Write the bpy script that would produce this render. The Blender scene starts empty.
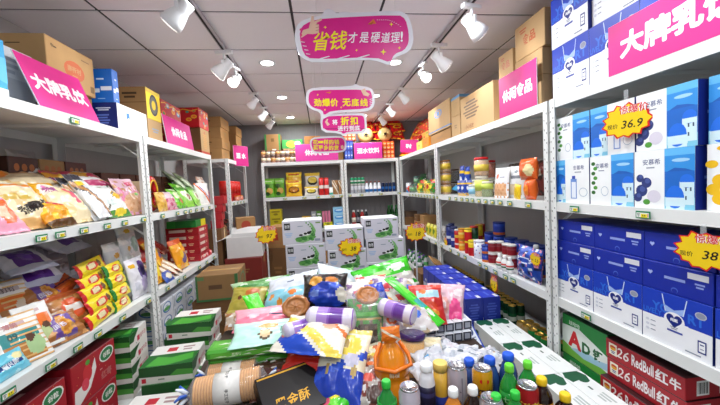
import bpy, bmesh, math, random
from mathutils import Matrix, Vector, noise as mnoise
PI = math.pi
rnd = random.Random(7)
S = bpy.context.scene
COL = S.collection
EYE = 1.45                     # eye height of the photographer, metres
FOC = 331.4                    # focal length in pixels of the 720 px wide frame

# ---------------------------------------------------------------- camera
yaw, pitch, roll = .1155, -.0515, -.049
def cam_axes():
    f = Vector((math.sin(yaw)*math.cos(pitch), math.cos(yaw)*math.cos(pitch), math.sin(pitch)))
    r = Vector((math.cos(yaw), -math.sin(yaw), 0)); u = r.cross(f)
    c, s = math.cos(roll), math.sin(roll)
    return c*r+s*u, -s*r+c*u, f
CR, CU, CF = cam_axes()
cd = bpy.data.cameras.new('camera'); cam = bpy.data.objects.new('camera', cd); COL.objects.link(cam)
cd.sensor_width = 36; cd.lens = FOC/720*36; cd.clip_start = .02
mw = Matrix.Identity(4)
for i in range(3):
    mw[i][0] = CR[i]; mw[i][1] = CU[i]; mw[i][2] = -CF[i]
mw[2][3] = EYE
cam.matrix_world = mw
S.camera = cam
def ray(px, py):               # measuring helper: direction seen at a photo pixel
    return CR*((px-360)/FOC) - CU*((py-202.5)/FOC) + CF
def atX(px, py, X):
    d = ray(px, py); k = X/d.x; return Vector((X, d.y*k, d.z*k+EYE))
def atY(px, py, Y):
    d = ray(px, py); k = Y/d.y; return Vector((d.x*k, Y, d.z*k+EYE))
def atZ(px, py, Z):
    d = ray(px, py); k = (Z-EYE)/d.z; return Vector((d.x*k, d.y*k, Z))

# ---------------------------------------------------------------- materials
MATS = {}
def lin(c):
    if isinstance(c, str):
        c = [int(c[i:i+2], 16)/255 for i in (0, 2, 4)]
    return [x/12.92 if x <= .04045 else ((x+.055)/1.055)**2.4 for x in c]
def M(name, col=None, rough=.5, metal=0, var=.06, scale=14, coat=0, alpha=1, bump=0, trans=0, ior=1.45):
    """procedural material: base colour with a faint noise mottle"""
    if name in MATS: return MATS[name]
    m = bpy.data.materials.new(name); m.use_nodes = True
    nt = m.node_tree; b = nt.nodes['Principled BSDF']
    c = lin(col)
    tc = nt.nodes.new('ShaderNodeTexCoord'); nz = nt.nodes.new('ShaderNodeTexNoise')
    nz.inputs['Scale'].default_value = scale; nz.inputs['Detail'].default_value = 3
    nt.links.new(tc.outputs['Object'], nz.inputs['Vector'])
    mx = nt.nodes.new('ShaderNodeMix'); mx.data_type = 'RGBA'
    mx.inputs[6].default_value = (*[x*(1-var) for x in c], 1); mx.inputs[7].default_value = (*[min(1, x*(1+var)) for x in c], 1)
    nt.links.new(nz.outputs['Fac'], mx.inputs[0]); nt.links.new(mx.outputs[2], b.inputs['Base Color'])
    b.inputs['Roughness'].default_value = rough; b.inputs['Metallic'].default_value = metal
    b.inputs['Coat Weight'].default_value = coat; b.inputs['Coat Roughness'].default_value = .08
    b.inputs['Alpha'].default_value = alpha
    b.inputs['Transmission Weight'].default_value = trans; b.inputs['IOR'].default_value = ior
    if bump:
        bp = nt.nodes.new('ShaderNodeBump'); bp.inputs['Strength'].default_value = bump; bp.inputs['Distance'].default_value = .004
        nt.links.new(nz.outputs['Fac'], bp.inputs['Height']); nt.links.new(bp.outputs['Normal'], b.inputs['Normal'])
    MATS[name] = m
    return m
def glow(name, col, strength):
    if name in MATS: return MATS[name]
    m = bpy.data.materials.new(name); m.use_nodes = True
    b = m.node_tree.nodes['Principled BSDF']
    b.inputs['Base Color'].default_value = (.9, .9, .9, 1)
    b.inputs['Emission Color'].default_value = (*lin(col), 1); b.inputs['Emission Strength'].default_value = strength
    MATS[name] = m
    return m
def C(hexcol, **k):            # printed card / paper / plastic of one colour
    k.setdefault('rough', .42)
    nm = 'print_'+hexcol+''.join('_%s%s' % (a, k[a]) for a in sorted(k))
    return M(nm, hexcol, **k)
def F(hexcol, **k):            # glossy packaging film of one colour
    k.setdefault('rough', .28); k.setdefault('coat', .35); k.setdefault('bump', .25); k.setdefault('scale', 30)
    nm = 'film_'+hexcol+''.join('_%s%s' % (a, k[a]) for a in sorted(k))
    return M(nm, hexcol, **k)
WHITE = C('f2f2f0'); BLACK = C('141414'); SHELFW = M('white_shelf_enamel', 'e4e6e4', rough=.35, var=.02)
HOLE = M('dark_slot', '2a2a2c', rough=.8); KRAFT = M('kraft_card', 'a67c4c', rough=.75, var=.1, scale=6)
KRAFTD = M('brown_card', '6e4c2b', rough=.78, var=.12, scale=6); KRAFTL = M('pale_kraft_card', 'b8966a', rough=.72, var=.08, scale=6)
TAPE = M('packing_tape', 'c9a36a', rough=.2)
CLEAR = M('clear_film', 'ffffff', rough=.06, alpha=.12, coat=.4)
CLEARB = M('clear_plastic', 'f4f8ff', rough=.05, alpha=.18, coat=.4)
SILVER = M('can_aluminium', 'c8c8cc', rough=.22, metal=.9, var=.03)

# ---------------------------------------------------------------- mesh builder
def frame_for(face, w, d, h):
    """origin, u axis, v axis, normal and size of a box face (box: width x, depth y, height z, base centre at 0)"""
    if face == 'F': return Vector((-w/2, -d/2, 0)), Vector((1, 0, 0)), Vector((0, 0, 1)), Vector((0, -1, 0)), w, h
    if face == 'B': return Vector((w/2, d/2, 0)), Vector((-1, 0, 0)), Vector((0, 0, 1)), Vector((0, 1, 0)), w, h
    if face == 'L': return Vector((-w/2, d/2, 0)), Vector((0, -1, 0)), Vector((0, 0, 1)), Vector((-1, 0, 0)), d, h
    if face == 'R': return Vector((w/2, -d/2, 0)), Vector((0, 1, 0)), Vector((0, 0, 1)), Vector((1, 0, 0)), d, h
    if face == 'T': return Vector((-w/2, -d/2, h)), Vector((1, 0, 0)), Vector((0, 1, 0)), Vector((0, 0, 1)), w, d
TXT = {}
def text_polys(s, bold=.012):
    """outline of a string as flat triangles, height about 1, left aligned at 0"""
    k = (s, bold)
    if k in TXT: return TXT[k]
    cu = bpy.data.curves.new('lettering', 'FONT'); cu.body = s; cu.size = 1; cu.offset = min(bold, .012); cu.resolution_u = 2
    o = bpy.data.objects.new('lettering', cu); COL.objects.link(o)
    dg = bpy.context.evaluated_depsgraph_get()
    me = bpy.data.meshes.new_from_object(o.evaluated_get(dg))
    vs = [(v.co.x, v.co.y, 0) for v in me.vertices]; fs = [tuple(p.vertices) for p in me.polygons]
    bpy.data.objects.remove(o); bpy.data.curves.remove(cu); bpy.data.meshes.remove(me)
    if bold > .018:            # heavy strokes: overlapping shifted copies of the glyph outline
        e = bold*.75; V0, F0 = vs, fs; vs, fs = [], []
        for dx, dy in ((-e, 0), (e, 0), (0, -e), (0, e), (-e*.7, -e*.7), (e*.7, e*.7), (-e*.7, e*.7), (e*.7, -e*.7)):
            n = len(vs); vs += [(x+dx, y+dy, 1.5e-5*(n//len(V0)+1)) for x, y, _ in V0]; fs += [tuple(i+n for i in f) for f in F0]
    if vs:
        x0 = min(v[0] for v in vs); x1 = max(v[0] for v in vs); y0 = min(v[1] for v in vs); y1 = max(v[1] for v in vs)
    else: x0 = y0 = 0; x1 = y1 = 1
    TXT[k] = (vs, fs, x0, x1, y0, y1)
    return TXT[k]
class MB:
    def __init__(self): self.v = []; self.f = []; self.m = []; self.s = []; self.mats = []; self.lay = {}
    def mi(self, mat):
        if mat not in self.mats: self.mats.append(mat)
        return self.mats.index(mat)
    def add(self, vs, fs, mat, smooth=False, T=None):
        b = len(self.v); k = self.mi(mat)
        for p in vs:
            p = Vector(p)
            self.v.append(T @ p if T is not None else p)
        for f in fs: self.f.append([b+i for i in f]); self.m.append(k); self.s.append(smooth)
    def box(self, w, d, h, mat, T=None, ch=.002, mats=None):
        """chamfered box, base centre at origin; mats overrides per face letter"""
        mats = mats or {}
        x, y = w/2, d/2; c = min(ch, w/4, d/4, h/4)
        V = []; idx = {}
        for sx in (-1, 1):
            for sy in (-1, 1):
                for sz in (0, 1):
                    for ax in range(3):
                        p = [sx*(x-c), sy*(y-c), (h-c) if sz else c]
                        if ax == 0: p[0] = sx*x
                        elif ax == 1: p[1] = sy*y
                        else: p[2] = h if sz else 0
                        idx[(sx, sy, sz, ax)] = len(V); V.append(p)
        g = lambda *a: idx[a]
        faces = [('R', [g(1,-1,0,0), g(1,1,0,0), g(1,1,1,0), g(1,-1,1,0)]), ('L', [g(-1,1,0,0), g(-1,-1,0,0), g(-1,-1,1,0), g(-1,1,1,0)]),
                 ('F', [g(-1,-1,0,1), g(1,-1,0,1), g(1,-1,1,1), g(-1,-1,1,1)]), ('B', [g(1,1,0,1), g(-1,1,0,1), g(-1,1,1,1), g(1,1,1,1)]),
                 ('T', [g(-1,-1,1,2), g(1,-1,1,2), g(1,1,1,2), g(-1,1,1,2)]), ('D', [g(-1,1,0,2), g(1,1,0,2), g(1,-1,0,2), g(-1,-1,0,2)])]
        b = len(self.v)
        for p in V: self.v.append(T @ Vector(p) if T is not None else Vector(p))
        def put(f, mt): self.f.append([b+i for i in f]); self.m.append(self.mi(mt)); self.s.append(False)
        for nm, f in faces: put(f, mats.get(nm, mat))
        for sx in (-1, 1):
            for sy in (-1, 1):
                a, c2 = (g(sx,sy,0,0), g(sx,sy,1,0)), (g(sx,sy,0,1), g(sx,sy,1,1))
                put([a[0], c2[0], c2[1], a[1]] if sx*sy < 0 else [c2[0], a[0], a[1], c2[1]], mat)
        for s in (-1, 1):
            for sz in (0, 1):
                q = [g(-1,s,sz,1), g(1,s,sz,1), g(1,s,sz,2), g(-1,s,sz,2)]
                put(q if s*(1 if sz else -1) < 0 else q[::-1], mats.get('T', mat) if sz else mat)
                q = [g(s,-1,sz,0), g(s,1,sz,0), g(s,1,sz,2), g(s,-1,sz,2)]
                put(q if s*(1 if sz else -1) > 0 else q[::-1], mats.get('T', mat) if sz else mat)
        for sx in (-1, 1):
            for sy in (-1, 1):
                for sz in (0, 1):
                    q = [g(sx,sy,sz,0), g(sx,sy,sz,1), g(sx,sy,sz,2)]
                    put(q if sx*sy*(1 if sz else -1) > 0 else q[::-1], mat)
    def bar(self, p0, p1, w, t, mat):
        """square bar between two points"""
        p0 = Vector(p0); p1 = Vector(p1); d = p1-p0
        T = Matrix.Translation(p0) @ d.to_track_quat('Z', 'Y').to_matrix().to_4x4()
        self.box(w, t, d.length, mat, T, ch=.001)
    def tube(self, pts, r, mat, n=8):
        pts = [Vector(p) for p in pts]; rings = []
        for i, p in enumerate(pts):
            d = (pts[min(i+1, len(pts)-1)]-pts[max(i-1, 0)]).normalized()
            q = d.to_track_quat('Z', 'Y'); rr = r[i] if isinstance(r, (list, tuple)) else r
            rings.append([p+q @ Vector((rr*math.cos(2*PI*k/n), rr*math.sin(2*PI*k/n), 0)) for k in range(n)])
        vs = [v for ring in rings for v in ring]; fs = []
        for i in range(len(rings)-1):
            for k in range(n):
                fs.append([i*n+k, i*n+(k+1) % n, (i+1)*n+(k+1) % n, (i+1)*n+k])
        fs.append(list(range(n))[::-1]); fs.append([(len(rings)-1)*n+k for k in range(n)])
        self.add(vs, fs, mat, True)
    def lathe(self, prof, mats, n=20, T=None, smooth=True):
        """prof: (radius, z) from bottom to top; mats: one material or one per segment"""
        b = len(self.v)
        for r, z in prof:
            for k in range(n):
                p = Vector((r*math.cos(2*PI*k/n), r*math.sin(2*PI*k/n), z))
                self.v.append(T @ p if T is not None else p)
        for i in range(len(prof)-1):
            mt = mats[i] if isinstance(mats, (list, tuple)) else mats
            k0 = self.mi(mt)
            for k in range(n):
                self.f.append([b+i*n+k, b+i*n+(k+1) % n, b+(i+1)*n+(k+1) % n, b+(i+1)*n+k]); self.m.append(k0); self.s.append(smooth)
        first = mats[0] if isinstance(mats, (list, tuple)) else mats; last = mats[-1] if isinstance(mats, (list, tuple)) else mats
        self.f.append([b+k for k in range(n)][::-1]); self.m.append(self.mi(first)); self.s.append(False)
        e = b+(len(prof)-1)*n
        self.f.append([e+k for k in range(n)]); self.m.append(self.mi(last)); self.s.append(False)
    # ---- printed marks on a box face: (face, w, d, h), u and v from 0 to 1
    def _lift(self, f): self.lay[f] = self.lay.get(f, 0)+1; return .00025+.00004*self.lay[f]
    def poly(self, face, whd, pts, mat, T=None):
        o, u, v, n, W, H = frame_for(face, *whd); k = self._lift(face)
        vs = [o+u*(a*W)+v*(b*H)+n*k for a, b in pts]
        self.add(vs, [list(range(len(vs)))], mat, False, T)
    def rect(self, face, whd, u0, v0, u1, v1, mat, T=None):
        self.poly(face, whd, [(u0, v0), (u1, v0), (u1, v1), (u0, v1)], mat, T)
    def ell(self, face, whd, cu, cv, ru, rv, mat, T=None, n=16):
        self.poly(face, whd, [(cu+ru*math.cos(2*PI*i/n), cv+rv*math.sin(2*PI*i/n)) for i in range(n)], mat, T)
    def txt(self, face, whd, cu, cv, hh, s, mat, T=None, bold=.012, maxw=.95, slant=0):
        """string centred at cu,cv with height hh (fraction of the face height)"""
        o, u, v, n, W, H = frame_for(face, *whd); k = self._lift(face)
        vs, fs, x0, x1, y0, y1 = text_polys(s, bold)
        sc = hh*H/max(.5, (y1-y0)); sx = min(sc, maxw*W/max(.01, x1-x0))
        P = [o+u*(cu*W+((x-(x0+x1)/2)+slant*(y-(y0+y1)/2))*sx)+v*(cv*H+(y-(y0+y1)/2)*sc)+n*(k+e) for x, y, e in vs]
        self.add(P, fs, mat, False, T)
    def build(self, name, parent=None, loc=None):
        me = bpy.data.meshes.new(name)
        me.from_pydata([tuple(p) for p in self.v], [], self.f); me.update()
        for mt in self.mats: me.materials.append(mt)
        me.polygons.foreach_set('material_index', self.m); me.polygons.foreach_set('use_smooth', self.s)
        o = bpy.data.objects.new(name, me); COL.objects.link(o)
        if parent: o.parent = parent
        if loc is not None: o.location = loc
        return o
def Tm(x=0, y=0, z=0, rx=0, ry=0, rz=0):
    return Matrix.Translation((x, y, z)) @ Matrix.Rotation(rz, 4, 'Z') @ Matrix.Rotation(ry, 4, 'Y') @ Matrix.Rotation(rx, 4, 'X')
def empty(name):
    o = bpy.data.objects.new(name, None); COL.objects.link(o); o.empty_display_size = .05
    return o
def struct(o): o['kind'] = 'structure'; return o
LABELS = {}
def tag(o, label, cat, group=None):
    o['label'] = label; o['category'] = cat
    if group: o['group'] = group
    LABELS.setdefault(label, []).append(o.name)
    return o
FRESH = set()
def proto(o): FRESH.add(o.name); return o
KIDS = {}
def kids(o):
    if o.name not in KIDS: KIDS[o.name] = [c for c in o.children]
    return KIDS[o.name]
def copy_tree(o, parent=None):
    c = o.copy(); COL.objects.link(c)
    for k in ('label', 'category', 'group'):
        if parent is None and k in c: del c[k]
    if parent: c.parent = parent
    for ch in kids(o): copy_tree(ch, c)
    return c
def put(p, loc, label, cat, group=None, rz=0, rx=0, ry=0, sc=None):
    """place a built thing the first time, a copy of it and its parts every later time"""
    kids(p)
    if p.name in FRESH: FRESH.discard(p.name); o = p
    else: o = copy_tree(p)
    o.location = loc; o.rotation_euler = (rx, ry, rz)
    if sc: o.scale = sc if hasattr(sc, '__len__') else (sc, sc, sc)
    return tag(o, label, cat, group)
ORD = 'first second third fourth fifth sixth seventh eighth ninth tenth eleventh twelfth thirteenth fourteenth fifteenth sixteenth'.split()
def nth(i, n):
    return 'last' if i == n-1 and n > 2 else ORD[i]
def level(i, n):               # 0 = bottom
    if n == 1: return 'single'
    if i == n-1: return 'top'
    if i == 0: return 'bottom'
    return 'middle' if n == 3 else ORD[n-1-i]+' from top'
RA, LA = -PI/2, PI/2           # heading of goods facing the aisle from the right and from the left run
XL, XR, YB = -1.31, 1.40, 5.75 # front planes of the left, right and back shelf runs
LZ = (.11, .706, 1.308, 1.906) # shelf heights
RZ = (.11, .709, 1.291, 1.909)
BZ = (.11, .735, 1.312, 1.906)
# ---------------------------------------------------------------- the room
XW0, XW1, YW0, YW1, HC = -1.95, 2.0, -3.2, 6.2, 2.626
def groove_mat(name, col, axis, period, rough=.6):
    m = M(name, col, rough=rough, var=.04, scale=3); nt = m.node_tree; b = nt.nodes['Principled BSDF']
    tc = nt.nodes.new('ShaderNodeTexCoord'); sp = nt.nodes.new('ShaderNodeSeparateXYZ'); nt.links.new(tc.outputs['Object'], sp.inputs[0])
    mu = nt.nodes.new('ShaderNodeMath'); mu.operation = 'DIVIDE'; mu.inputs[1].default_value = period; nt.links.new(sp.outputs[axis], mu.inputs[0])
    fr = nt.nodes.new('ShaderNodeMath'); fr.operation = 'FRACT'; nt.links.new(mu.outputs[0], fr.inputs[0])
    gt = nt.nodes.new('ShaderNodeMath'); gt.operation = 'GREATER_THAN'; gt.inputs[1].default_value = .07; nt.links.new(fr.outputs[0], gt.inputs[0])
    bp = nt.nodes.new('ShaderNodeBump'); bp.inputs['Strength'].default_value = .8; bp.inputs['Distance'].default_value = .006
    nt.links.new(gt.outputs[0], bp.inputs['Height']); nt.links.new(bp.outputs['Normal'], b.inputs['Normal'])
    return m
WALLX = groove_mat('grey_wall_panel_sides', 'bebfc0', 1, .1); WALLY = groove_mat('grey_wall_panel_end', '8a8688', 0, .1)  # end wall: same panelling, colour darkened for the shade at the back
def slab(name, x0, x1, y0, y1, z0, z1, mat):
    b = MB(); b.box(x1-x0, y1-y0, z1-z0, mat, Tm((x0+x1)/2, (y0+y1)/2, z0), ch=.0005)
    return struct(b.build(name))
slab('wall_left', XW0-.1, XW0, YW0, YW1, 0, HC, WALLX)
slab('wall_right', XW1, XW1+.1, YW0, YW1, 0, HC, WALLX)
slab('wall_back', XW0-.1, XW1+.1, YW1, YW1+.1, 0, HC, WALLY)
slab('wall_front', XW0-.1, XW1+.1, YW0-.1, YW0, 0, HC, M('plain_wall', 'd8d6d2', rough=.7))
# floor: large glazed tiles
fm = M('floor_tile', 'a89a8a', rough=.25, var=.08, scale=5); nt = fm.node_tree
br = nt.nodes.new('ShaderNodeTexBrick'); br.offset = 0; br.inputs['Scale'].default_value = 1
for k, v in (('Mortar Size', .004), ('Brick Width', .6), ('Row Height', .6)): br.inputs[k].default_value = v
br.inputs['Color1'].default_value = (*lin('aaa8a6'), 1); br.inputs['Color2'].default_value = (*lin('a3a1a0'), 1); br.inputs['Mortar'].default_value = (*lin('6a6058'), 1)
tc = nt.nodes.new('ShaderNodeTexCoord'); nt.links.new(tc.outputs['Object'], br.inputs['Vector']); nt.links.new(br.outputs['Color'], nt.nodes['Principled BSDF'].inputs['Base Color'])
slab('floor', XW0-.1, XW1+.1, YW0-.1, YW1+.1, -.1, 0, fm)
# ceiling: lay-in tiles 1.2 x 0.6 over thin channels, painted dark as gap shadow
cm = M('ceiling_tile', 'f3eef2', rough=.9, var=.02, scale=60, bump=.12)
gm = M('ceiling_channel', '2a282e', rough=.5)
b = MB()
b.box(XW1-XW0+.2, YW1-YW0+.2, .08, gm, Tm((XW0+XW1)/2, (YW0+YW1)/2, HC+.006))
xs = [XW0-.05, -1.33, -.13, .47, 1.67, XW1+.05]
ys = [2.316+.6*j for j in range(-10, 8)]
G = .009
for i in range(len(xs)-1):
    for j in range(len(ys)-1):
        y0, y1 = ys[j], min(ys[j+1], YW1+.05)
        if y0 >= y1: continue
        b.box(xs[i+1]-xs[i]-2*G, y1-y0-2*G, .012, cm, Tm((xs[i]+xs[i+1])/2, (y0+y1)/2, HC), ch=.002)
struct(b.build('ceiling'))

# ---------------------------------------------------------------- lamps in the ceiling
LAMPW = glow('lamp_diffuser', 'ffffff', 14)
WPL = M('white_plastic', 'eeeeee', rough=.35)
def downlight():
    r = empty('ceiling_light')
    b = MB(); b.lathe([(.055, -.001), (.07, -.006), (.078, -.004), (.08, 0), (.07, .004)], WPL, n=28); b.build('trim_ring', r)
    b = MB(); b.lathe([(.0, -.004), (.056, -.003), (.056, .0)], LAMPW, n=28); b.build('diffuser', r)
    return r
DL = proto(downlight())
def lamp_light(name, loc, power, size, rot=(0, 0, 0), kind='AREA', col=(.92, .965, 1), spot=None):
    l = bpy.data.lights.new(name, kind); l.energy = power; l.color = col
    if kind == 'AREA': l.shape = 'DISK'; l.size = size
    else: l.shadow_soft_size = size
    if spot: l.spot_size = spot; l.spot_blend = .6
    o = bpy.data.objects.new(name, l); COL.objects.link(o); o.location = loc; o.rotation_euler = rot
    return o
DLP = 11
rows = [2.02, 3.215, 4.4, 5.62]
for j, y in enumerate([-1.6, -.4, .8]+rows):
    for x, sd in ((-.43, 'left'), (.78, 'right')):
        k = j-3
        if y > 1:
            put(DL, (x, y, HC-.001), 'round recessed ceiling downlight %s the %s lamp track, %s in the row from the front' % ('beside', sd, ORD[k]), 'ceiling light', 'recessed downlights')
        lamp_light('downlight_beam', (x, y, HC-.02), DLP, .11)

def track(x, name_side):
    r = empty('lamp_track'); r.location = (x, 3.3, HC-.001)
    b = MB(); b.box(.034, 5.7, .03, M('track_enamel', 'bcb7bd', rough=.4), Tm(0, 0, -.03)); b.build('rail', r)
    b = MB(); b.box(.016, 5.66, .002, HOLE, Tm(0, 0, -.0322)); b.build('conductor_slot', r)
    tag(r, 'white ceiling lamp track running above the %s shelves' % name_side, 'lamp track', 'lamp tracks')
track(-.72, 'left'); track(1.04, 'right')
LENS = glow('spot_lens', 'fffaf0', 7); LENSD = glow('spot_lens_edge', 'fff8ee', 5)
def spot_lamp():
    r = empty('track_spotlight')      # hangs at z=0; its head looks along local -y and down
    b = MB(); b.box(.03, .11, .022, WPL, Tm(0, 0, -.022)); b.tube([(0, 0, -.02), (0, 0, -.07)], .008, WPL); b.build('adapter', r)
    b = MB()
    for s in (-1, 1): b.box(.004, .018, .05, WPL, Tm(s*.03, 0, -.115))
    b.box(.064, .018, .004, WPL, Tm(0, 0, -.07)); b.build('yoke', r)
    T = Tm(0, 0, -.105, rx=math.radians(-50))   # head axis: local -z of the head = light direction
    b = MB(); b.lathe([(.047, -.075), (.05, -.07), (.046, -.045), (.034, -.005), (.029, .012), (.029, .05), (.022, .056)], WPL, n=22, T=T)
    for k in range(3): b.box(.004, .004, .022, HOLE, T @ Tm(-.008+.008*k, -.0285, .018), ch=.0005)
    h = b.build('lamp_head', r)
    b = MB(); b.lathe([(.0, -.0785), (.042, -.0765), (.042, -.07)], LENS, n=22, T=T); b.build('lens', r)
    return r
SP = proto(spot_lamp())
SPW = 8
def spot(x, y, head, sd, i, n, lit=1.):
    """head: compass heading of the beam in degrees, 0 looks along -y (towards the viewer)"""
    o = put(SP, (x, y, HC-.032), 'white cone track spotlight on the %s track, %s from the front' % (sd, ORD[i]), 'spotlight', 'track spotlights', rz=math.radians(head), sc=1.25 if i < 3 else 1.05)
    d = Matrix.Rotation(math.radians(head), 3, 'Z') @ (Matrix.Rotation(math.radians(-50), 3, 'X') @ Vector((0, 0, -1)))
    p = Vector((x, y, HC-.16))+d*.12
    lamp_light('spot_beam', p, SPW*lit, .04, d.to_track_quat('-Z', 'Y').to_euler(), 'SPOT', (1, .98, .95), math.radians(95))
for i, (y, hd) in enumerate([(1.15, -100), (2.0, -102), (2.85, -98), (3.22, -20), (4.05, -112), (4.75, -105), (5.4, -112)]):
    spot(-.72, y, hd, 'left', i, 7)
for i, (y, hd) in enumerate([(1.1, 100), (2.12, 102), (2.72, 98), (3.15, 15), (3.95, 112), (4.7, 105), (5.35, 112)]):
    spot(1.04, y, hd, 'right', i, 7, .45 if i < 2 else 1)
S.view_settings.view_transform = 'Standard'; S.view_settings.look = 'None'; S.view_settings.gamma = 1; S.view_settings.use_curve_mapping = False
S.view_settings.exposure = .05
w = bpy.data.worlds.new('world'); S.world = w; w.use_nodes = True
w.node_tree.nodes['Background'].inputs['Color'].default_value = (.5, .5, .52, 1); w.node_tree.nodes['Background'].inputs['Strength'].default_value = .05

# ---------------------------------------------------------------- shelf units
def post_mb(sx, sy, z1=1.906):
    """perforated angle post: one flange across (towards the viewer), one along the run"""
    b = MB(); t = .003; wf = .045
    # sx: side of the aisle (+1 aisle at +x); the corner of the angle is the aisle / outer corner at 0,0
    b.box(t, wf, z1, SHELFW, Tm(-sx*t/2, -sy*wf/2, 0), ch=.0008)
    b.box(wf, t, z1, SHELFW, Tm(-sx*wf/2, -sy*t/2, 0), ch=.0008)
    n = int(z1/.06)
    for k in range(n):
        z = .03+k*.06
        for q in (.012, .032):
            b.box(.0012, .004, .011, HOLE, Tm(sx*.0002, -sy*q, z+(.02 if q > .02 else 0)), ch=.0002)
            b.box(.004, .0012, .011, HOLE, Tm(-sx*q, sy*.0002, z+(.02 if q > .02 else 0)), ch=.0002)
    return b
def unit(name, x_front, x_back, y0, y1, zs, label, lip=.055, along='y'):
    """shelf unit. Runs along y with its aisle face at x_front, or along x (then x_front.. are swapped roles)"""
    L = y1-y0; D = abs(x_back-x_front); sx = 1 if x_front > x_back else -1
    r = empty(name); 
    r.location = ((x_front, y0, 0) if along == 'y' else (y0, x_front, 0))
    rot = 0 if along == 'y' else None
    def xf(b, nm):
        if along != 'y':           # local (x depth towards -, y along) -> back run: depth to +y, along +x
            for i, p in enumerate(b.v): b.v[i] = Vector((p.y, p.x, p.z))
            b.f = [f[::-1] for f in b.f]
        return b.build(nm, r)
    ztop = zs[-1]
    for (ys, sy) in ((0, -1), (L, 1)):
        for xs_, s2 in ((0, sx), (-sx*D, -sx)):
            b = post_mb(s2, sy, ztop)
            for i, p in enumerate(b.v): b.v[i] = p+Vector((xs_, ys, 0))
            xf(b, 'post')
    for z in zs:
        b = MB()
        b.box(.002, L-.004, lip, SHELFW, Tm(-sx*.0045, L/2, z-lip), ch=.0006)          # front lip
        b.box(.002, L-.004, lip, SHELFW, Tm(-sx*(D-.0045), L/2, z-lip), ch=.0006)
        b.box(D-.012, L-.008, .0015, SHELFW, Tm(-sx*D/2, L/2, z-.0016), ch=.0003)    # board
        b.box(.012, L-.004, .004, SHELFW, Tm(-sx*.009, L/2, z-lip), ch=.0004)          # turned-in flange
        for e in (.006, L-.006): b.box(D-.1, .002, lip*.8, SHELFW, Tm(-sx*D/2, e, z-lip*.8-.002), ch=.0004)
        for k in range(1, 4): b.box(D-.03, .03, .018, SHELFW, Tm(-sx*D/2, L*k/4, z-.0201), ch=.001)
        xf(b, 'shelf_board')
    for a in (.002, L-.002):
        for z in zs[1:]:
            b = MB(); b.bar((-sx*.02, a, z-.17), (-sx*.17, a, z-lip), .014, .003, SHELFW); xf(b, 'corner_brace')
    tag(r, label, 'shelf unit', 'white perforated-post shelf units')
    return r
unit('shelf_unit', XL, -1.9, .68, 2.685, LZ, 'white steel shelf unit on the left wall nearest the viewer')
unit('shelf_unit', XL, -1.9, 2.70, 4.26, LZ, 'white steel shelf unit on the left wall, second from the viewer')
unit('shelf_unit', -1.24, -1.83, 4.74, 5.82, LZ, 'narrow white steel shelf unit in the far left corner')
unit('shelf_unit', XR, 1.96, -.12, 1.885, RZ, 'white steel shelf unit on the right wall nearest the viewer')
unit('shelf_unit', XR, 1.96, 1.90, 3.89, RZ, 'white steel shelf unit on the right wall, middle of the run')
unit('shelf_unit', XR, 1.96, 3.905, 5.74, RZ, 'white steel shelf unit on the right wall, far end of the run')
unit('shelf_unit', YB, YB+.42, -.975, .405, BZ, 'white steel shelf unit across the back wall, left of its middle post', along='x')
unit('shelf_unit', YB, YB+.42, .415, 1.385, BZ, 'white steel shelf unit across the back wall, in the right corner', along='x')
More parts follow.
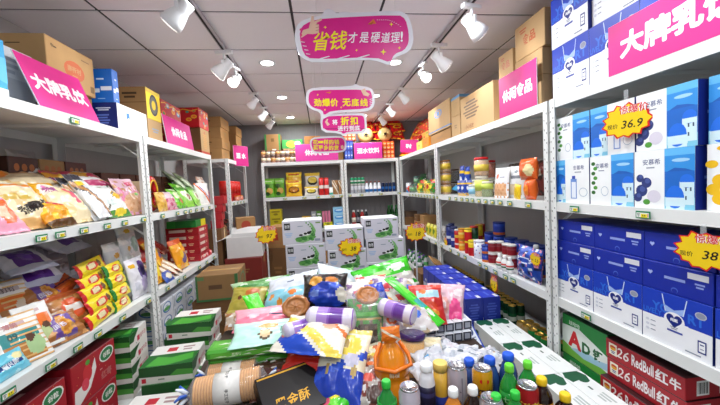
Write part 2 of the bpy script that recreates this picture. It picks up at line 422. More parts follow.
# ---------------------------------------------------------------- kinds of goods
def zones(bg, *zs):
    """print layout of a packet: later zones lie over earlier ones; u, v from 0 to 1"""
    def fn(u, v):
        m = bg
        for z in zs:
            k = z[0]
            if k == 'e' and ((u-z[1])/z[3])**2+((v-z[2])/z[4])**2 < 1: m = z[5]
            elif k == 'r' and z[1] <= u <= z[3] and z[2] <= v <= z[4]: m = z[5]
            elif k == 'v' and z[1] <= v <= z[2]: m = z[3]
            elif k == 'd' and z[1] <= v+z[3]*(u-.5) <= z[2]: m = z[4]
            elif k == 's' and math.sin(u*z[1]+z[3])*math.sin(v*z[2]+z[3]) > z[4]: m = z[5]
        return m
    return fn
def bag_mb(w, h, t, fn, back=None, nx=26, ny=30, texts=(), seed=1, seal=.06, side=True, wrinkle=1., gusset=0, b=None, T=None):
    """filled pillow packet standing on its lower seal: width x, height z, print on -y"""
    b = b or MB(); base = len(b.v); off = Vector((seed*3.7, seed*1.3, 0))
    def P(i, j, s):
        u = i/nx; v = j/ny; a = 2*u-1
        vv = min(1, max(0, (v-seal)/(1-2*seal))); c = 2*vv-1
        lo = 1-abs(c)**(2.2+gusset*(2 if c < 0 else 0)); th = (max(0, 1-abs(a)**2.4)*max(0, lo))**.62
        n = mnoise.noise(Vector((u*4.5, v*5, s*3))+off)*.35+mnoise.noise(Vector((u*11, v*12, s*7))+off)*.16
        pinch = 1-.06*(1-abs(c)**2)*(1 if side else 0)
        x = a*w/2*pinch; x += .012*w*mnoise.noise(Vector((v*6, 3*a, 1))+off)
        y = s*(t/2)*th*(1+n*wrinkle)+s*.0008
        edge = (1-th)*wrinkle*.10*t*mnoise.noise(Vector((u*9, v*9, 5))+off)
        z = h*v+.012*h*mnoise.noise(Vector((u*5, 2+v, 4))+off)*(v if v > .5 else 0)
        return Vector((x, y+edge, z))
    for s in (-1, 1):
        o = len(b.v)
        for j in range(ny+1):
            for i in range(nx+1):
                p = P(i, j, s); b.v.append(T @ p if T is not None else p)
        for j in range(ny):
            for i in range(nx):
                u, v = (i+.5)/nx, (j+.5)/ny
                mt = fn(u, v) if s < 0 else (back or fn(1-u, v))
                q = [o+j*(nx+1)+i, o+j*(nx+1)+i+1, o+(j+1)*(nx+1)+i+1, o+(j+1)*(nx+1)+i]
                b.f.append(q if s < 0 else q[::-1]); b.m.append(b.mi(mt)); b.s.append(True)
    for st, u, v, hh, mt, rot in texts:      # lettering that follows the front of the packet
        vs, fs, x0, x1, y0, y1 = text_polys(st, .02); sc = hh/max(.5, y1-y0); c_, s_ = math.cos(rot), math.sin(rot); Q = []
        for x, y, e in vs:
            a, d = (x-(x0+x1)/2)*sc, (y-(y0+y1)/2)*sc
            p = P(nx*min(1, max(0, u+(a*c_-d*s_)/w)), ny*min(1, max(0, v+(a*s_+d*c_)/h)), -1); p.y -= .0016+e
            Q.append(T @ p if T is not None else p)
        b.add(Q, fs, mt)
    o2 = base+(nx+1)*(ny+1)
    mt = back or fn(.0, .5)
    def q(a, c): b.f.append([a, c, c+(o2-base), a+(o2-base)]); b.m.append(b.mi(mt)); b.s.append(False)
    for i in range(nx): q(base+i+1, base+i); q(base+ny*(nx+1)+i, base+ny*(nx+1)+i+1)
    for j in range(ny): q(base+j*(nx+1), base+(j+1)*(nx+1)); q(base+(j+1)*(nx+1)+nx, base+j*(nx+1)+nx)
    return b
def bag(name, w, h, t, fn, **k): return bag_mb(w, h, t, fn, **k).build(name)
def lumps(b, n, w, h, t, r, mat, seed=3, flat=1.):
    q = random.Random(seed)
    for _ in range(n):
        x, z = (q.random()-.5)*w, q.random()*h
        R = r*(.8+.4*q.random()); prof = [(R*math.sin(PI*k/6)+1e-4, -R*flat*math.cos(PI*k/6)) for k in range(7)]
        b.lathe(prof, mat, 10, Tm(x, (q.random()-.5)*t*.4, z+r, rx=q.random()*3, ry=q.random()*3))
def can(name, r, h, body, lid=SILVER, extra=None):
    """drinks can; body: material or list of (z fraction, material) bands from the bottom"""
    bands = body if isinstance(body, list) else [(1, body)]
    prof = [(r*.74, 0), (r*.8, .002), (r, h*.06)]; mats = [lid, bands[0][1]]
    z0, z1 = h*.06, h*.88
    for fz, mt in bands:
        prof.append((r, z0+(z1-z0)*fz)); mats.append(mt)
    prof += [(r*.87, h*.965), (r*.88, h*.985), (r*.86, h), (r*.8, h), (r*.78, h-.004), (.0005, h-.004)]
    mats += [bands[-1][1], lid, lid, lid, lid, lid]
    b = MB(); b.lathe(prof, mats, 22)
    b.box(r*.35, r*.7, .0015, lid, Tm(0, r*.12, h-.0035), ch=.0004)
    if extra: extra(b)
    o = b.build(name); return o
def wrap_txt(b, r, zc, hh, s, mat, ang=-PI/2, bold=.015):
    """lettering bent round a cylinder"""
    vs, fs, x0, x1, y0, y1 = text_polys(s, bold); sc = hh/max(.3, y1-y0)
    P = []
    for x, y, e in vs:
        a = ang+((x-(x0+x1)/2)*sc)/r
        P.append(Vector(((r+.0007+e)*math.cos(a), (r+.0007+e)*math.sin(a), zc+(y-(y0+y1)/2)*sc)))
    b.add(P, fs, mat)
def bottle(name, r, h, body, capm, label=None, neck=.38, capr=.55, labelz=(.28, .6), fill=None, shoulder=.66, txt=None):
    cr = r*capr; hc = max(.02, h*.085); hb = h-hc
    prof = [(r*.82, 0), (r*.97, .008), (r, .02), (r, hb*.2), (r*.96, hb*.24), (r, hb*.28), (r, hb*shoulder), (r*.88, hb*(shoulder+.1)), (cr*1.1, hb*.9), (cr*.9, hb*.93), (cr*.9, hb)]
    b = MB(); b.lathe(prof, body, 22)
    o = b.build(name)
    b = MB(); b.lathe([(cr, hb-.004), (cr*1.04, hb), (cr*1.02, h-.004), (cr*.85, h)], capm, 20); b.build('cap', o)
    if label:
        b = MB(); z0, z1 = labelz[0]*hb, labelz[1]*hb
        if isinstance(label, list):
            pr = [(r*1.012, z0)]; mm = []
            for fz, mt in label: pr.append((r*1.012, z0+(z1-z0)*fz)); mm.append(mt)
            b.lathe(pr, mm, 22)
        else: b.lathe([(r*1.012, z0), (r*1.012, z1)], label, 22)
        if txt: wrap_txt(b, r*1.012, (z0+z1)/2, txt[1], txt[0], txt[2], txt[3] if len(txt) > 3 else -PI/2)
        b.build('label', o)
    return o
def jar(name, r, h, content, capm, label=None, glass=CLEARB, capr=.92, lz=(.2, .65)):
    b = MB(); hc = h*.13
    b.lathe([(r*.9, .003), (r*.96, .01), (r*.96, h-hc-.012), (r*.8, h-hc-.006)], content, 18); o = b.build(name)
    b = MB(); b.lathe([(r*.93, 0), (r, .006), (r, h-hc-.01), (r*.86, h-hc)], glass, 18); b.build('clear_wall', o)
    b = MB(); b.lathe([(r*capr, h-hc), (r*capr*1.03, h-hc+.003), (r*capr*1.02, h-.003), (r*capr*.9, h)], capm, 18); b.build('lid', o)
    if label:
        b = MB(); b.lathe([(r*1.012, h*lz[0]), (r*1.012, h*lz[1])], label, 18); b.build('label', o)
    return o
def tin(name, r, h, bands, capm=None, capf=.1):
    """canister of printed bands, with a lid as its own part"""
    b = MB(); prof = [(r*.96, 0), (r, .003)]; mats = [bands[0][1]]; hh = h*(1-capf) if capm else h
    for fz, mt in bands: prof.append((r, .003+(hh-.003)*fz)); mats.append(mt)
    b.lathe(prof, mats, 18); o = b.build(name)
    if capm:
        b = MB(); b.lathe([(r*1.03, hh-.002), (r*1.03, h-.002), (r*.96, h)], capm, 18); b.build('lid', o)
    return o
def carton(name, w, d, h, mat, art=None, tape=True, mats=None, ch=.003):
    b = MB(); whd = (w, d, h); b.box(w, d, h, mat, ch=ch, mats=mats)
    if tape:
        tm = TAPE if tape is True else tape
        b.rect('T', whd, 0, .44, 1, .56, tm)
        for f in 'LR': b.rect(f, whd, .42, .7, .58, 1, tm)
        b.rect('T', whd, 0, .497, 1, .503, KRAFTD)
    if art: art(b, whd)
    return b.build(name)
def rowtext(b, face, whd, u, v0, v1, n, w, mat):
    """small illegible print: thin bars"""
    for i in range(n):
        v = v0+(v1-v0)*(i+.5)/n; ww = w*(.6+.4*((i*37) % 5)/4)
        b.rect(face, whd, u-ww/2, v-(v1-v0)/n*.28, u+ww/2, v+(v1-v0)/n*.28, mat)
def barcode(b, face, whd, u0, v0, u1, v1):
    b.rect(face, whd, u0, v0, u1, v1, WHITE)
    n = 9
    for i in range(n):
        a = u0+(u1-u0)*(.08+.84*i/n); b.rect(face, whd, a, v0+.12*(v1-v0), a+(u1-u0)*(.03+.04*(i % 3)/2), v1-.12*(v1-v0), BLACK)
def signboard(name, w, h, s, mat, tmat, size=.55, bold=.03, t=.006, slant=0):
    b = MB(); b.box(w, t, h, C('e9e9ee'), ch=.001, mats={'F': mat}); whd = (w, t, h)
    b.txt('F', whd, .5, .5, size, s, tmat, bold=bold, maxw=.86, slant=slant)
    o = b.build(name)
    return o
PINK = C('dc2a8c', rough=.5); PINKS = C('c4207c', rough=.55); SIGNW = C('fdf6fb', rough=.4); SIGNY = C('f6e416')
def star_pts(n, r0, r1, sx=1, sy=1, seed=0):
    q = random.Random(seed); P = []
    for i in range(2*n):
        a = PI*i/n; r = (r0 if i % 2 == 0 else r1)*(.94+.12*q.random())
        P.append((r*math.cos(a)*sx, r*math.sin(a)*sy))
    return P
def prism(b, pts, t, mat, y=0, side=None):
    """flat outline (x, z) given thickness t towards -y from plane y"""
    n = len(pts)
    b.add([(x, y-t, z) for x, z in pts], [list(range(n))], mat)
    b.add([(x, y, z) for x, z in pts], [list(range(n))[::-1]], side or mat)
    b.add([(x, y-t, z) for x, z in pts]+[(x, y, z) for x, z in pts], [[i, i+n, (i+1) % n+n, (i+1) % n] for i in range(n)], side or mat)
CARDY = C('f4cf1a', rough=.35); CARDR = C('d8231f', rough=.35)
def flat_txt(b, s, xc, zc, hh, mat, y, bold=.02, rot=0, maxw=None, slant=0):
    vs, fs, x0, x1, y0, y1 = text_polys(s, bold); sc = hh/max(.3, y1-y0); sx = sc
    if maxw: sx = min(sc, maxw/max(.01, x1-x0))
    c, sn = math.cos(rot), math.sin(rot); P = []
    for x, z, e in vs:
        zz = (z-(y0+y1)/2); a, d = ((x-(x0+x1)/2)+slant*zz)*sx, zz*sc
        P.append((xc+a*c-d*sn, y-e, zc+a*sn+d*c))
    b.add(P, fs, mat)
def price_burst(w, h, digits, head='惊爆价', seed=1):
    """yellow exploding-star price card, drawn about its centre, face on -y"""
    b = MB()
    A = star_pts(13, .54, .45, w, h, seed); B = star_pts(13, .49, .415, w, h, seed)
    prism(b, A, .002, CARDR, 0); prism(b, B, .0008, CARDY, -.002)
    # striped headline across the upper edge
    flat_txt(b, head, w*.16, h*.33, h*.24, C('f4f0f0'), -.0034, .05, maxw=w*.62)
    flat_txt(b, head, w*.16, h*.33, h*.24, CARDR, -.0037, .012, maxw=w*.62)
    flat_txt(b, digits, w*.13, -h*.1, h*.24, BLACK, -.0032, .01, maxw=w*.42, slant=.2)
    flat_txt(b, '现价', -w*.28, -h*.12, h*.14, BLACK, -.0032, .005)
    return b.build('price_card')
GREENF = C('167a4c')
def shelf_tag():
    w, h = .066, .032
    r = MB(); r.box(w, .0035, h, GREENF, ch=.0008); whd = (w, .0035, h)
    r.rect('F', whd, .07, .14, .93, .78, C('e9efe8')); r.rect('F', whd, .38, .14, .82, .62, C('f2dd1e')); r.rect('F', whd, .84, .2, .9, .7, C('c8302a'))
    r.txt('F', whd, .58, .36, .3, '9.9', BLACK, bold=.02)
    rowtext(r, 'F', whd, .22, .2, .7, 3, .22, C('55585a'))
    return r.build('shelf_price_tag')
TAG = proto(shelf_tag())
def tags(side, z, pxs, where, py=None):
    n = len(pxs)
    for i, px in enumerate(pxs):
        if side == 'L': p = (XL+.0055, atX(px, 0, XL).y, z-.046); rz = LA
        elif side == 'C': p = (-1.24+.0055, px, z-.046); rz = LA
        elif side == 'R': p = (XR-.0055, atX(px, 0, XR).y, z-.046); rz = RA
        else: p = (atY(px, 0, YB).x, YB-.0055, z-.046); rz = 0
        put(TAG, p, 'green-framed price tag on the %s, %s from %s' % (where, nth(i, n), 'the left' if side == 'B' else 'the viewer'), 'price tag', 'shelf price tags', rz=rz)
# ---------------------------------------------------------------- right run, unit nearest the viewer
NAVY = C('14277e'); BLUE = C('183cb8'); BLUE2 = C('2c6cd8'); ICE = C('cfe0f7'); GREYT = C('8f95a6'); PAPERW = C('f3f4f8')
def heart(b, f, whd, cu, cv, r, mat):
    P = []
    for i in range(24):
        t = 2*PI*i/24; P.append((cu+r*1.1*math.sin(t)**3, cv+r*(13*math.cos(t)-5*math.cos(2*t)-2*math.cos(3*t)-math.cos(4*t))/14*whd[0]/whd[2]))
    b.poly(f, whd, P[::-1], mat)
def yog_art(b, whd):
    f = 'F'
    b.rect(f, whd, 0, .5, 1, 1, BLUE)
    b.txt(f, whd, .3, .7, .17, 'YO', BLUE2, bold=.03); b.txt(f, whd, .8, .66, .17, 'RT', BLUE2, bold=.03); b.txt(f, whd, .17, .58, .1, 'LIVELY', BLUE2, bold=.02, maxw=.3)
    for s in (-1, 1):       # drinking glass drawn above the emblem
        b.poly(f, whd, [(.5+s*.17, .97), (.5+s*.185, .97), (.5+s*.135, .66), (.5+s*.12, .66)], ICE)
    b.poly(f, whd, [(.36, .78), (.5, .72), (.64, .79), (.62, .66), (.38, .66)], C('9db9f0'))
    b.ell(f, whd, .5, .53, .15, .15, PAPERW); b.rect(f, whd, .3, .46, .7, .51, PAPERW)
    heart(b, f, whd, .5, .53, .105, NAVY); b.txt(f, whd, .5, .54, .065, '纯甄', PAPERW, bold=.02)
    b.rect(f, whd, .4, .31, .62, .345, C('3a4aa0')); rowtext(b, f, whd, .5, .36, .42, 2, .14, GREYT)
    for v in (.38, .29, .2): b.ell(f, whd, .09, v, .03, .025, C('d5d8e4')); b.rect(f, whd, .14, v-.008, .22, v+.008, GREYT)
    b.rect(f, whd, .82, .13, .93, .35, NAVY); b.rect(f, whd, .835, .155, .915, .325, PAPERW); b.rect(f, whd, .85, .2, .9, .21, NAVY); b.rect(f, whd, .85, .27, .9, .29, NAVY)
    rowtext(b, f, whd, .76, .05, .09, 1, .34, GREYT); b.ell(f, whd, .86, .78, .075, .065, C('b9bcc8')); b.ell(f, whd, .86, .78, .06, .05, C('8d93a8'))
    for s in 'LR':
        b.rect(s, whd, .0, 0, 1, 1, NAVY); rowtext(b, s, whd, .5, .3, .75, 7, .6, C('6d86d8')); b.rect(s, whd, .25, .82, .75, .9, ICE)
    b.rect('T', whd, .3, .42, .7, .58, C('4a66c8')); b.rect('T', whd, .7, .7, .95, .9, PAPERW)
YOG = proto(carton('yogurt_carton', .272, .2, .285, PAPERW, yog_art, tape=False, mats={'T': BLUE}, ch=.002))
YOGS = proto(carton('yogurt_carton', .272, .26, .225, PAPERW, yog_art, tape=False, mats={'T': BLUE}, ch=.002))
def flat_art(b, whd):
    rowtext(b, 'F', whd, .5, .45, .62, 1, .5, C('8fa0e0')); b.rect('F', whd, .68, .68, .95, .88, C('d9dbe2'))
    heart(b, 'F', whd, .13, .6, .035, C('9fb0e8')); rowtext(b, 'F', whd, .84, .4, .6, 2, .16, C('8fa0e0')); b.ell('F', whd, .5, .15, .05, .1, C('4a66c8')); b.ell('F', whd, .5, .13, .04, .08, C('152a9c'))
    b.rect('T', whd, .3, .42, .7, .58, C('4a66c8'))
FLAT = proto(carton('yogurt_carton', .272, .26, .122, C('152a9c'), flat_art, tape=False, ch=.002))
dR = .03
ys = [1.733, 1.459, 1.185, .905]
nm = ['beside the middle post', 'second from the middle post', 'third from the middle post', 'nearest the viewer']
for k, y in enumerate(ys):
    for lv in (0, 1):
        put(YOG, (XR+.015+.1+(.0 if lv == 0 else (.02 if k else 0)), y+(.004 if lv else 0), RZ[3]+.0005+.2862*lv), 'blue-white yogurt carton on right top shelf, %s layer, %s' % (('lower', 'upper')[lv], nm[k]), 'carton', 'yogurt cartons on the right top shelf', rz=RA)
for k, y in enumerate(ys):
    put(YOGS, (XR+.02+.13, y, RZ[1]), 'blue-white yogurt carton under flat cartons, lower right shelf, %s' % nm[k], 'carton', 'yogurt cartons on the lower right shelf', rz=RA)
    for lv in (0, 1):
        put(FLAT, (XR+.025+.13+.01*lv, y+.003, RZ[1]+.2268+.1236*lv), 'deep blue flat carton with white sticker, %s layer, %s' % (('lower', 'upper')[lv], nm[k]), 'carton', 'flat deep blue cartons', rz=RA)
# gift boxes with the island picture
SKY1 = C('2f8fdc'); SEA = C('1767c4'); DOME = C('1d6fe0'); HOUSE = C('cfe9f2'); LEAF = C('4f9a3a'); LEAF2 = C('2f6a28'); VAN = C('f2c01e'); BERRY = C('2b3a78')
def island(b, f, whd, u0, u1):
    W = u1-u0; X = lambda a: u0+W*a
    b.rect(f, whd, u0, 0, u1, 1, SEA); b.rect(f, whd, u0, .62, u1, 1, SKY1); b.rect(f, whd, u0, .88, u1, 1, C('5fb6ee'))
    b.poly(f, whd, [(X(.1), .62), (X(.35), .68), (X(.7), .66), (X(.95), .62)], C('1b5cb4')); b.ell(f, whd, X(.55), .8, W*.3, .03, C('9fd0f2'))
    b.rect(f, whd, X(0), 0, X(1), .2, C('7fc6e0')); b.rect(f, whd, X(.52), .08, X(.98), .46, HOUSE); b.ell(f, whd, X(.75), .46, W*.23, .11, DOME); b.rect(f, whd, X(.52), .36, X(.98), .44, HOUSE)
    b.rect(f, whd, X(.05), .0, X(.68), .2, HOUSE); b.ell(f, whd, X(.36), .2, W*.31, .19, DOME); b.rect(f, whd, X(.03), .05, X(.7), .19, HOUSE)
    for a, c in ((.7, .3), (.85, .3), (.7, .16)): b.rect(f, whd, X(a), c, X(a)+W*.05, c+.06, C('38506e'))
def panel(b, f, whd, u0, u1, kind):
    W = u1-u0; X = lambda a: u0+W*a
    b.rect(f, whd, u0, 0, u1, 1, C('f0f3f4')); b.txt(f, whd, X(.58), .8, .1, '安慕希', C('2a3c78'), bold=.008, maxw=W*.6); rowtext(b, f, whd, X(.55), .68, .72, 1, W*.45, GREYT)
    if kind == 'leaf':
        for i in range(7): b.ell(f, whd, X(.16+.1*(i % 2)), .25+.1*i, W*.1, .04, LEAF if i % 2 else LEAF2)
        b.ell(f, whd, X(.7), .28, W*.17, .1, C('9fb2c8')); b.ell(f, whd, X(.7), .28, W*.15, .088, C('f0f3f4'))
    elif kind == 'bottle':
        b.rect(f, whd, X(.24), .1, X(.5), .55, C('6b8fd0')); b.rect(f, whd, X(.28), .12, X(.46), .48, C('e6edf8')); b.rect(f, whd, X(.3), .55, X(.44), .62, C('2a4cae'))
        b.ell(f, whd, X(.76), .25, W*.17, .1, C('9fb2c8')); b.ell(f, whd, X(.76), .25, W*.15, .088, C('f0f3f4'))
    elif kind == 'berry':
        for a, c, r in ((.25, .3, .2), (.42, .44, .17), (.2, .52, .13), (.12, .18, .15)): b.ell(f, whd, X(a), c, W*r, r*W*whd[0]/whd[2], BERRY); b.ell(f, whd, X(a+.03), c+.03, W*r*.5, r*.5*W*whd[0]/whd[2], C('46589a'))
        b.ell(f, whd, X(.66), .2, W*.22, .11, C('d9d4e2')); b.ell(f, whd, X(.42), .1, W*.12, .05, LEAF)
    else:
        for i in range(6): 
            a = PI*2*i/6; b.ell(f, whd, X(.4+.25*math.cos(a)), .32+.16*math.sin(a), W*.17, .09, VAN)
        b.ell(f, whd, X(.4), .32, W*.13, .06, C('fbe28a')); b.ell(f, whd, X(.85), .25, W*.2, .14, C('e8e2da')); b.ell(f, whd, X(.1), .7, W*.14, .06, VAN); b.ell(f, whd, X(.5), .93, W*.3, .05, VAN)
def gift(kind, split, flip=False):
    def art(b, whd):
        if flip: island(b, 'F', whd, 0, split); panel(b, 'F', whd, split, 1, kind)
        else: panel(b, 'F', whd, 0, split, kind); island(b, 'F', whd, split, 1)
        for s in 'LR': b.rect(s, whd, 0, 0, 1, 1, NAVY); rowtext(b, s, whd, .5, .3, .8, 6, .5, C('5a76c8'))
        b.rect('T', whd, .3, .4, .7, .6, C('9fb2c8'))
    return proto(carton('yogurt_gift_box', .246, .16, .247, C('e8eef2'), art, tape=False, mats={'T': C('bcd8ec')}, ch=.0015))
G = {'la': gift('leaf', .52), 'ba': gift('bottle', .3, True), 'bb': gift('bottle', .42, True), 'be': gift('berry', .54), 'va': gift('vanilla', .6)}
lay = [[('ba', 1.735, 'with blue strip and white bottle panel by the post'), ('la', 1.482, 'with green leaf panel, lower layer'), ('be', 1.232, 'with blueberry panel, lower layer'), ('va', .965, 'with yellow vanilla flower panel, lower layer'), ('la', .71, 'with green leaf panel, lower layer, nearest the viewer')],
       [('la', 1.735, 'with green leaf panel, upper layer beside the post'), ('bb', 1.482, 'with white bottle panel, upper layer behind the price burst'), ('be', 1.228, 'with blueberry panel, upper layer'), ('bb', .965, 'with island picture, upper layer, above the vanilla one'), ('va', .71, 'with yellow vanilla panel, upper layer, nearest the viewer')]]
for lv in (0, 1):
    for i, (k, y, l) in enumerate(lay[lv]):
        put(G[k], (XR+.02+.08+(.025 if i >= 3 else 0)+.006*lv, y, RZ[2]+.0005+.2482*lv), 'blue island gift box '+l, 'gift box', 'island gift boxes', rz=RA)
# bottom: green gift box, red energy drink cases
def ad_art(b, whd):
    f = 'F'
    b.poly(f, whd, [(0, .0), (1, 0), (1, .5), (.75, .62), (.4, .78), (0, .72)], C('e8f0ea'))
    b.poly(f, whd, [(0, .0), (1, 0), (1, .14), (.6, .26), (.3, .18), (0, .3)], C('7cc24a')); b.poly(f, whd, [(.2, .2), (.5, .34), (.8, .3), (1, .36), (1, .2), (.5, .12)], C('a8d2e6'))
    b.txt(f, whd, .3, .46, .42, 'A', C('d1232a'), bold=.05); b.txt(f, whd, .56, .4, .26, 'D', C('15602f'), bold=.05); b.txt(f, whd, .8, .4, .26, '钙', C('15602f'), bold=.04)
    b.txt(f, whd, .3, .84, .11, '娃哈哈', C('dff0df'), bold=.015)
    b.ell('T', whd, .5, .5, .22, .16, C('7f8f80')); b.ell('T', whd, .5, .5, .17, .1, C('0f3f1e'))
AD = proto(carton('milk_drink_gift_box', .33, .26, .245, C('17602f'), ad_art, tape=False, mats={'F': C('1f8a3c'), 'T': C('124a24')}, ch=.003))
b2 = put(AD, (XR+.05+.13, 1.704, RZ[0]+.0005), 'green milk drink gift box at the bottom beside the middle post, lower one', 'gift box', 'green milk drink boxes', rz=RA)
put(AD, (XR+.05+.13, 1.704, RZ[0]+.247), 'green milk drink gift box with a red letter A, above the lower one', 'gift box', 'green milk drink boxes', rz=RA)
RED1 = C('a81d28'); GOLD = C('d8a63a')
def rb_art(b, whd):
    f = 'F'
    b.rect(f, whd, .05, .22, .17, .82, C('f0ead8')); b.ell(f, whd, .11, .6, .045, .14, C('e0a020')); b.rect(f, whd, .07, .62, .15, .7, C('c8302a')); rowtext(b, f, whd, .11, .28, .45, 2, .08, NAVY)
    b.txt(f, whd, .26, .52, .52, '26', C('f0e4e0'), bold=.01, slant=.2); b.txt(f, whd, .52, .52, .55, 'RedBull', C('f4eeee'), bold=.02, maxw=.28); b.txt(f, whd, .75, .52, .55, '红', C('f4eeee'), bold=.03); b.txt(f, whd, .9, .5, .5, '牛', C('f4eeee'), bold=.03)
    for s in 'LR': barcode(b, s, whd, .2, .15, .42, .8); barcode(b, s, whd, .6, .15, .82, .8)
    rowtext(b, 'T', whd, .5, .3, .7, 3, .6, C('8a1520'))
RB = proto(carton('energy_drink_case', .38, .27, .097, RED1, rb_art, tape=False, mats={'T': C('3a1418')}, ch=.002))
for lv in range(5):
    put(RB, (XR+.035+.135-(.035 if lv == 2 else 0), 1.345-(.006 if lv % 2 else 0), RZ[0]+.0005+.0976*lv), 'red energy drink case, %s of the red stack' % ('top', 'second from top', 'third from top and pushed out', 'fourth from top', 'lowest')[4-lv], 'drink case', 'red energy drink cases', rz=RA)
sg = signboard('aisle_sign', .58, .232, '大牌乳饮', PINK, SIGNW, .5, .05)
tag(sg, 'large pink aisle sign with white letters on the right top shelf edge', 'sign', 'pink aisle signs'); sg.location = (XR+.006, 1.47-.29, RZ[3]+.0005); sg.rotation_euler = (0, 0, RA)
tags('R', RZ[2], [572, 643], 'right middle shelf of the near unit'); tags('R', RZ[1], [582.5], 'right lower shelf of the near unit')
def burst_at(side, px, py, wpx, digits, label, seed, X, z=None, hr=.8, head='惊爆价', rz=None, tilt=0):
    p = atX(px, py, X) if side != 'B' else atY(px, py, X)
    dep = CF.dot(p-Vector((0, 0, EYE))); w = wpx*dep/FOC
    o = price_burst(w, w*hr, digits, head, seed)
    o.location = p; o.rotation_euler = (0, tilt, (RA if side == 'R' else LA if side == 'L' else 0) if rz is None else rz)
    tag(o, label, 'price card', 'yellow price bursts')
    return o
def mount_pad(o):
    b = MB(); b.box(.02, .004, .02, CLEARB, Tm(0, .0025, -.01), ch=.0003); b.build('mount_pad', o)
def hang_clip(o, up):
    """thin clear strip that holds a card up from the shelf edge above it"""
    b = MB(); b.box(.018, .001, up, CLEARB, Tm(0, .0015, 0), ch=.0003); b.build('hanging_strip', o)
hang_clip(burst_at('R', 626, 121, 42, '36.9', 'yellow price burst reading 36.9 hanging before the island gift boxes', 2, XR-.004, rz=-1.25), .14)
hang_clip(burst_at('R', 703, 251, 46, '38', 'yellow price burst at the flat deep blue cartons near the viewer', 5, XR-.004, rz=-1.35), .1)

# white cases with green leaf marks standing in the aisle before the right shelves
GL = C('1d5a3c')
def case_art(b, whd):
    f = 'T'      # local x along the run after turning
    b.poly(f, whd, [(.0, .15), (.12, .0), (.24, .1), (.2, .5), (.26, .8), (.12, .95), (0, .8)], GL); b.ell(f, whd, .22, .62, .06, .2, GL)
    rowtext(b, f, whd, .62, .3, .75, 3, .22, C('b8c0bc')); b.rect(f, whd, .36, .42, .44, .5, C('4a5a54'))
    b.rect('F', whd, .08, .3, .2, .75, C('2d5a3a')); b.txt('F', whd, .14, .52, .22, '牧', C('cfe0cf'), bold=.01)
    rowtext(b, 'F', whd, .16, .12, .26, 2, .14, C('6a7a70')); b.ell('F', whd, .6, .3, .18, .2, C('a9bfae')); b.ell('F', whd, .5, .24, .12, .14, C('7f9a86'))
CASE = proto(carton('milk_case', .366, .128, .188, C('d8d8d2'), case_art, tape=False, mats={'T': C('eef0ee')}, ch=.002))
for c, x in enumerate((1.165, 1.296)):
    for r_, y in enumerate((2.178, 1.808, 1.438, 1.068)):
        for lv in (0, 1):
            put(CASE, (x, y, .0005+.1885*lv), 'white green-leafed milk case on the floor, %s column, %s from viewer, %s layer' % (('aisle', 'shelf')[c], ORD[3-r_], ('lower', 'upper')[lv]), 'milk case', 'white milk cases in the aisle', rz=RA)
def bb_art(b, whd):
    b.rect('F', whd, 0, 0, 1, .42, C('c8ccd8')); b.ell('F', whd, .5, .45, .2, .16, C('c8ccd8')); heart(b, 'F', whd, .5, .47, .13, NAVY)
    for s in 'LR': b.rect(s, whd, 0, 0, 1, 1, C('16288a')); rowtext(b, s, whd, .5, .15, .85, 9, .6, C('3c50b0'))
    b.rect('T', whd, .25, .42, .75, .56, C('5a70d0')); b.rect('T', whd, .62, .74, .95, .94, C('d9dbe2'))
BB = proto(carton('yogurt_carton', .172, .138, .27, C('1a2c9c'), bb_art, tape=False, mats={'T': C('2138bc')}, ch=.002))
for c, x in enumerate((1.12, 1.262)):
    for r_ in range(6):
        y = 2.47+.178*r_
        for lv in (0, 1):
            put(BB, (x, y, .0005+.2705*lv), 'dark blue carton behind the white cases, %s column, %s from viewer, %s layer' % (('aisle', 'shelf')[c], ORD[r_], ('lower', 'upper')[lv]), 'carton', 'dark blue cartons in the aisle', rz=RA)
# ---------------------------------------------------------------- right run, middle and far units
def spanR(x0, x1, z=1.3, inset=.0):   # far .. near edge of something on the right front plane between two photo columns
    a = atX(x0, 200, XR+inset).y; c = atX(x1, 200, XR+inset).y
    return (a+c)/2, abs(a-c)
def kraft_art(kind):
    def art(b, whd):
        if kind == 'print':
            rowtext(b, 'F', whd, .35, .35, .85, 6, .5, C('6a5032')); b.txt('F', whd, .3, .15, .12, '小心轻放', C('8a4a2a'), bold=.01); b.rect('R', whd, .3, .55, .7, .7, C('b8452e')); b.ell('R', whd, .7, .3, .12, .1, C('b8452e'))
        elif kind == 'blue':
            b.ell('F', whd, .5, .68, .17, .16, C('4a80b8')); b.ell('F', whd, .5, .68, .13, .12, KRAFTL); b.rect('F', whd, 0, .06, 1, .1, C('4a80b8')); b.rect('F', whd, .44, .6, .56, .76, C('4a80b8'))
            b.rect('R', whd, 0, .06, 1, .1, C('4a80b8'))
        elif kind == 'band':
            for f in 'FR': b.rect(f, whd, 0, .86, 1, 1, C('5a8ab0'))
            rowtext(b, 'F', whd, .5, .4, .7, 3, .5, C('a98a5c'))
        elif kind == 'red':
            b.txt('F', whd, .5, .5, .3, '食品', C('b0522f'), bold=.02); rowtext(b, 'F', whd, .3, .7, .85, 2, .3, C('b0522f')); rowtext(b, 'R', whd, .5, .4, .7, 3, .5, C('a0623a'))
        elif kind == 'dots':
            for i in range(12): b.ell('F', whd, .1+.27*(i % 4), .2+.3*(i//4), .07, .08, C(('d8322a', 'e8b02a', '4a9a3a')[i % 3])); b.ell('R', whd, .1+.27*(i % 4), .2+.3*(i//4), .07, .08, C(('d8322a', 'e8b02a', '4a9a3a')[(i+1) % 3]))
        else: rowtext(b, 'F', whd, .5, .4, .6, 2, .4, C('8a6a42'))
    return art
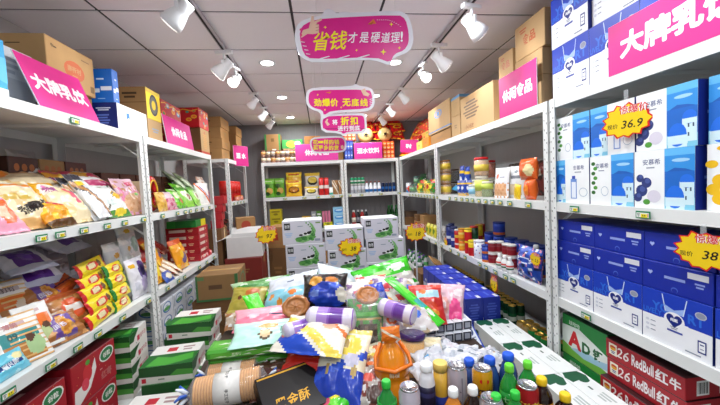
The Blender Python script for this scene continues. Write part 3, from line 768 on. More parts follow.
def cart(x0, x1, h, kind, label, mat=KRAFT, z=None, inset=.02, d=.3, group='cartons on the right top shelf', up=0., side='R', tape=True):
    yc, w = spanR(x0, x1, inset=inset)
    o = carton('cardboard_carton', w-.02, d, h, mat, kraft_art(kind), tape=tape)
    o.location = (XR+inset+d/2, yc, (RZ[3] if z is None else z)+up+.0006); o.rotation_euler = (0, 0, RA)
    return tag(o, label, 'carton', group)
cart(517.5, 546, .2, 'plain', 'kraft carton on the right top shelf by the post, bottom of the tall stack', mat=KRAFTL, inset=.055)
cart(517.5, 546, .17, 'plain', 'kraft carton in the middle of the tall stack by the right post', mat=KRAFTL, inset=.055, up=.2012)
cart(518, 549, .235, 'red', 'kraft carton with red print topping the tall stack by the right post', mat=KRAFTL, inset=.055, up=.3724)
cart(500, 516.8, .33, 'plain', 'kraft carton behind the pink sign, lower of the pair beside tall stack', mat=KRAFTL, inset=.09)
cart(501.5, 517, .19, 'red', 'kraft carton with small red print, upper of the pair beside tall stack', mat=KRAFTL, inset=.09, up=.3312)
b = MB(); b.box(.1, .08, .17, PAPERW); whd = (.1, .08, .17); rowtext(b, 'F', whd, .5, .3, .7, 3, .6, GREYT); b.ell('F', whd, .5, .8, .12, .06, CARDR)
o = b.build('small_white_box'); yc, w = spanR(498, 506); o.location = (XR+.062, yc-.02, RZ[3]+.0006); o.rotation_euler = (0, 0, RA); tag(o, 'small white box just behind the pink sign on the right top shelf', 'box')
yc, w = spanR(537.5, 546); b = MB(); b.box(w-.03, .02, .14, KRAFTL, ch=.001)
o = b.build('cardboard_piece'); o.location = (XR+.025, yc+.03, RZ[3]+.0006); o.rotation_euler = (0, 0, RA); tag(o, 'small upright kraft board between pink sign and right post', 'cardboard')
cart(463, 497, .34, 'print', 'kraft carton printed with black lines, left of the pink sign', inset=.03, d=.3, mat=KRAFTL)
cart(453.8, 463, .22, 'plain', 'pale carton under the blue-banded one on the right top shelf', inset=.05, mat=KRAFTL)
cart(453.8, 463, .2, 'band', 'pale carton with a blue band, stacked beside the line-printed carton', inset=.05, mat=KRAFTL, up=.2212)
cart(432.5, 453.2, .135, 'plain', 'kraft carton carrying the blue-ringed carton on the right top shelf', inset=.05, mat=KRAFT, d=.38)
cart(431, 453, .31, 'blue', 'kraft carton with a blue ring emblem on the right top shelf', inset=.035, mat=KRAFTL, up=.1362)
cart(424.5, 431, .13, 'plain', 'orange box at the shelf edge left of the blue-ringed carton', inset=.02, mat=C('e08a2e'), tape=False, d=.2)
cart(418.5, 424.2, .12, 'plain', 'yellow box at the shelf edge in front of the red heap', inset=.02, mat=C('d8c860'), tape=False, d=.16)
cart(420.5, 430.8, .15, 'dots', 'colourful dotted carton in the pile near the red packs, lower one', inset=.21, mat=C('d8c080'), tape=False, d=.24)
cart(420.5, 430.8, .15, 'dots', 'colourful dotted carton in the pile near the red packs, middle one', inset=.21, mat=C('e0b060'), tape=False, d=.24, up=.151)
cart(420.5, 430.5, .13, 'dots', 'red dotted carton topping the pile near the red packs', inset=.21, mat=C('c83028'), tape=False, d=.24, up=.302)
yc, w = spanR(467, 500, inset=.4)
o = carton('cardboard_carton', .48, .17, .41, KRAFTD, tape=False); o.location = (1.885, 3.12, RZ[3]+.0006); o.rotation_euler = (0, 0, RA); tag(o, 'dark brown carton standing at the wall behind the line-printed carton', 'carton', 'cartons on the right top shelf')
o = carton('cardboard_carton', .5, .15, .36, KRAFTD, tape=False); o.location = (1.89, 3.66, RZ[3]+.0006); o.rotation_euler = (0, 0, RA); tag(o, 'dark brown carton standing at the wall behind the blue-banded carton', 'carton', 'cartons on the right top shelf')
def sign_on(y0, y1, h, s, label, x, z, rz, tilt=0, size=.4, lean=0):
    o = signboard('aisle_sign', abs(y1-y0), h, s, PINKS, SIGNW, size, .035)
    o.location = (x, (y0+y1)/2, z+.0006); o.rotation_euler = (lean, 0, rz)
    return tag(o, label, 'sign', 'pink aisle signs')
ya, yb = atX(499, 118, XR).y, atX(536.5, 102, XR).y
sign_on(ya, yb, .3, '休闲食品', 'pink aisle sign with white letters before the kraft cartons on the right', XR+.008, RZ[3], RA, size=.3)
o = sign_on(5.42, 5.02, .2, '零食', 'small tilted pink sign at the back right corner of the top shelf', XR+.03, RZ[3]+.03, RA+.5, size=.36); o.rotation_euler = (0, .12, RA+.5)
# heap of red packs at the back right corner
def red_art(k): return zones(F('c8141c'), ('e', .5, .55, .3, .2, F('e8c22a')), ('e', .5, .55, .2, .13, F('c8141c')), ('v', .05, .1, F('f0d030')), ('s', 19, 13, k, .55, F('7a0c14')))
RP = [proto(bag('red_packet', .34, .26, .11, red_art(k), seed=k+11)) for k in range(3)]
k = 0
for lv in range(3):
    for q, y in enumerate((5.06, 5.36, 5.66)):
        put(RP[(lv+q) % 3], (XR+.08+.11*lv, y+.06, RZ[3]+.002+.19*lv), 'red festive packet in the corner heap, tier %s up, %s' % (ORD[lv], ('nearest the dotted cartons', 'middle', 'in the corner')[q]), 'packet', 'red festive packets', rx=-.75+.12*(q-1), ry=.1*((lv*2+q) % 3-1), rz=RA+.3, sc=(.86, .55, 1.15)); k += 1
for lv in range(3):
    for q, x in enumerate((.9, 1.16, 1.42)):
        put(RP[(lv+q+1) % 3], (x+.04*(lv % 2), YB+.17+.09*lv, BZ[3]+.34+.14*lv), 'red festive packet behind the round bread bags, tier %s up, %s' % (ORD[lv], ('left', 'middle', 'right')[q]), 'packet', 'red festive packets', rx=-.7, ry=.1*((lv+q) % 3-1), rz=.08*(q-1), sc=(.78, .5, .95))
put(RP[1], (XR+.12, 5.16, RZ[3]+.2), 'red festive packet draped over the small tilted pink sign', 'packet', 'red festive packets', rx=-.9, rz=RA+.3)
# ---- middle shelf of the middle unit, far to near
Zm = RZ[2]+.0008
def onR(x, py=None, inset=.08): return atX(x, 190, XR+inset).y
NUT = C('8a5a22', var=.3, scale=60); NUT2 = C('b5813c', var=.3, scale=60)
JY = proto(jar('nut_jar', .048, .135, NUT2, C('8a5a22'), C('d8b83a'), lz=(.2, .7)))
for i in range(3): put(JY, (XR+.075, onR(441.5), Zm+.1356*i), 'yellow-labelled nut jar in the further jar column, %s' % level(i, 3), 'jar', 'yellow-labelled nut jars')
for i in range(3): put(JY, (XR+.09, onR(447.3, inset=.09), Zm+.1356*i), 'yellow-labelled nut jar in the nearer jar column beside the first, %s' % level(i, 3), 'jar', 'yellow-labelled nut jars')
JD = proto(jar('dark_jar', .055, .15, C('3a2214', var=.3, scale=50), C('4a3418'), None))
for i, (x, ins, l) in enumerate(((455, .24, 'lower'), (455.2, .24, 'upper'))): put(JD, (XR+ins, onR(x, inset=ins), Zm+.1506*i), 'dark jar behind the light blue bread bag, '+l, 'jar', 'dark jars')
BRB = bag('bread_bag', .30, .16, .11, zones(F('3aa6de'), ('e', .62, .5, .28, .3, F('d8a84a')), ('e', .62, .5, .2, .2, F('e8c878')), ('e', .2, .6, .1, .2, F('7fd0f0'))), seed=5)
tag(BRB, 'light blue bread bag lying at the far end of right middle shelf', 'bread bag'); BRB.location = (XR+.12, onR(451.5)-.02, Zm+.058); BRB.rotation_euler = (-1.3, 0, RA)
BX = proto(bag('biscuit_packet', .1, .2, .06, zones(F('2346a8'), ('v', .72, .82, F('e8c02a')), ('v', 0, .2, F('e8b82a')), ('e', .5, .5, .3, .12, F('dfe6f2')), ('d', .3, .36, .5, F('6aa0e0'))), seed=8))
for i, (x, ins, l) in enumerate(((461, .05, 'first'), (464.5, .05, 'second'), (468.5, .06, 'third'), (463, .14, 'behind, further'), (468, .15, 'behind, nearer'))):
    put(BX, (XR+ins, onR(x, inset=ins), Zm), 'blue and yellow biscuit packet standing beside the bread bag, '+l, 'biscuit packet', 'blue biscuit packets', rz=RA, sc=(1, 1, .8 if i < 3 else 1.5))
JC = proto(jar('candy_jar', .05, .16, C('e2d2b0', var=.3, scale=50), C('e6e2d6'), C('d9dfc8')))
put(JC, (XR+.17, onR(476, inset=.17), Zm), 'clear candy jar with pale lid behind the small blue-labelled jar', 'jar', 'candy jars')
JB = jar('candy_jar', .042, .115, C('d8e2e0', var=.2), C('e8e6dc'), C('86bcd8')); tag(JB, 'small clear jar with a pale blue label at the shelf edge', 'jar', 'candy jars'); JB.location = (XR+.05, onR(473, inset=.05), Zm)
JL = proto(jar('snack_tub', .062, .19, C('c9b27c', var=.3, scale=40), C('d8d2c0'), C('cfe060'), lz=(.3, .8)))
put(JL, (XR+.075, onR(482, inset=.075), Zm), 'clear snack tub with a lime label below the red-lidded tub', 'tub', 'clear snack tubs')
JL2 = jar('snack_tub', .066, .17, C('d6a878', var=.4, scale=30), C('c81e22'), C('dfc24a'), lz=(.25, .6)); tag(JL2, 'clear snack tub with a red lid stacked on the lime-labelled tub', 'tub', 'clear snack tubs'); JL2.location = (XR+.075, onR(482, inset=.075), Zm+.1906)
JL3 = jar('snack_tub', .07, .17, C('c8602a', var=.5, scale=25), C('c81e22'), None); tag(JL3, 'clear snack tub with red lid and red sweets, behind the stacked tub', 'tub', 'clear snack tubs'); JL3.location = (XR+.24, onR(489, inset=.24), Zm+.17)
JL4 = jar('snack_tub', .07, .165, C('6a4428', var=.4, scale=25), C('e8e0d0'), C('f0f0ea')); tag(JL4, 'white-labelled tub carrying the tub of red sweets', 'tub', 'clear snack tubs'); JL4.location = (XR+.24, onR(489, inset=.24), Zm)
OLV = jar('snack_tub', .05, .14, C('7a8a3a', var=.4, scale=30), C('ded8c8'), C('c8d860'), lz=(.5, .85)); tag(OLV, 'olive green snack tub beside the shrimp chip pouch', 'tub', 'clear snack tubs'); OLV.location = (XR+.065, onR(487.6, inset=.065), Zm)
WP = proto(bag('snack_pouch', .185, .245, .05, zones(F('eef0f2'), ('r', .08, .06, .92, .48, F('e6b48a')), ('s', 26, 26, 1, .35, F('d99a6c')), ('e', .3, .7, .1, .09, F('d86a48')), ('r', .5, .62, .8, .66, F('9aa0b0')), ('v', .5, 1, F('eef0f2')), ('e', .32, .72, .1, .08, F('d86a48')), ('r', .5, .66, .82, .7, F('8a90a2'))), seed=15, gusset=.5, wrinkle=.5))
yc, w = spanR(492.5, 510.5, inset=.05); put(WP, (XR+.05, yc, Zm), 'white shrimp chip pouch standing at the right middle shelf edge', 'snack pouch', 'white snack pouches', rz=RA+.1, rx=-.1)
WP2 = bag('snack_pouch', .18, .25, .05, zones(F('e2e4e6'), ('r', .1, .1, .9, .42, F('cbb89a')), ('r', .2, .6, .8, .7, F('7a8088')), ('e', .5, .82, .12, .05, F('8a929a'))), seed=16, gusset=.5, wrinkle=.5); tag(WP2, 'grey-white snack pouch behind the shrimp chip pouch, nearer the post', 'snack pouch', 'white snack pouches'); WP2.location = (XR+.1, onR(516, inset=.1), Zm); WP2.rotation_euler = (-.12, 0, RA+.15)
# orange animal-shaped gift bag: plain orange lobes with a banana print, no face
b = MB(); OR1, OR2 = F('e8641c'), F('f08a2a')
bag_mb(.2, .15, .1, zones(OR1, ('e', .75, .45, .2, .3, F('e8d8a0'))), seed=31, seal=.03, wrinkle=.4, b=b, T=Tm(0, 0, .14))
bag_mb(.12, .15, .09, zones(OR1, ('e', .5, .45, .33, .36, F('d8481a')), ('e', .5, .45, .25, .28, OR2)), seed=32, seal=.03, wrinkle=.4, b=b, T=Tm(.02, 0, 0))
o = b.build('snack_gift_bag'); tag(o, 'orange shaped snack gift bag with bananas beside the right post', 'gift bag'); o.location = (XR+.065, onR(528.5, inset=.06), Zm); o.rotation_euler = (0, 0, RA); o.scale = (.95, .95, 1)
b = MB(); bag_mb(.085, .11, .03, zones(F('f2cc20'), ('d', .3, .36, 1.2, F('b88a10')), ('d', .7, .74, 1.2, F('b88a10'))), seed=33, seal=.02, wrinkle=.3, b=b, T=Tm(-.1, -.035, 0, ry=.15)); b.build('banana_print', o)
CB = bag('clear_snack_bag', .18, .22, .1, zones(F('d8d0c4'), ('s', 12, 15, 1, .2, F('b8705a')), ('e', .4, .4, .3, .2, F('cf4a3a'))), seed=34); tag(CB, 'pale snack bag behind the orange gift bag', 'snack bag'); CB.location = (XR+.25, onR(518, inset=.25), Zm); CB.rotation_euler = (-.15, 0, RA)
for i in range(3):
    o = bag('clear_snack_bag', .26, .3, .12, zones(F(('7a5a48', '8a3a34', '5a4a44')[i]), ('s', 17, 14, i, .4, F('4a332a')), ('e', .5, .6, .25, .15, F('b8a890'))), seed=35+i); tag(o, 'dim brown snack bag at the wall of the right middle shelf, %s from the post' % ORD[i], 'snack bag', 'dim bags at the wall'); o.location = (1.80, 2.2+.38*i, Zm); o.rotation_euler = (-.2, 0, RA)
# ---- lower shelf of the middle unit
Zl = RZ[1]+.0008
def onL(x, inset): return atX(x, 245, XR+inset).y
def stand(p, x, inset, label, cat, group, dz=0, sc=None): return put(p, (XR+inset, onL(x, inset), Zl+dz), label, cat, group, sc=sc, rz=RA)
CLP = proto(bag('clear_snack_bag', .12, .2, .06, zones(F('c8c4bc'), ('s', 16, 18, 2, .3, F('8a7a6a')), ('v', .7, 1, F('d8d4d0'))), seed=41))
stand(CLP, 444, .06, 'pale clear snack bag at the far end of the right lower shelf', 'snack bag', 'clear snack bags low')
TN = proto(tin('snack_tube', .037, .2, [(.1, C('1c2a6a')), (.35, C('2c3a8a')), (.5, C('dfe2ea')), (.7, C('2c3a8a')), (1, C('1c2a6a'))], C('222a5a'), .08))
for i, (x, ins) in enumerate(((450, .06), (454.5, .05), (452, .14))): stand(TN, x, ins, 'navy snack tube on the right lower shelf, %s' % ('nearer the pale bag', 'nearer the red tube', 'behind the others')[i], 'snack tube', 'navy snack tubes', sc=(1, 1, 1.15))
TR = proto(tin('snack_tube', .034, .21, [(.2, C('c8201e')), (.3, C('f0d8d0')), (.6, C('c8201e')), (.75, C('e8c040')), (1, C('b81a1a'))], C('d8d0c8'), .06))
stand(TR, 458, .06, 'red snack tube between the navy and the orange tubes', 'snack tube', 'red snack tubes')
TO = proto(tin('snack_tube', .036, .118, [(.15, C('e07a14')), (.5, C('f0a828')), (.7, C('f4d870')), (1, C('e07a14'))], C('c8902a'), .08))
for i in range(2): stand(TO, 462.3, .055, 'orange snack tube, %s of the two-high column' % ('lower', 'upper')[i], 'snack tube', 'orange snack tubes', .1186*i)
TT = proto(tin('snack_tube', .037, .27, [(.45, C('c81a1e')), (.52, C('f0d020')), (.9, C('c81a1e')), (1, C('f0d020'))], C('d8b42a'), .05))
TG = proto(tin('snack_tube', .037, .27, [(.35, C('14502e')), (.55, C('e8e0d0')), (.7, C('14502e')), (1, C('0f3a22'))], C('c8342a'), .05))
TYL = proto(tin('snack_tube', .037, .27, [(.4, C('d8b81a')), (.6, C('b8322a')), (1, C('d8b81a'))], C('c8a020'), .05))
TRD = proto(tin('snack_tube', .037, .26, [(.3, C('a02a1e')), (.5, C('e0b030')), (1, C('8a1a1a'))], C('a8321e'), .05))
stand(TT, 468.5, .055, 'tall red snack tube with yellow band at the shelf edge', 'snack tube', 'tall snack tubes', sc=(1, 1, .95))
stand(TG, 474.5, .13, 'tall dark green snack tube behind the white canister', 'snack tube', 'tall snack tubes', sc=(1.1, 1.1, 1))
stand(TYL, 479.5, .23, 'tall yellow snack tube behind the white canister', 'snack tube', 'tall snack tubes')
stand(TRD, 482, .3, 'tall brownish red snack tube behind the blue tins', 'snack tube', 'tall snack tubes')
TRY = tin('snack_tube', .04, .15, [(.6, C('c81a1e')), (.72, C('f0d020')), (1, C('e8c21a'))], C('e8d030'), .1); tag(TRY, 'short red and yellow snack tube at the edge beside the white canister', 'snack tube'); TRY.location = (XR+.05, onL(472.5, .05), Zl)
TWH = MB(); r_, h_ = .05, .168
TWH.lathe([(r_*.97, 0), (r_, .003), (r_, h_*.93)], C('e2e4ee'), 18)
for k in range(26):
    a = k*2.4; z = .02+.005*k; TWH.lathe([(.007, 0), (.0005, .0012)], C(('4a58a8', 'c85a4a')[k % 2]), 7, Matrix.Translation((r_*math.cos(a), r_*math.sin(a), z)) @ Matrix.Rotation(a, 4, 'Z') @ Matrix.Rotation(PI/2, 4, 'Y'))
o = TWH.build('snack_canister'); b = MB(); b.lathe([(r_*1.03, h_*.92), (r_*1.03, h_-.002), (r_*.95, h_)], C('e8e8ee'), 18); b.build('lid', o)
tag(o, 'white canister dotted with blue and red at the right lower shelf edge', 'canister'); o.location = (XR+.06, onL(479.3, .06), Zl)
TB = proto(tin('blue_tin', .04, .075, [(.3, C('d8702a')), (1, C('2040a0'))], C('1c3690'), .12))
for i in range(2): stand(TB, 486.2, .05, 'blue tin with orange band at the edge beside the canister, %s' % ('lower', 'upper')[i], 'tin', 'blue tins', .0756*i, sc=(1, 1, 1))
TBB = proto(tin('blue_tin', .052, .115, [(.2, C('c8622a')), (.75, C('1c3a9a')), (1, C('2448b0'))], C('18307e'), .12))
k = 0
for ins, xs_ in ((.2, (490.5, 499.5)), (.2, (511, 522)), (.2, (533, 541))):
    for x in xs_:
        for lv in (0, 1):
            stand(TBB, x, ins, 'large blue tin, back row, %s tier, %s from far end' % (('lower', 'upper')[lv], ORD[k]), 'tin', 'large blue tins', .1156*lv)
        k += 1
stand(TBB, 499.5, .2, 'single large blue tin on top of the back row of blue tins', 'tin', 'large blue tins', .2312)
TDR = proto(tin('dark_red_tin', .037, .1, [(.12, C('e2dcd4')), (.6, C('8a1420')), (.75, C('8e3a44')), (1, C('7a1220'))], C('e8e2da'), .12))
k = 0
for x, ins in ((492.5, .055), (499.2, .06), (506.5, .06), (511.6, .075)):
    for lv in (0, 1): stand(TDR, x, ins+(.045 if x > 495 else 0), 'dark red tin with pale lid, %s tier, %s from the blue tins' % (('lower', 'upper')[lv], ORD[k]), 'tin', 'dark red tins', .1006*lv)
    k += 1
WB = proto(bottle('milk_bottle', .028, .125, C('ebebe8', rough=.3), C('f4f4f0'), [(.35, C('2f7a3a')), (.6, C('e8e8e4')), (1, C('c8423a'))], capr=.5))
for i, (x, ins) in enumerate(((499.3, .03), (504.4, .03), (509.4, .032))): stand(WB, x, ins, 'small white bottle with green-red label, %s from the viewer' % ORD[2-i], 'bottle', 'small white bottles')
WBT = bottle('milk_bottle', .033, .2, C('d8d8d8', rough=.3), C('c8c8c4'), C('b0b4b8')); tag(WBT, 'tall pale bottle standing behind the big blue packet', 'bottle'); WBT.location = (XR+.12, onL(536, .12), Zl); WBT.scale = (1, 1, 1.25)
yc, w = spanR(514, 539, inset=.05)
def cookie_fn(k): return zones(F('1c46a8'), ('v', .82, 1, F('2a5cc4')), ('s', 15, 17, k, .5, F('0e1c50')), ('s', 21, 13, k+1, .72, F('e090a8')), ('s', 11, 22, k+2, .78, F('dfe8f4')), ('e', .5, .6, .3, .09, F('cfd8ee')), ('e', .5, .6, .25, .06, F('1c46a8')))
o = bag('cookie_packet', w*.96, .235, .1, cookie_fn(.4), seed=51, nx=22, ny=26); tag(o, 'big blue cookie packet with dark and pink dots on right lower shelf', 'cookie packet'); o.location = (XR+.06, yc, Zl); o.rotation_euler = (-.08, 0, RA)
mount_pad(burst_at('R', 535.5, 259, 17, '5.5', 'yellow price burst on the big blue cookie packet', 7, XR+.004))
mount_pad(burst_at('R', 445.8, 242, 8, '3', 'small yellow price burst at the navy tubes', 8, XR+.012, hr=1))
tags('R', RZ[2], [443, 449.5, 455.5, 461, 466.5, 473, 480, 487, 495, 505, 524], 'right middle shelf of the middle unit')
tags('R', RZ[1], [442, 450, 457, 472, 478.5, 488, 498.5, 506.5], 'right lower shelf of the middle unit')
# ---- bottom of the middle unit: beer cans
Zb = RZ[0]+.0008
GC = proto(can('beer_can', .033, .165, [(.25, C('0f3a24', metal=.4)), (.5, C('cfd8c8', metal=.4)), (.7, C('1a5a34', metal=.4)), (1, C('0f3a24', metal=.4))], lid=M('gold_lid', 'c8a24a', rough=.3, metal=.8)))
GC2 = proto(can('beer_can', .033, .122, [(.3, C('1c6a34', metal=.4)), (.6, C('d8d8c8', metal=.4)), (.8, C('1c6a34', metal=.4)), (1, C('2a8a44', metal=.4))], lid=M('gold_lid', 'c8a24a', rough=.3, metal=.8)))
GC3 = proto(can('beer_can', .033, .122, [(.5, C('7a5a44', metal=.4)), (1, C('b89a6a', metal=.4))], lid=M('gold_lid', 'c8a24a', rough=.3, metal=.8)))
for r_ in range(2):
    for c in range(10):
        y = 3.72-.072*c
        put(GC, (XR+.05+.07*r_, y, Zb+.166), 'tall dark green can, upper tier, %s row, %s from far end of bottom board' % (('front', 'back')[r_], ORD[c]), 'can', 'tall green beer cans')
        put(GC, (XR+.05+.07*r_, y, Zb), 'tall dark green can, lower tier, %s row, %s from far end of bottom board' % (('front', 'back')[r_], ORD[c]), 'can', 'tall green beer cans')
for r_ in range(2):
    for c in range(6):
        y = 2.32-.07*c
        put(GC2 if c > 1 else GC3, (XR+.06+.07*r_, y, Zb+.123), 'short beer can, upper tier, %s row, %s from the blue cartons' % (('front', 'back')[r_], ORD[c]), 'can', 'short beer cans')
        put(GC2 if c > 1 else GC3, (XR+.06+.07*r_, y, Zb), 'short beer can, lower tier, %s row, %s from the blue cartons' % (('front', 'back')[r_], ORD[c]), 'can', 'short beer cans')
for r_ in range(2):
    for c in range(8):
        put(GC, (XR+.06+.07*r_, 2.93-.07*c, Zb), 'tall green can beside nearer blue cartons, lower tier, %s row, %s from far end' % (('front', 'back')[r_], ORD[c]), 'can', 'tall green beer cans')
        if c > 2 or r_: put(GC, (XR+.06+.07*r_, 2.93-.07*c, Zb+.166), 'tall green can beside nearer blue cartons, upper tier, %s row, %s from far end' % (('front', 'back')[r_], ORD[c]), 'can', 'tall green beer cans')
o = burst_at('R', 494, 284, 14, '5', 'yellow price burst on a red card over the blue cartons', 9, XR-.012, hr=1.1)
b = MB(); b.box(.1, .002, .14, C('8a4a44'), Tm(0, .003, -.06), ch=.0004); b.build('backing_card', o); mount_pad(o)
b = MB(); b.box(.19, .16, .012, KRAFT, ch=.002); o = b.build('cardboard_flap'); tag(o, 'loose kraft cardboard flap leaning over the far end of the blue cartons', 'cardboard'); o.location = (1.3, 3.72, .50); o.rotation_euler = (.5, .5, .4)
o = carton('cardboard_carton', .3, .3, .42, KRAFTD, kraft_art('plain')); tag(o, 'brown carton on the floor at the far end of the dark blue cartons', 'carton', 'floor cartons on the right'); o.location = (1.21, 3.72, .0005); o.rotation_euler = (0, 0, RA)
# ---- far unit
def farR(x, ins, z=190): return atX(x, z, XR+ins).y
o = bag('red_packet', .2, .12, .1, zones(F('c8281e'), ('e', .5, .5, .3, .3, F('e8702a'))), seed=61); tag(o, 'red packet in the far corner of the right middle shelf', 'packet'); o.location = (XR+.08, 5.5, Zm); o.rotation_euler = (-.3, 0, RA)
SGN = bag('green_gift_bag', .34, .3, .1, zones(F('1c5a28'), ('e', .6, .6, .2, .2, F('3a9a3a')), ('d', .4, .45, -.6, F('e8e8e8')), ('e', .3, .3, .15, .15, F('c83a2a'))), seed=62); tag(SGN, 'dark green gift bag at the back of the far right middle shelf', 'gift bag'); SGN.location = (XR+.3, 5.45, Zm); SGN.rotation_euler = (-.1, 0, RA)
CUPB = tin('drink_cup', .045, .16, [(.6, C('3a90c8')), (1, C('dfe8ee'))], C('e8eef0')); tag(CUPB, 'blue and white drink cup on the far right middle shelf', 'cup'); CUPB.location = (XR+.09, farR(409, .09), Zm)
GJ = proto(jar('green_jar', .05, .13, C('3a5a3a', var=.3, scale=40), C('2a6a5a'), C('6a9a70')))
for i, (x, ins, dz) in enumerate(((412.5, .06, 0), (417, .2, 0), (417, .2, .1306))): put(GJ, (XR+ins, farR(x, ins), Zm+dz), 'green jar on the far right middle shelf, %s' % ('front one', 'lower of the stacked pair', 'upper of the stacked pair')[i], 'jar', 'green jars')
SN = [proto(bag('snack_bag', .15, .17, .07, zones(F(a), ('e', .5, .55, .3, .2, F(b_)), ('v', .85, 1, F(c)), ('s', 13, 15, i, .7, F(c))), seed=70+i)) for i, (a, b_, c) in enumerate((('d8c81e', 'b8281e', '3a7a2a'), ('3a8a2a', 'e8d82a', 'c8321e'), ('c89a2a', '6a3a1a', 'e8d060')))]
for i, x in enumerate((419, 422, 425, 428.5, 432)):
    put(SN[i % 3], (XR+.06, farR(x, .06), Zm), 'small bright snack bag standing on the far right middle shelf, %s from far end' % ORD[i], 'snack bag', 'bright snack bags', rz=RA+.1*(i % 2), rx=-.12)
    put(SN[(i+1) % 3], (XR+.17, farR(x+1, .17)+.02, Zm+.03), 'small bright snack bag, second row of far right middle shelf, %s from end' % ORD[i], 'snack bag', 'bright snack bags', rz=RA-.1*(i % 2), rx=-.25)
for i, (x, w, h, dz, ins, c) in enumerate(((404, .26, .14, 0, .05, KRAFTD), (416, .2, .14, 0, .05, KRAFT), (421.5, .2, .12, 0, .06, KRAFTL), (416, .19, .1, .1408, .06, KRAFTD), (422, .17, .13, .1208, .07, KRAFT), (405, .24, .1, .1408, .07, C('5a4638')))):
    o = carton('small_carton', w, .2, h, c, kraft_art('plain'), tape=False); o.location = (XR+ins+.1, farR(x, ins, 225), Zl+dz); o.rotation_euler = (0, 0, RA)
    tag(o, ('dark brown carton at the corner end of the right lower shelf', 'tan carton in the far unit, beside the dark one', 'pale carton in the far unit, nearer the yellow packets', 'brown carton on the tan carton, far unit', 'tan carton on the pale carton, far unit', 'grey-brown tray on the corner carton, far unit')[i], 'carton', 'small cartons far right')
YT = proto(bag('yellow_packet', .11, .17, .05, zones(F('d8cc3a'), ('e', .5, .5, .3, .22, F('6a8a2a')), ('v', .8, 1, F('e8e070'))), seed=77))
for i, x in enumerate((427.8, 431, 434.4)): put(YT, (XR+.055, farR(x, .055, 230), Zl), 'yellow-green packet on the far right lower shelf, %s from far end' % ORD[i], 'packet', 'yellow-green packets', rz=RA, rx=-.1)
for i, x in enumerate((425.5, 430.5)): put(TO, (XR+.3, farR(x, .3, 225), Zl+.0), 'orange snack tube behind the yellow-green packets, %s' % ('further', 'nearer')[i], 'snack tube', 'orange snack tubes', sc=(1, 1, 1.9))
BT = proto(bottle('drink_bottle', .036, .2, C('3a6a4a', rough=.2), C('7a5ab0'), C('d8d8e0'))); BT2 = proto(bottle('drink_bottle', .036, .2, C('d0d4d4', rough=.2), C('3a8a3a'), C('4a9a5a')))
for c in range(7):
    put((BT, BT2)[c % 2], (XR+.06, 5.55-.1*c, Zb), 'drink bottle on the bottom board of the far right unit, %s from far end' % ORD[c], 'bottle', 'bottles at the far right bottom')
    put((BT2, BT)[c % 2], (XR+.16, 5.55-.1*c, Zb), 'drink bottle in the back row, bottom board far right, %s from far end' % ORD[c], 'bottle', 'bottles at the far right bottom')
tags('R', RZ[2], [402, 405, 408, 411, 414, 417, 420, 423, 426.5, 430], 'right middle shelf of the far unit')
tags('R', RZ[1], [410, 420, 427, 433], 'right lower shelf of the far unit')
# ---------------------------------------------------------------- back wall shelves
def bx(x, ins=.0, z=1.3): return atY(x, 190, YB+ins).x
def spanB(x0, x1, ins=.03): a, c = bx(x0, ins), bx(x1, ins); return (a+c)/2, abs(c-a)
Zt, Zk, Zo, Zbb = BZ[3]+.0008, BZ[2]+.0008, BZ[1]+.0008, BZ[0]+.0008
SJ = [proto(jar('snack_jar', .0395, .105, C(c, var=.35, scale=40), C('8a5a3a'), C(l), lz=(.3, .75))) for c, l in (('8a4a2a', 'e8d8b8'), ('b0703a', 'd8a060'), ('6a3a2a', 'f0e0c8'))]
for lv in (0, 1):
    for k in range(8):
        put(SJ[(k*2+lv) % 3], (bx(265.6+4.75*k, .07), YB+.07, Zt+.1058*lv), 'small brown snack jar at the back shelf top, %s row, %s from the left' % (('lower', 'upper')[lv], ORD[k]), 'jar', 'small snack jars')
def ctn(x0, x1, h, up, mat, label, art=None, ins=.05, d=.25, group='cartons on the back shelf top', z=None, tape=False, name='cardboard_carton'):
    xc, w = spanB(x0, x1, ins); o = carton(name, w-.006, d, h, mat, art, tape=tape)
    o.location = (xc, YB+ins+d/2, (Zt if z is None else z)+up); return tag(o, label, 'carton', group)
def kg(b, whd): b.rect('F', whd, .0, 0, .12, 1, C('4a8a4a')); b.rect('F', whd, .88, 0, 1, 1, C('4a8a4a')); b.rect('F', whd, .4, .55, .6, .75, C('7a5a30')); b.rect('F', whd, .45, .0, .7, .1, C('dfe2da'))
def yg(b, whd):
    b.ell('F', whd, .45, .5, .25, .4, C('d8d040')); b.ell('F', whd, .75, .55, .15, .3, C('e8e4c0')); rowtext(b, 'F', whd, .4, .4, .6, 2, .2, C('8a6a2a'))
def kr(b, whd): rowtext(b, 'F', whd, .5, .3, .7, 3, .6, C('8a5a2a')); b.rect('F', whd, 0, 0, 1, .06, C('5a4a2a'))
ctn(263, 285, .212, 0, KRAFTD, 'brown carton behind the jars at the left end of the back shelf top', ins=.13)
ctn(285.3, 306, .24, 0, KRAFTL, 'kraft carton right of the jars on the back shelf top', kr, ins=.14)
ctn(267.5, 283.5, .28, .2125, KRAFT, 'kraft carton with green sides on the back shelf, top left', kg, ins=.13)
ctn(284.5, 305.5, .15, .2405, C('3f9a4a'), 'green carton with yellow print above the kraft carton, back shelf', yg, ins=.14)
ctn(306.8, 324, .25, 0, KRAFT, 'brown-orange carton behind the left pink sign, lower', kr, ins=.12)
ctn(307, 323, .19, .2505, C('a8703a'), 'brown-orange carton behind the small hanging sign, upper', kr, ins=.12)
ctn(324.5, 345, .2, 0, KRAFT, 'plain carton behind the right half of the left pink sign', kr, ins=.12)
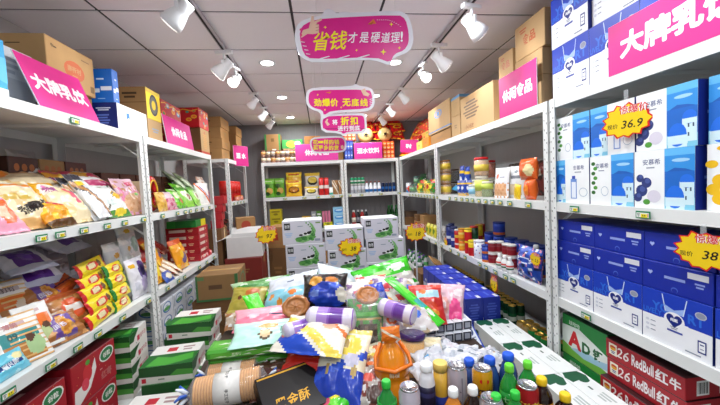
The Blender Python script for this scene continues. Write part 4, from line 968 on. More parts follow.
for x0, x1, s, l in ((297.5, 340, '休闲食品', 'left of the back shelf top'), (356, 384, '酒水饮料', 'right of the back shelf top')):
    xc, w = spanB(x0, x1, 0); o = signboard('aisle_sign', w, .29 if x0 < 300 else .28, s, C('e23aa0', rough=.3), SIGNW, .36, .04); o.location = (xc, YB+.004, Zt); tag(o, 'pink aisle sign with white letters, '+l, 'sign', 'pink aisle signs')
def pk(c1, c2): 
    def art(b, whd):
        for i in range(3):
            for j in range(2):
                b.ell('F', whd, .18+.32*i, .27+.46*j, .13, .2, c2); b.rect('F', whd, .1+.32*i, .2+.46*j, .26+.32*i, .26+.46*j, C('e8e8f0'))
    return art
ctn(346.2, 355.2, .33, 0, C('2a3a9a'), 'blue drink pack left of the right pink sign, back shelf', pk(0, C('5a7ad8')), d=.2, ins=.04, group='drink packs on the back shelf')
ctn(346, 358.5, .13, .3308, C('d8482a'), 'red-orange drink pack on top of the blue one, back shelf', pk(0, C('f0a060')), d=.2, ins=.04, group='drink packs on the back shelf')
for lv in range(2):
    ctn(384.4, 396.3, .15, .1505*lv, C('d0321e'), 'red drink pack right of the right pink sign, %s' % ('lower', 'upper')[lv], pk(0, C('e8a040')), d=.2, ins=.03, group='drink packs on the back shelf')
ctn(356.5, 384.3, .3, 0, KRAFTD, 'brown carton hidden behind the right pink sign', kr, ins=.05, d=.3)
ctn(384.6, 396.3, .3, 0, KRAFTD, 'brown carton behind the red drink packs', kr, ins=.24, d=.16)
# round bread bags above the sign: gathered mouth in the middle
def bread():
    b = MB(); TAN = F('d8b878', var=.25, scale=18)
    pr = [(.02, -.05)]+[(.155*math.sin(PI*k/9)**.8+.002, -.075*math.cos(PI*k/9)-.0) for k in range(1, 9)]+[(.03, .06), (.022, .075)]
    T = Matrix.Rotation(PI/2, 4, 'X'); b.lathe(pr, TAN, 24, T); o = b.build('bread_bag')
    for i, p in enumerate(o.data.vertices): p.co *= 1+.05*mnoise.noise(p.co*25)
    b = MB(); 
    for k in range(5): a = k*1.26; b.tube([(0, -.07, 0), (.03*math.cos(a), -.095, .03*math.sin(a)), (.055*math.cos(a), -.1, .055*math.sin(a)-.01)], [.012, .01, .003], C('2a2018'), 6)
    b.build('knot', o); return o
BR = proto(bread())
put(BR, (bx(368.5, .16), YB+.17, Zt+.432), 'round tan bread bag above the right pink sign, left one', 'bread bag', 'round bread bags', sc=(.9, 1, .84))
put(BR, (bx(387, .16), YB+.17, Zt+.432), 'round tan bread bag above the red drink packs, right one', 'bread bag', 'round bread bags', sc=(.82, 1, .8))
# middle shelf
PG = [proto(bag('snack_pouch', .19, .33, .07, zones(F('5a9a1e'), ('v', .75, .92, F('7ac03a')), ('e', .35, .6, .25, .12, F('2a5a1a')), ('e', .6, .35, .3, .16, F('c8a04a')), ('e', .4, .2, .2, .1, F('1a4a1a')), ('r', .2, .82, .8, .88, F('d8e8c0'))), seed=80, gusset=.5)),
      proto(bag('snack_pouch', .22, .34, .08, zones(F('e8b41e'), ('v', .78, .9, F('f4dc3a')), ('e', .5, .4, .36, .2, F('6a3a14')), ('e', .5, .42, .28, .14, F('c8862a')), ('r', .15, .84, .85, .9, F('b8301e'))), seed=81, gusset=.5)),
      proto(bag('snack_pouch', .22, .2, .08, zones(F('e8e4d8'), ('e', .5, .5, .35, .28, F('2a2a26')), ('e', .5, .55, .3, .2, F('d8c040')), ('v', .8, 1, F('d8b83a'))), seed=82, gusset=.5))]
put(PG[0], (bx(269, .08), YB+.08, Zk), 'green snack pouch at the left end of the back middle shelf', 'snack pouch', 'snack pouches on the back shelf')
put(PG[0], (bx(279, .08), YB+.1, Zk), 'green snack pouch, second from the left end of the back middle shelf', 'snack pouch', 'snack pouches on the back shelf')
put(PG[1], (bx(294, .08), YB+.08, Zk), 'yellow noodle pouch with a brown bowl on the back middle shelf', 'snack pouch', 'snack pouches on the back shelf', sc=(1.25, 1, .85))
put(PG[1], (bx(294.5, .2), YB+.21, Zk+.1), 'yellow noodle pouch rising behind the front one, back middle shelf', 'snack pouch', 'snack pouches on the back shelf', sc=(1.25, 1, .95))
put(PG[2], (bx(311.5, .08), YB+.08, Zk), 'white and black snack pouch on the back middle shelf, lower front', 'snack pouch', 'snack pouches on the back shelf', sc=(1.1, 1, .8))
put(PG[2], (bx(313, .2), YB+.2, Zk+.12), 'white and black snack pouch on the back middle shelf, taller one behind', 'snack pouch', 'snack pouches on the back shelf', sc=(1.2, 1, 1.4))
TRR = proto(tin('tall_red_tin', .041, .3, [(.4, C('c81e1e')), (.6, C('f0e0d8')), (1, C('d02020'))], C('e83a2a'), .05))
for k, x in enumerate((321.5, 326.6)): put(TRR, (bx(x, .06), YB+.07, Zk), 'tall red tin on the back middle shelf, %s' % ('left', 'right')[k], 'tin', 'tall red tins')
TW = tin('drink_cup', .034, .13, [(.3, C('4ab0a0')), (1, C('e8ece8'))], C('f0f0ee')); tag(TW, 'white and teal cup right of the tall red tins', 'cup'); TW.location = (bx(331, .06), YB+.06, Zk)
for k, x in enumerate((336, 341)):
    o = bag('snack_pouch', .11, .25, .06, zones(F('a87a4a'), ('d', .4, .6, .8, F('e8dcc8')), ('d', .75, .85, .8, F('e8dcc8'))), seed=84+k); tag(o, 'brown and cream striped pouch by the back middle post, %s' % ('left', 'right')[k], 'snack pouch', 'striped pouches'); o.location = (bx(x, .07), YB+.07, Zk)
CG = proto(can('drink_can', .031, .14, [(.2, C('d8dcd8', metal=.3)), (.5, C('2a8a5a', metal=.3)), (.7, C('e0e4e0', metal=.3)), (1, C('2a9a6a', metal=.3))]))
CWT = proto(can('drink_can', .031, .14, [(.5, C('b8bcc4', metal=.3)), (1, C('d8dae0', metal=.3))]))
for k in range(4):
    put(CWT, (bx(352.3+3.65*k, .05), YB+.05, Zk), 'pale drink can under a green one, back middle shelf, %s from the post' % ORD[k], 'can', 'pale cans')
    put(CG, (bx(352.3+3.65*k, .05), YB+.05, Zk+.1406), 'green drink can on a pale one, back middle shelf, %s from the post' % ORD[k], 'can', 'green cans')
BWB = proto(bottle('small_drink_bottle', .031, .2, C('e0e4ea', rough=.2), C('8a4a3a'), [(.5, C('2a7ac8')), (1, C('e8e8ee'))], labelz=(.1, .6)))
for k in range(4): put(BWB, (bx(367+4.1*k, .05), YB+.05, Zk), 'small bottle with a blue label on the back middle shelf, %s from left' % ORD[k], 'bottle', 'blue-labelled small bottles')
CBL = proto(can('drink_can', .03, .17, [(.3, C('14326a', metal=.3)), (.6, C('2a6ab0', metal=.3)), (1, C('16264a', metal=.3))]))
for k in range(4): put(CBL, (bx(383+3.7*k, .05), YB+.05, Zk), 'slim dark blue can on the back middle shelf, %s from left' % ORD[k], 'can', 'slim blue cans')
# lower shelf
def cb(x0, x1, h, up, col, label, art=None, ins=.04, d=.16, cat='carton', group='small boxes on the back lower shelf'):
    return ctn(x0, x1, h, up, C(col), label, art, ins, d, group, Zo, name='small_box')
def txt_art(c): return lambda b, whd: (b.rect('F', whd, .15, .55, .85, .75, C(c)), b.ell('F', whd, .5, .3, .2, .15, C(c)))
for k in range(3): cb(268, 280.3, .125, .1256*k, 'c8b81e', 'yellow box in the left stack on the back lower shelf, %s' % level(k, 3), txt_art('8a7a14'))
cb(281.5, 291.5, .12, 0, 'dfe2dc', 'white box with dark print on the back lower shelf', txt_art('4a4a44'))
cb(291.9, 299.8, .16, 0, 'd82a7a', 'bright pink box on the back lower shelf', txt_art('f0a0c8'))
cb(300.1, 309.3, .1, 0, 'e0e0da', 'pale box under the yellow one, back lower shelf')
cb(300.1, 309.3, .12, .1006, 'd8b02a', 'yellow box over the pale one, back lower shelf', txt_art('f0e8c0'))
for k in range(2):
    for j, c in enumerate(('9a9ca0', '5a8a3a')): cb(309.7+5.3*j, 314.8+5.3*j, .15, .1506*k, c if k else ('6a7a5a', '4a6a34')[j], 'square box, back lower shelf, %s row, %s column, beside pink ones' % (('lower', 'upper')[k], ('grey', 'green')[j]), txt_art('d8d8d0'))
for k in range(3): cb(320.7+2.9*k, 323.4+2.9*k, .19, .1006, 'd87a98', 'slim pink box on the back lower shelf, %s from left' % ORD[k])
for k in range(2): cb(321.5, 331, .05 if k == 0 else .05, .0502*k, 'd8d01e', 'flat yellow box under the slim pink ones, %s' % ('lower', 'upper')[k], txt_art('3a4a2a'))
for k in range(3): cb(331.8, 343.8, .117, .1176*k, '9ad0f0', 'light blue tissue pack by the back middle post, %s' % level(k, 3), lambda b, whd: (b.ell('F', whd, .5, .5, .4, .3, C('4a9ae0')), b.ell('F', whd, .5, .58, .3, .12, C('d8eefa'))))
BRD = proto(bottle('wine_bottle', .038, .28, C('a8201e', rough=.2), C('d8d8d8'), C('e0d8c8'))); BBK = proto(bottle('wine_bottle', .036, .28, C('1a1a24', rough=.2), C('c8c8cc'), C('8a8a94')))
for k, (p, x, l) in enumerate(((BRD, 352.5, 'red'), (BBK, 357, 'black'), (BRD, 361, 'red'), (BBK, 365, 'black'))): put(p, (bx(x, .07), YB+.08, Zo), '%s bottle on the back lower shelf, %s from the post' % (l, ORD[k]), 'bottle', 'bottles on the back lower shelf')
BGR = proto(bottle('drink_bottle', .038, .33, C('184a20', rough=.15), C('1f6a2c'), C('1f5a28')))
for k in range(3): put(BGR, (bx(388+3.75*k, .09), YB+.09+.05*(k % 2), Zo), 'green bottle on the back lower shelf, %s from left' % ORD[k], 'bottle', 'green bottles')
for k in range(4): put(BGR, (XR+.06+.0*k, 5.6-.085*k, Zo+.1415 if False else Zm+.0), 'green bottle at the far corner of the right middle shelf, %s from end' % ORD[k], 'bottle', 'green bottles') if k < 0 else None
for k in range(5):
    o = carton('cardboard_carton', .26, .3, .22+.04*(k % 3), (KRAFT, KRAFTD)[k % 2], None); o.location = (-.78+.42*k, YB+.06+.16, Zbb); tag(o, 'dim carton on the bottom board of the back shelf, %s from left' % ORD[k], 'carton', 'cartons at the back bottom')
tags('B', BZ[2], [273, 293, 307, 322, 331, 340, 352, 372, 391], 'back middle shelf'); tags('B', BZ[1], [289, 301, 312, 338, 353, 375], 'back lower shelf')
# milk cases stacked in front of the back shelves
def milk_art(b, whd):
    f = 'F'
    b.rect(f, whd, .05, .62, .2, .9, C('1c1e20')); b.txt(f, whd, .125, .76, .15, '牧场', C('e8e8e8'), bold=.01, maxw=.12)
    rowtext(b, f, whd, .15, .3, .5, 3, .2, C('9ab4d8')); rowtext(b, f, whd, .45, .72, .78, 1, .22, C('8a98a8')); b.rect(f, whd, .84, .84, .96, .9, C('6a8a4a')); b.rect(f, whd, .8, .1, .94, .2, GREYT)
    G1, G2 = C('5a9a4a'), C('3a7a3a'); q = random.Random(4)
    b.poly(f, whd, [(.3, .24), (.34, .1), (.5, .05), (.66, .12), (.8, .3), (.84, .55), (.76, .82), (.66, .95), (.74, .7), (.72, .46), (.6, .36), (.42, .3)], C('7ab06a'))
    for i in range(20):
        a = q.random(); b.ell(f, whd, .33+.45*a+.04*q.random(), .14+.2*a*q.random()+.1*q.random(), .05, .06, (G1, G2)[i % 2], n=9)
    for i in range(7): b.ell(f, whd, .78-.012*i*i*.4, .4+.08*i, .022, .035, (G1, G2)[i % 2], n=8)
    b.ell(f, whd, .6, .42, .1, .07, C('f0f0f0')); b.ell(f, whd, .57, .43, .045, .05, BLACK); b.ell(f, whd, .66, .46, .05, .06, BLACK); b.ell(f, whd, .7, .5, .03, .04, BLACK); b.ell(f, whd, .46, .38, .05, .04, BLACK)
    b.rect('R', whd, 0, 0, 1, 1, C('d8dce0')); b.rect('R', whd, .1, .2, .5, .8, C('7fb0d8')); b.rect('R', whd, .6, 0, 1, 1, C('4a6a6a')); rowtext(b, 'T', whd, .5, .3, .7, 3, .5, C('b8bcc0'))
    b.rect('T', whd, 0, .49, 1, .51, C('c8ccd0'))
MK = proto(carton('milk_carton', .325, .24, .197, C('cdcad4'), milk_art, tape=False, mats={'T': C('f2f4f6')}, ch=.003))
for st, (x, n, z0, l) in enumerate(((-.158, 6, 0, 'left stack'), (.185, 6, -.085, 'middle stack'), (.51, 6, 0, 'right stack'))):
    for k in range(n):
        if st == 1: z = .0005+.1976*k*.93
        else: z = .0005+.1978*k
        sc = (1, 1, .93) if st == 1 else 1
        dx = (-.0, .006, -.004, .004, .005, -.012)[k] if st != 2 else (.0, .004, -.004, .003, .008, -.018)[k]
        if st == 2 and k == 5: sc = (.9, 1, .9)
        put(MK, (x+dx, 2.88, z), 'white milk carton with a cow picture, %s, %s' % (l, level(k, n)), 'milk carton', 'white milk cartons', sc=sc)
mount_pad(burst_at('B', 350.5, 247, 23, '38', 'yellow price burst stuck on the middle stack of white milk cartons', 3, 2.752, hr=.78))
def stick_card(px, py, wpx, digits, label, seed, Y, base=0, head='惊爆价', hr=.85):
    o = burst_at('B', px, py, wpx, digits, label, seed, Y, hr=hr, head=head)
    h = o.location.z-base-.0005
    b = MB(); b.box(.014, .008, h, C('d8d8d8'), Tm(0, .006, -h), ch=.001); b.build('stick', o)
    b = MB(); b.box(.16, .12, .012, C('c8c8c8'), Tm(0, .02, -h), ch=.002); b.build('foot', o)
    return o
stick_card(266.5, 234.5, 21, '97', 'yellow price star on a stick left of the white milk cartons', 11, 3.25)
stick_card(415.5, 232, 21, '18', 'yellow price burst on a white stick right of the milk cartons', 4, 3.3)
# ---------------------------------------------------------------- left run
def ly(x, y=190, ins=0): return atX(x, y, XL-ins).y
def spanL(x0, x1, ins=.02): a, c = ly(x0, 190, ins), ly(x1, 190, ins); return (a+c)/2, abs(a-c)
Lt, Lm, Ll, Lb = LZ[3]+.0008, LZ[2]+.0008, LZ[1]+.0008, LZ[0]+.0008
def boxL(name, y0, y1, h, mat, label, cat='carton', art=None, ins=.03, d=.3, z=None, up=0, tape=False, group='cartons on the left top shelf', mats=None):
    o = carton(name, y1-y0-.006, d, h, mat, art, tape=tape, mats=mats); o.location = (XL-ins-d/2, (y0+y1)/2, (Lt if z is None else z)+up); o.rotation_euler = (0, 0, LA)
    return tag(o, label, cat, group)
def logo_art(b, whd):
    OR = C('c65814')
    b.ell('F', whd, .54, .46, .22, .23, OR); b.txt('F', whd, .54, .49, .15, '南街村', C('c8945c'), bold=.02, maxw=.32); rowtext(b, 'F', whd, .54, .32, .36, 1, .18, C('c8945c'))
    b.txt('F', whd, .12, .82, .09, '牛', C('3a2a1a'), bold=.02); rowtext(b, 'F', whd, .17, .78, .84, 1, .1, C('5a4028')); rowtext(b, 'F', whd, .8, .8, .85, 1, .3, C('8a6238')); b.rect('F', whd, .88, .1, .97, .26, C('8a6a42')); rowtext(b, 'F', whd, .15, .06, .12, 2, .12, C('5a4028'))
    b.ell('L', whd, .5, .45, .2, .22, OR); rowtext(b, 'L', whd, .5, .42, .48, 1, .22, C('9a6238')); rowtext(b, 'L', whd, .35, .86, .9, 1, .3, C('5a4028')); rowtext(b, 'L', whd, .6, .78, .82, 1, .3, C('5a4028'))
def plain_art(b, whd): rowtext(b, 'F', whd, .5, .4, .6, 2, .4, C('8a6238')); rowtext(b, 'L', whd, .5, .4, .6, 2, .4, C('6a4828'))
boxL('cardboard_carton', 2.02, 2.41, .2, KRAFT, 'kraft carton hidden low behind the large left pink sign', art=plain_art, ins=.155, d=.36)
boxL('cardboard_carton', 2.02, 2.41, .25, M('warm_kraft', 'c29a66', rough=.72, var=.08), 'big kraft carton with an orange oval emblem on the left top shelf', art=logo_art, ins=.13, d=.4, up=.2006)
boxL('grey_white_box', 1.62, 1.97, .3, C('cfd3d8'), 'grey-white box beside the big kraft carton on the left top shelf', cat='box', ins=.16, d=.3, art=lambda b, whd: (b.rect('F', whd, .05, .05, .95, .5, C('b8bcc4')), rowtext(b, 'F', whd, .5, .55, .85, 3, .6, C('a8b0bc'))))
def cy_art(b, whd):
    for f in 'FL':
        b.poly(f, whd, [(0, .2), (.5, .35), (1, .25), (1, .7), (.5, .62), (0, .8)], C('5ac0f0')); b.ell(f, whd, .4, .3, .2, .12, C('e8f6ff')); b.ell(f, whd, .7, .75, .2, .1, C('1f8ad8')); b.rect(f, whd, 0, 0, 1, .15, C('eef6fb'))
boxL('cyan_box', 1.38, 1.655, .25, C('2aa8e0'), 'cyan and white box nearest the viewer on the left top shelf', cat='box', ins=.03, d=.12, art=cy_art)
# large sign leaning back against the cartons
sg = signboard('aisle_sign', .44, .285, '大牌乳饮', PINK, SIGNW, .34, .045); sg.location = (XL-.012, 2.005, Lt+.002); sg.rotation_euler = (-.36, 0, LA)
tag(sg, 'large pink aisle sign with white letters leaning on the left top shelf', 'sign', 'pink aisle signs')
def bl_art(b, whd):
    for f in 'FL':
        b.rect(f, whd, .08, .3, .45, .42, C('dfe8f8')); b.rect(f, whd, .5, .36, .94, .48, C('dfe8f8')); rowtext(b, f, whd, .5, .66, .74, 1, .5, C('cfe0f8')); rowtext(b, f, whd, .5, .1, .14, 1, .5, C('9fc4f0'))
def nv_art(b, whd):
    for f in 'FL':
        rowtext(b, f, whd, .55, .7, .84, 2, .6, C('cfd8f0')); rowtext(b, f, whd, .5, .12, .6, 5, .5, C('5a74c8'))
        for k in range(4): b.ell(f, whd, .22, .16+.12*k, .03, .03, C('6a84d8'))
def wh_art(b, whd):
    b.rect('F', whd, .28, .5, .38, .74, C('2a7ad0')); b.ell('F', whd, .34, .52, .03, .04, C('eef4fb')); b.txt('F', whd, .66, .56, .16, '上质乐', C('8ab4e0'), bold=.005, maxw=.4)
    b.rect('L', whd, 0, 0, 1, 1, C('14266e')); rowtext(b, 'L', whd, .55, .7, .84, 2, .6, C('cfd8f0')); rowtext(b, 'L', whd, .5, .12, .6, 5, .5, C('5a74c8'))
    for k in range(4): b.ell('L', whd, .22, .16+.12*k, .03, .03, C('6a84d8'))
boxL('white_box', 2.445, 2.84, .185, C('f2f4f6'), 'white box with small blue emblem and navy end by the left post', cat='box', art=wh_art, ins=.03, d=.19)
boxL('blue_milk_box', 2.45, 2.52, .225, C('1668c8'), 'bright blue milk box with white labels standing on the white box', cat='box', art=bl_art, ins=.045, d=.155, up=.1858)
def plain2(b, whd): rowtext(b, 'F', whd, .5, .35, .6, 2, .6, C('8a98a8')); rowtext(b, 'L', whd, .5, .4, .6, 1, .5, C('8a98a8'))
boxL('cardboard_carton', 2.85, 3.09, .165, KRAFTL, 'small pale carton under the yellow round-emblem carton', art=plain2, ins=.03, d=.27)
def yl_art(b, whd):
    for f in 'F': b.ell(f, whd, .5, .5, .3, .36, C('2a2a2c')); b.ell(f, whd, .5, .5, .24, .29, C('5a5a58')); b.ell(f, whd, .5, .5, .14, .16, C('e0c020')); b.rect(f, whd, 0, .88, 1, 1, C('c8a83a'))
    b.rect('L', whd, 0, 0, 1, 1, KRAFT); b.rect('L', whd, 0, .5, 1, .52, KRAFTD); rowtext(b, 'L', whd, .55, .62, .86, 2, .5, C('4a3218')); b.ell('L', whd, .15, .76, .05, .06, C('4a3218'))
boxL('yellow_carton', 2.85, 3.09, .245, C('ecca1e'), 'yellow carton with a dark round emblem on the left top shelf', art=yl_art, ins=.03, d=.27, up=.1656, group='cartons on the left top shelf')
def fw_art(b, whd):
    q = random.Random(5); cs = [C(c) for c in ('e8b02a', '3a8ab0', 'e86a2a', 'c8d8e0', '4a9a4a')]
    for f in 'FLT':
        for k in range(11):
            u, v = .1+.8*q.random(), .1+.8*q.random(); r = .05+.05*q.random()
            b.ell(f, whd, u, v, r, r*1.2, cs[k % 5], n=9); b.ell(f, whd, u, v, r*.55, r*.66, cs[(k+2) % 5], n=8)
        b.poly(f, whd, [(.02, .86), (.2, .94), (.4, .84), (.6, .94), (.8, .84), (.98, .92), (.98, .88), (.8, .8), (.6, .9), (.4, .8), (.2, .9), (.02, .82)], cs[0])
    b.rect('L', whd, .05, .02, .6, .16, C('d8cfc0'))
RC = C('c01822')
boxL('red_festive_carton', 3.3, 3.75, .2, RC, 'red patterned carton behind the second pink sign, lower', art=fw_art, ins=.1, d=.34)
boxL('red_festive_carton', 3.3, 3.75, .24, RC, 'red patterned carton behind the second pink sign, upper', art=fw_art, ins=.12, d=.36, up=.2006)
boxL('cardboard_carton', 3.98, 4.27, .29, KRAFTL, 'pale kraft carton with red base stripe right of the second pink sign', art=lambda b, whd: (rowtext(b, 'F', whd, .5, .2, .8, 8, .5, C('c8904a')), b.rect('F', whd, 0, 0, 1, .1, C('b8402e')), b.rect('L', whd, 0, 0, 1, .12, C('a83a2a')), b.rect('L', whd, 0, .12, 1, 1, KRAFTD), b.rect('F', whd, .42, .8, .5, .9, C('b8402e'))), ins=.012, d=.34)
boxL('red_festive_carton', 3.96, 4.28, .22, RC, 'red patterned carton on top of the pale kraft carton', art=fw_art, ins=.01, d=.4, up=.2906)
ya, yb = atX(167, 140, XL).y, atX(192.5, 149, XL).y
sg = signboard('aisle_sign', .62, .26, '休闲食品', PINK, SIGNW, .34, .04); sg.location = (XL-.01, 3.43, Lt); sg.rotation_euler = (-.12, 0, LA); tag(sg, 'pink aisle sign with white letters before the red cartons on the left', 'sign', 'pink aisle signs')
# corner unit: brown cartons on top
def brn(b, whd): rowtext(b, 'L', whd, .5, .3, .7, 2, .5, C('6a4a28')); rowtext(b, 'F', whd, .5, .3, .7, 2, .5, C('8a6a3a'))
XC = -1.24
for c, (y, n, xx) in enumerate(((4.98, 4, -1.55), (5.58, 4, -1.5))):
    for k in range(n):
        o = carton('cardboard_carton', .4 if c == 0 else .36, .46, .145 if c == 0 else .14, KRAFT, brn); o.location = (xx+.01*(k % 2), y, Lt+(.1456 if c == 0 else .1406)*k); o.rotation_euler = (0, 0, LA)
        tag(o, 'brown carton on the narrow corner unit, %s stack, %s' % (('nearer', 'further')[c], level(k, n)), 'carton', 'brown cartons on the corner unit')
b = MB(); b.box(.2, .14, .2, KRAFTL); o = b.build('cardboard_carton'); o.location = (-1.44, 5.25, Lt); o.rotation_euler = (0, 0, LA); tag(o, 'small pale carton behind the small pink corner sign', 'carton', 'brown cartons on the corner unit')
sg = signboard('aisle_sign', .3, .31, '酒 水', PINKS, SIGNW, .28, .04); sg.location = (XC+.05, 5.3, LZ[3]-.07); sg.rotation_euler = (0, 0, LA-.55); tag(sg, 'small pink sign with two white letters on the corner unit', 'sign', 'pink aisle signs')
b = MB(); b.box(.02, .004, .08, C('e9e9ee'), Tm(0, .005, .0)); b.build('hook', sg)
tags('L', LZ[3], [63], 'left top shelf')
# ------------- left middle shelf, near unit: packets leaning back, in two rows
def lean(p, x, label, cat='snack bag', group='snack bags on the left middle shelf', ins=.06, z=Lm, up=0, tilt=-.75, turn=0, y=190, sc=None, py=None):
    yy = py if py is not None else ly(x, y, ins)
    return put(p, (XL-ins, yy, z+up), label, cat, group, rx=tilt, rz=LA+turn, sc=sc)
def B(w, h, t, fn, seed, **k): return proto(bag('snack_bag', w, h, t, fn, seed=seed, **k))
PO = B(.24, .3, 0.121, zones(F('e8a0b8'), ('e', .65, .35, .25, .22, F('e8642a')), ('e', .6, .3, .14, .1, F('f0c0a0')), ('r', .1, .55, .35, .85, F('4a3a5a')), ('d', .75, .85, .6, F('f4d8e0'))), 101, texts=[('好吃', .24, .7, .06, C('4a2a4a'), .6)])
CR1 = B(.28, .3, 0.135, zones(F('e8d8b0'), ('v', .78, .95, F('e8e0d0')), ('s', 9, 7, 1, .5, F('d8b880')), ('r', .1, .8, .9, .88, F('e88a2a')), ('r', .5, .3, .85, .42, F('3a2a1a')), ('e', .4, .55, .3, .06, F('c8a848')), ('v', 0, .15, F('d8a868'))), 102, texts=[('香酥煎饼', .62, .36, .05, C('2a1f1a'), .25)])
YW = B(.17, .17, 0.108, zones(F('e8a81e'), ('e', .5, .55, .36, .3, F('f0e4d8')), ('r', .25, .5, .75, .58, F('b86a9a')), ('e', .4, .7, .08, .08, F('e07ab0'))), 103, texts=[('米果', .5, .54, .04, C('a84a8a'), 0)])
YW2 = B(.2, .17, 0.108, zones(F('e89a1a'), ('s', 14, 12, 1, .2, F('f4c83a')), ('v', 0, .2, F('5a3a1a')), ('d', .85, 1.2, .8, F('c82a4a'))), 104)
CW = B(.27, .29, 0.121, zones(F('ecdcb4'), ('s', 10, 9, 2, .4, F('e0c890')), ('r', .55, .5, .68, .8, F('e0486a')), ('r', .62, .4, .75, .5, F('e0486a')), ('v', .88, 1, F('f0e8d8'))), 105)
WBk = B(.16, .33, 0.081, zones(F('dfe2e4'), ('d', .3, .55, .7, F('4a4a50')), ('d', .35, .5, .7, F('b8824a')), ('v', .85, 1, F('3a3a44')), ('r', .1, .7, .5, .8, F('e8c82a'))), 106, texts=[('脆', .6, .6, .05, C('e8e8e8'), .3)])
WY = B(.23, .27, 0.121, zones(F('e4e8e4'), ('e', .7, .6, .2, .14, F('e8b41e')), ('d', .56, .62, -.9, F('5a5a4a')), ('v', 0, .18, F('4a8a3a')), ('e', .5, .12, .25, .08, F('e0c83a')), ('e', .4, .9, .08, .05, F('3a7a3a')), ('e', .3, .4, .2, .1, F('c8d4d0'))), 107)
CRB = B(.24, .3, 0.108, zones(F('e8a8c0'), ('v', .6, 1, F('f0c8d8')), ('s', 24, 3, 0, .6, F('e07aa0')), ('e', .4, .3, .36, .24, F('e0b088')), ('s', 22, 25, 1, .5, F('d09868')), ('e', .85, .2, .16, .15, F('d8284a')), ('e', .6, .5, .1, .05, F('8ac86a'))), 108, texts=[('蟹味', .55, .8, .04, C('e0507a'), .1)])
lean(PO, 7, 'pink and orange snack bag nearest the viewer on the left middle shelf', turn=.0, tilt=-.68)
lean(CR1, 28, 'cream biscuit bag with orange top line on the left middle shelf', turn=-.12, tilt=-.62, ins=.08)
lean(YW2, 59, 'yellow snack bag with dark base on the left middle shelf, lower of two', ins=.05, tilt=-.7, turn=.05)
lean(YW, 54, 'yellow snack bag with a white oval, resting above the dark-based one', ins=.17, up=.1, tilt=-.62, turn=-.15)
lean(CW, 79, 'cream puffed snack bag with red marks on the left middle shelf', turn=.02, tilt=-.66, ins=.09)
lean(WBk, 95.5, 'slim white and black packet leaning on the left middle shelf, nearer', 'snack bag', turn=.15, ins=.08, tilt=-.6)
lean(WBk, 102, 'slim white and black packet leaning on the left middle shelf, further', 'snack bag', turn=.1, ins=.06, tilt=-.58)
lean(WY, 116, 'white snack bag with a yellow chip picture on the left middle shelf', turn=-.08, tilt=-.6, ins=.07)
lean(CRB, 134.5, 'pink crab-red snack bag at the left middle post', turn=-.1, tilt=-.42, ins=.07)
BIG = B(.46, .3, .15, zones(F('e0cda8'), ('s', 8, 6, 1, .45, F('d8a868')), ('v', .7, 1, F('e8e4de')), ('e', .2, .6, .12, .2, F('e88a3a')), ('e', .6, .75, .3, .18, F('f0f0f0'))), 111, nx=22)
BIG2 = B(.4, .26, .12, zones(F('d8b880'), ('s', 9, 8, 2, .3, F('e8d4a8')), ('e', .5, .5, .3, .2, F('e8dcc4'))), 112, nx=22)
put(BIG2, (XL-.26, 1.78, Lm+.13), 'large cream snack bag in the second row on the left middle shelf, lower', 'snack bag', 'large cream snack bags', rx=-1.05, rz=LA+.1)
put(BIG, (XL-.24, 2.1, Lm+.2), 'large clear-topped cream snack bag lying on the second row', 'snack bag', 'large cream snack bags', rx=-1.25, rz=LA-.1)
YR = B(.36, .26, .1, zones(F('e8b42a'), ('d', .2, .32, .7, F('d8321e')), ('d', .6, .75, .7, F('f0e0c0')), ('e', .3, .8, .15, .1, F('f0e8e0'))), 113)
put(YR, (XL-.26, 1.56, Lm+.2), 'yellow and red snack bag in the second row nearest the viewer', 'snack bag', 'snack bags on the left middle shelf', rx=-1.0, rz=LA)
POP = B(.25, .22, .1, zones(F('e8a02a'), ('d', .5, .8, .8, F('c8285a')), ('d', .1, .3, .8, F('7a2a6a')), ('e', .4, .6, .2, .15, F('f0c83a'))), 114)
put(POP, (XL-.27, 2.36, Lm+.16), 'orange and magenta snack bag in the second row, behind the slim packets', 'snack bag', 'snack bags on the left middle shelf', rx=-.7, rz=LA+.3)
MAN = B(.36, .24, .11, zones(F('ece8e6'), ('s', 8, 7, 1, .35, F('e8a83a')), ('d', .8, 1.2, -.9, F('c02a5a')), ('v', 0, .2, F('b83a6a')), ('e', .75, .45, .16, .16, F('c8305a'))), 115)
put(MAN, (XL-.22, 2.47, Lm+.2), 'white and magenta snack bag lying on the second row near the left post', 'snack bag', 'snack bags on the left middle shelf', rx=-1.1, rz=LA-.2)
put(POP, (XL-.14, 2.42, Lm+.06), 'orange and magenta snack bag tucked under the white and magenta bag', 'snack bag', 'snack bags on the left middle shelf', rx=-1.2, rz=LA+.1, sc=.8)
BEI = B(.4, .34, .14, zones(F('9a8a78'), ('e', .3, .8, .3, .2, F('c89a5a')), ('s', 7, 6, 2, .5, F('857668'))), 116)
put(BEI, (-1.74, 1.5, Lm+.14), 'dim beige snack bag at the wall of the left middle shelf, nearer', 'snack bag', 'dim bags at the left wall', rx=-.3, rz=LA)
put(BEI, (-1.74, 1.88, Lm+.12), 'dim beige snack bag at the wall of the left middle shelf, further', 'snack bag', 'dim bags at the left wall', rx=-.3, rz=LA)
SVB = B(.2, .24, .1, zones(M('silver_foil', 'b8b8bc', rough=.3, metal=.8, bump=.4, scale=30)), 117)
put(SVB, (-1.72, 2.21, Lm+.2), 'silver foil bag at the wall of the left middle shelf', 'snack bag', 'dim bags at the left wall', rx=-.2, rz=LA)
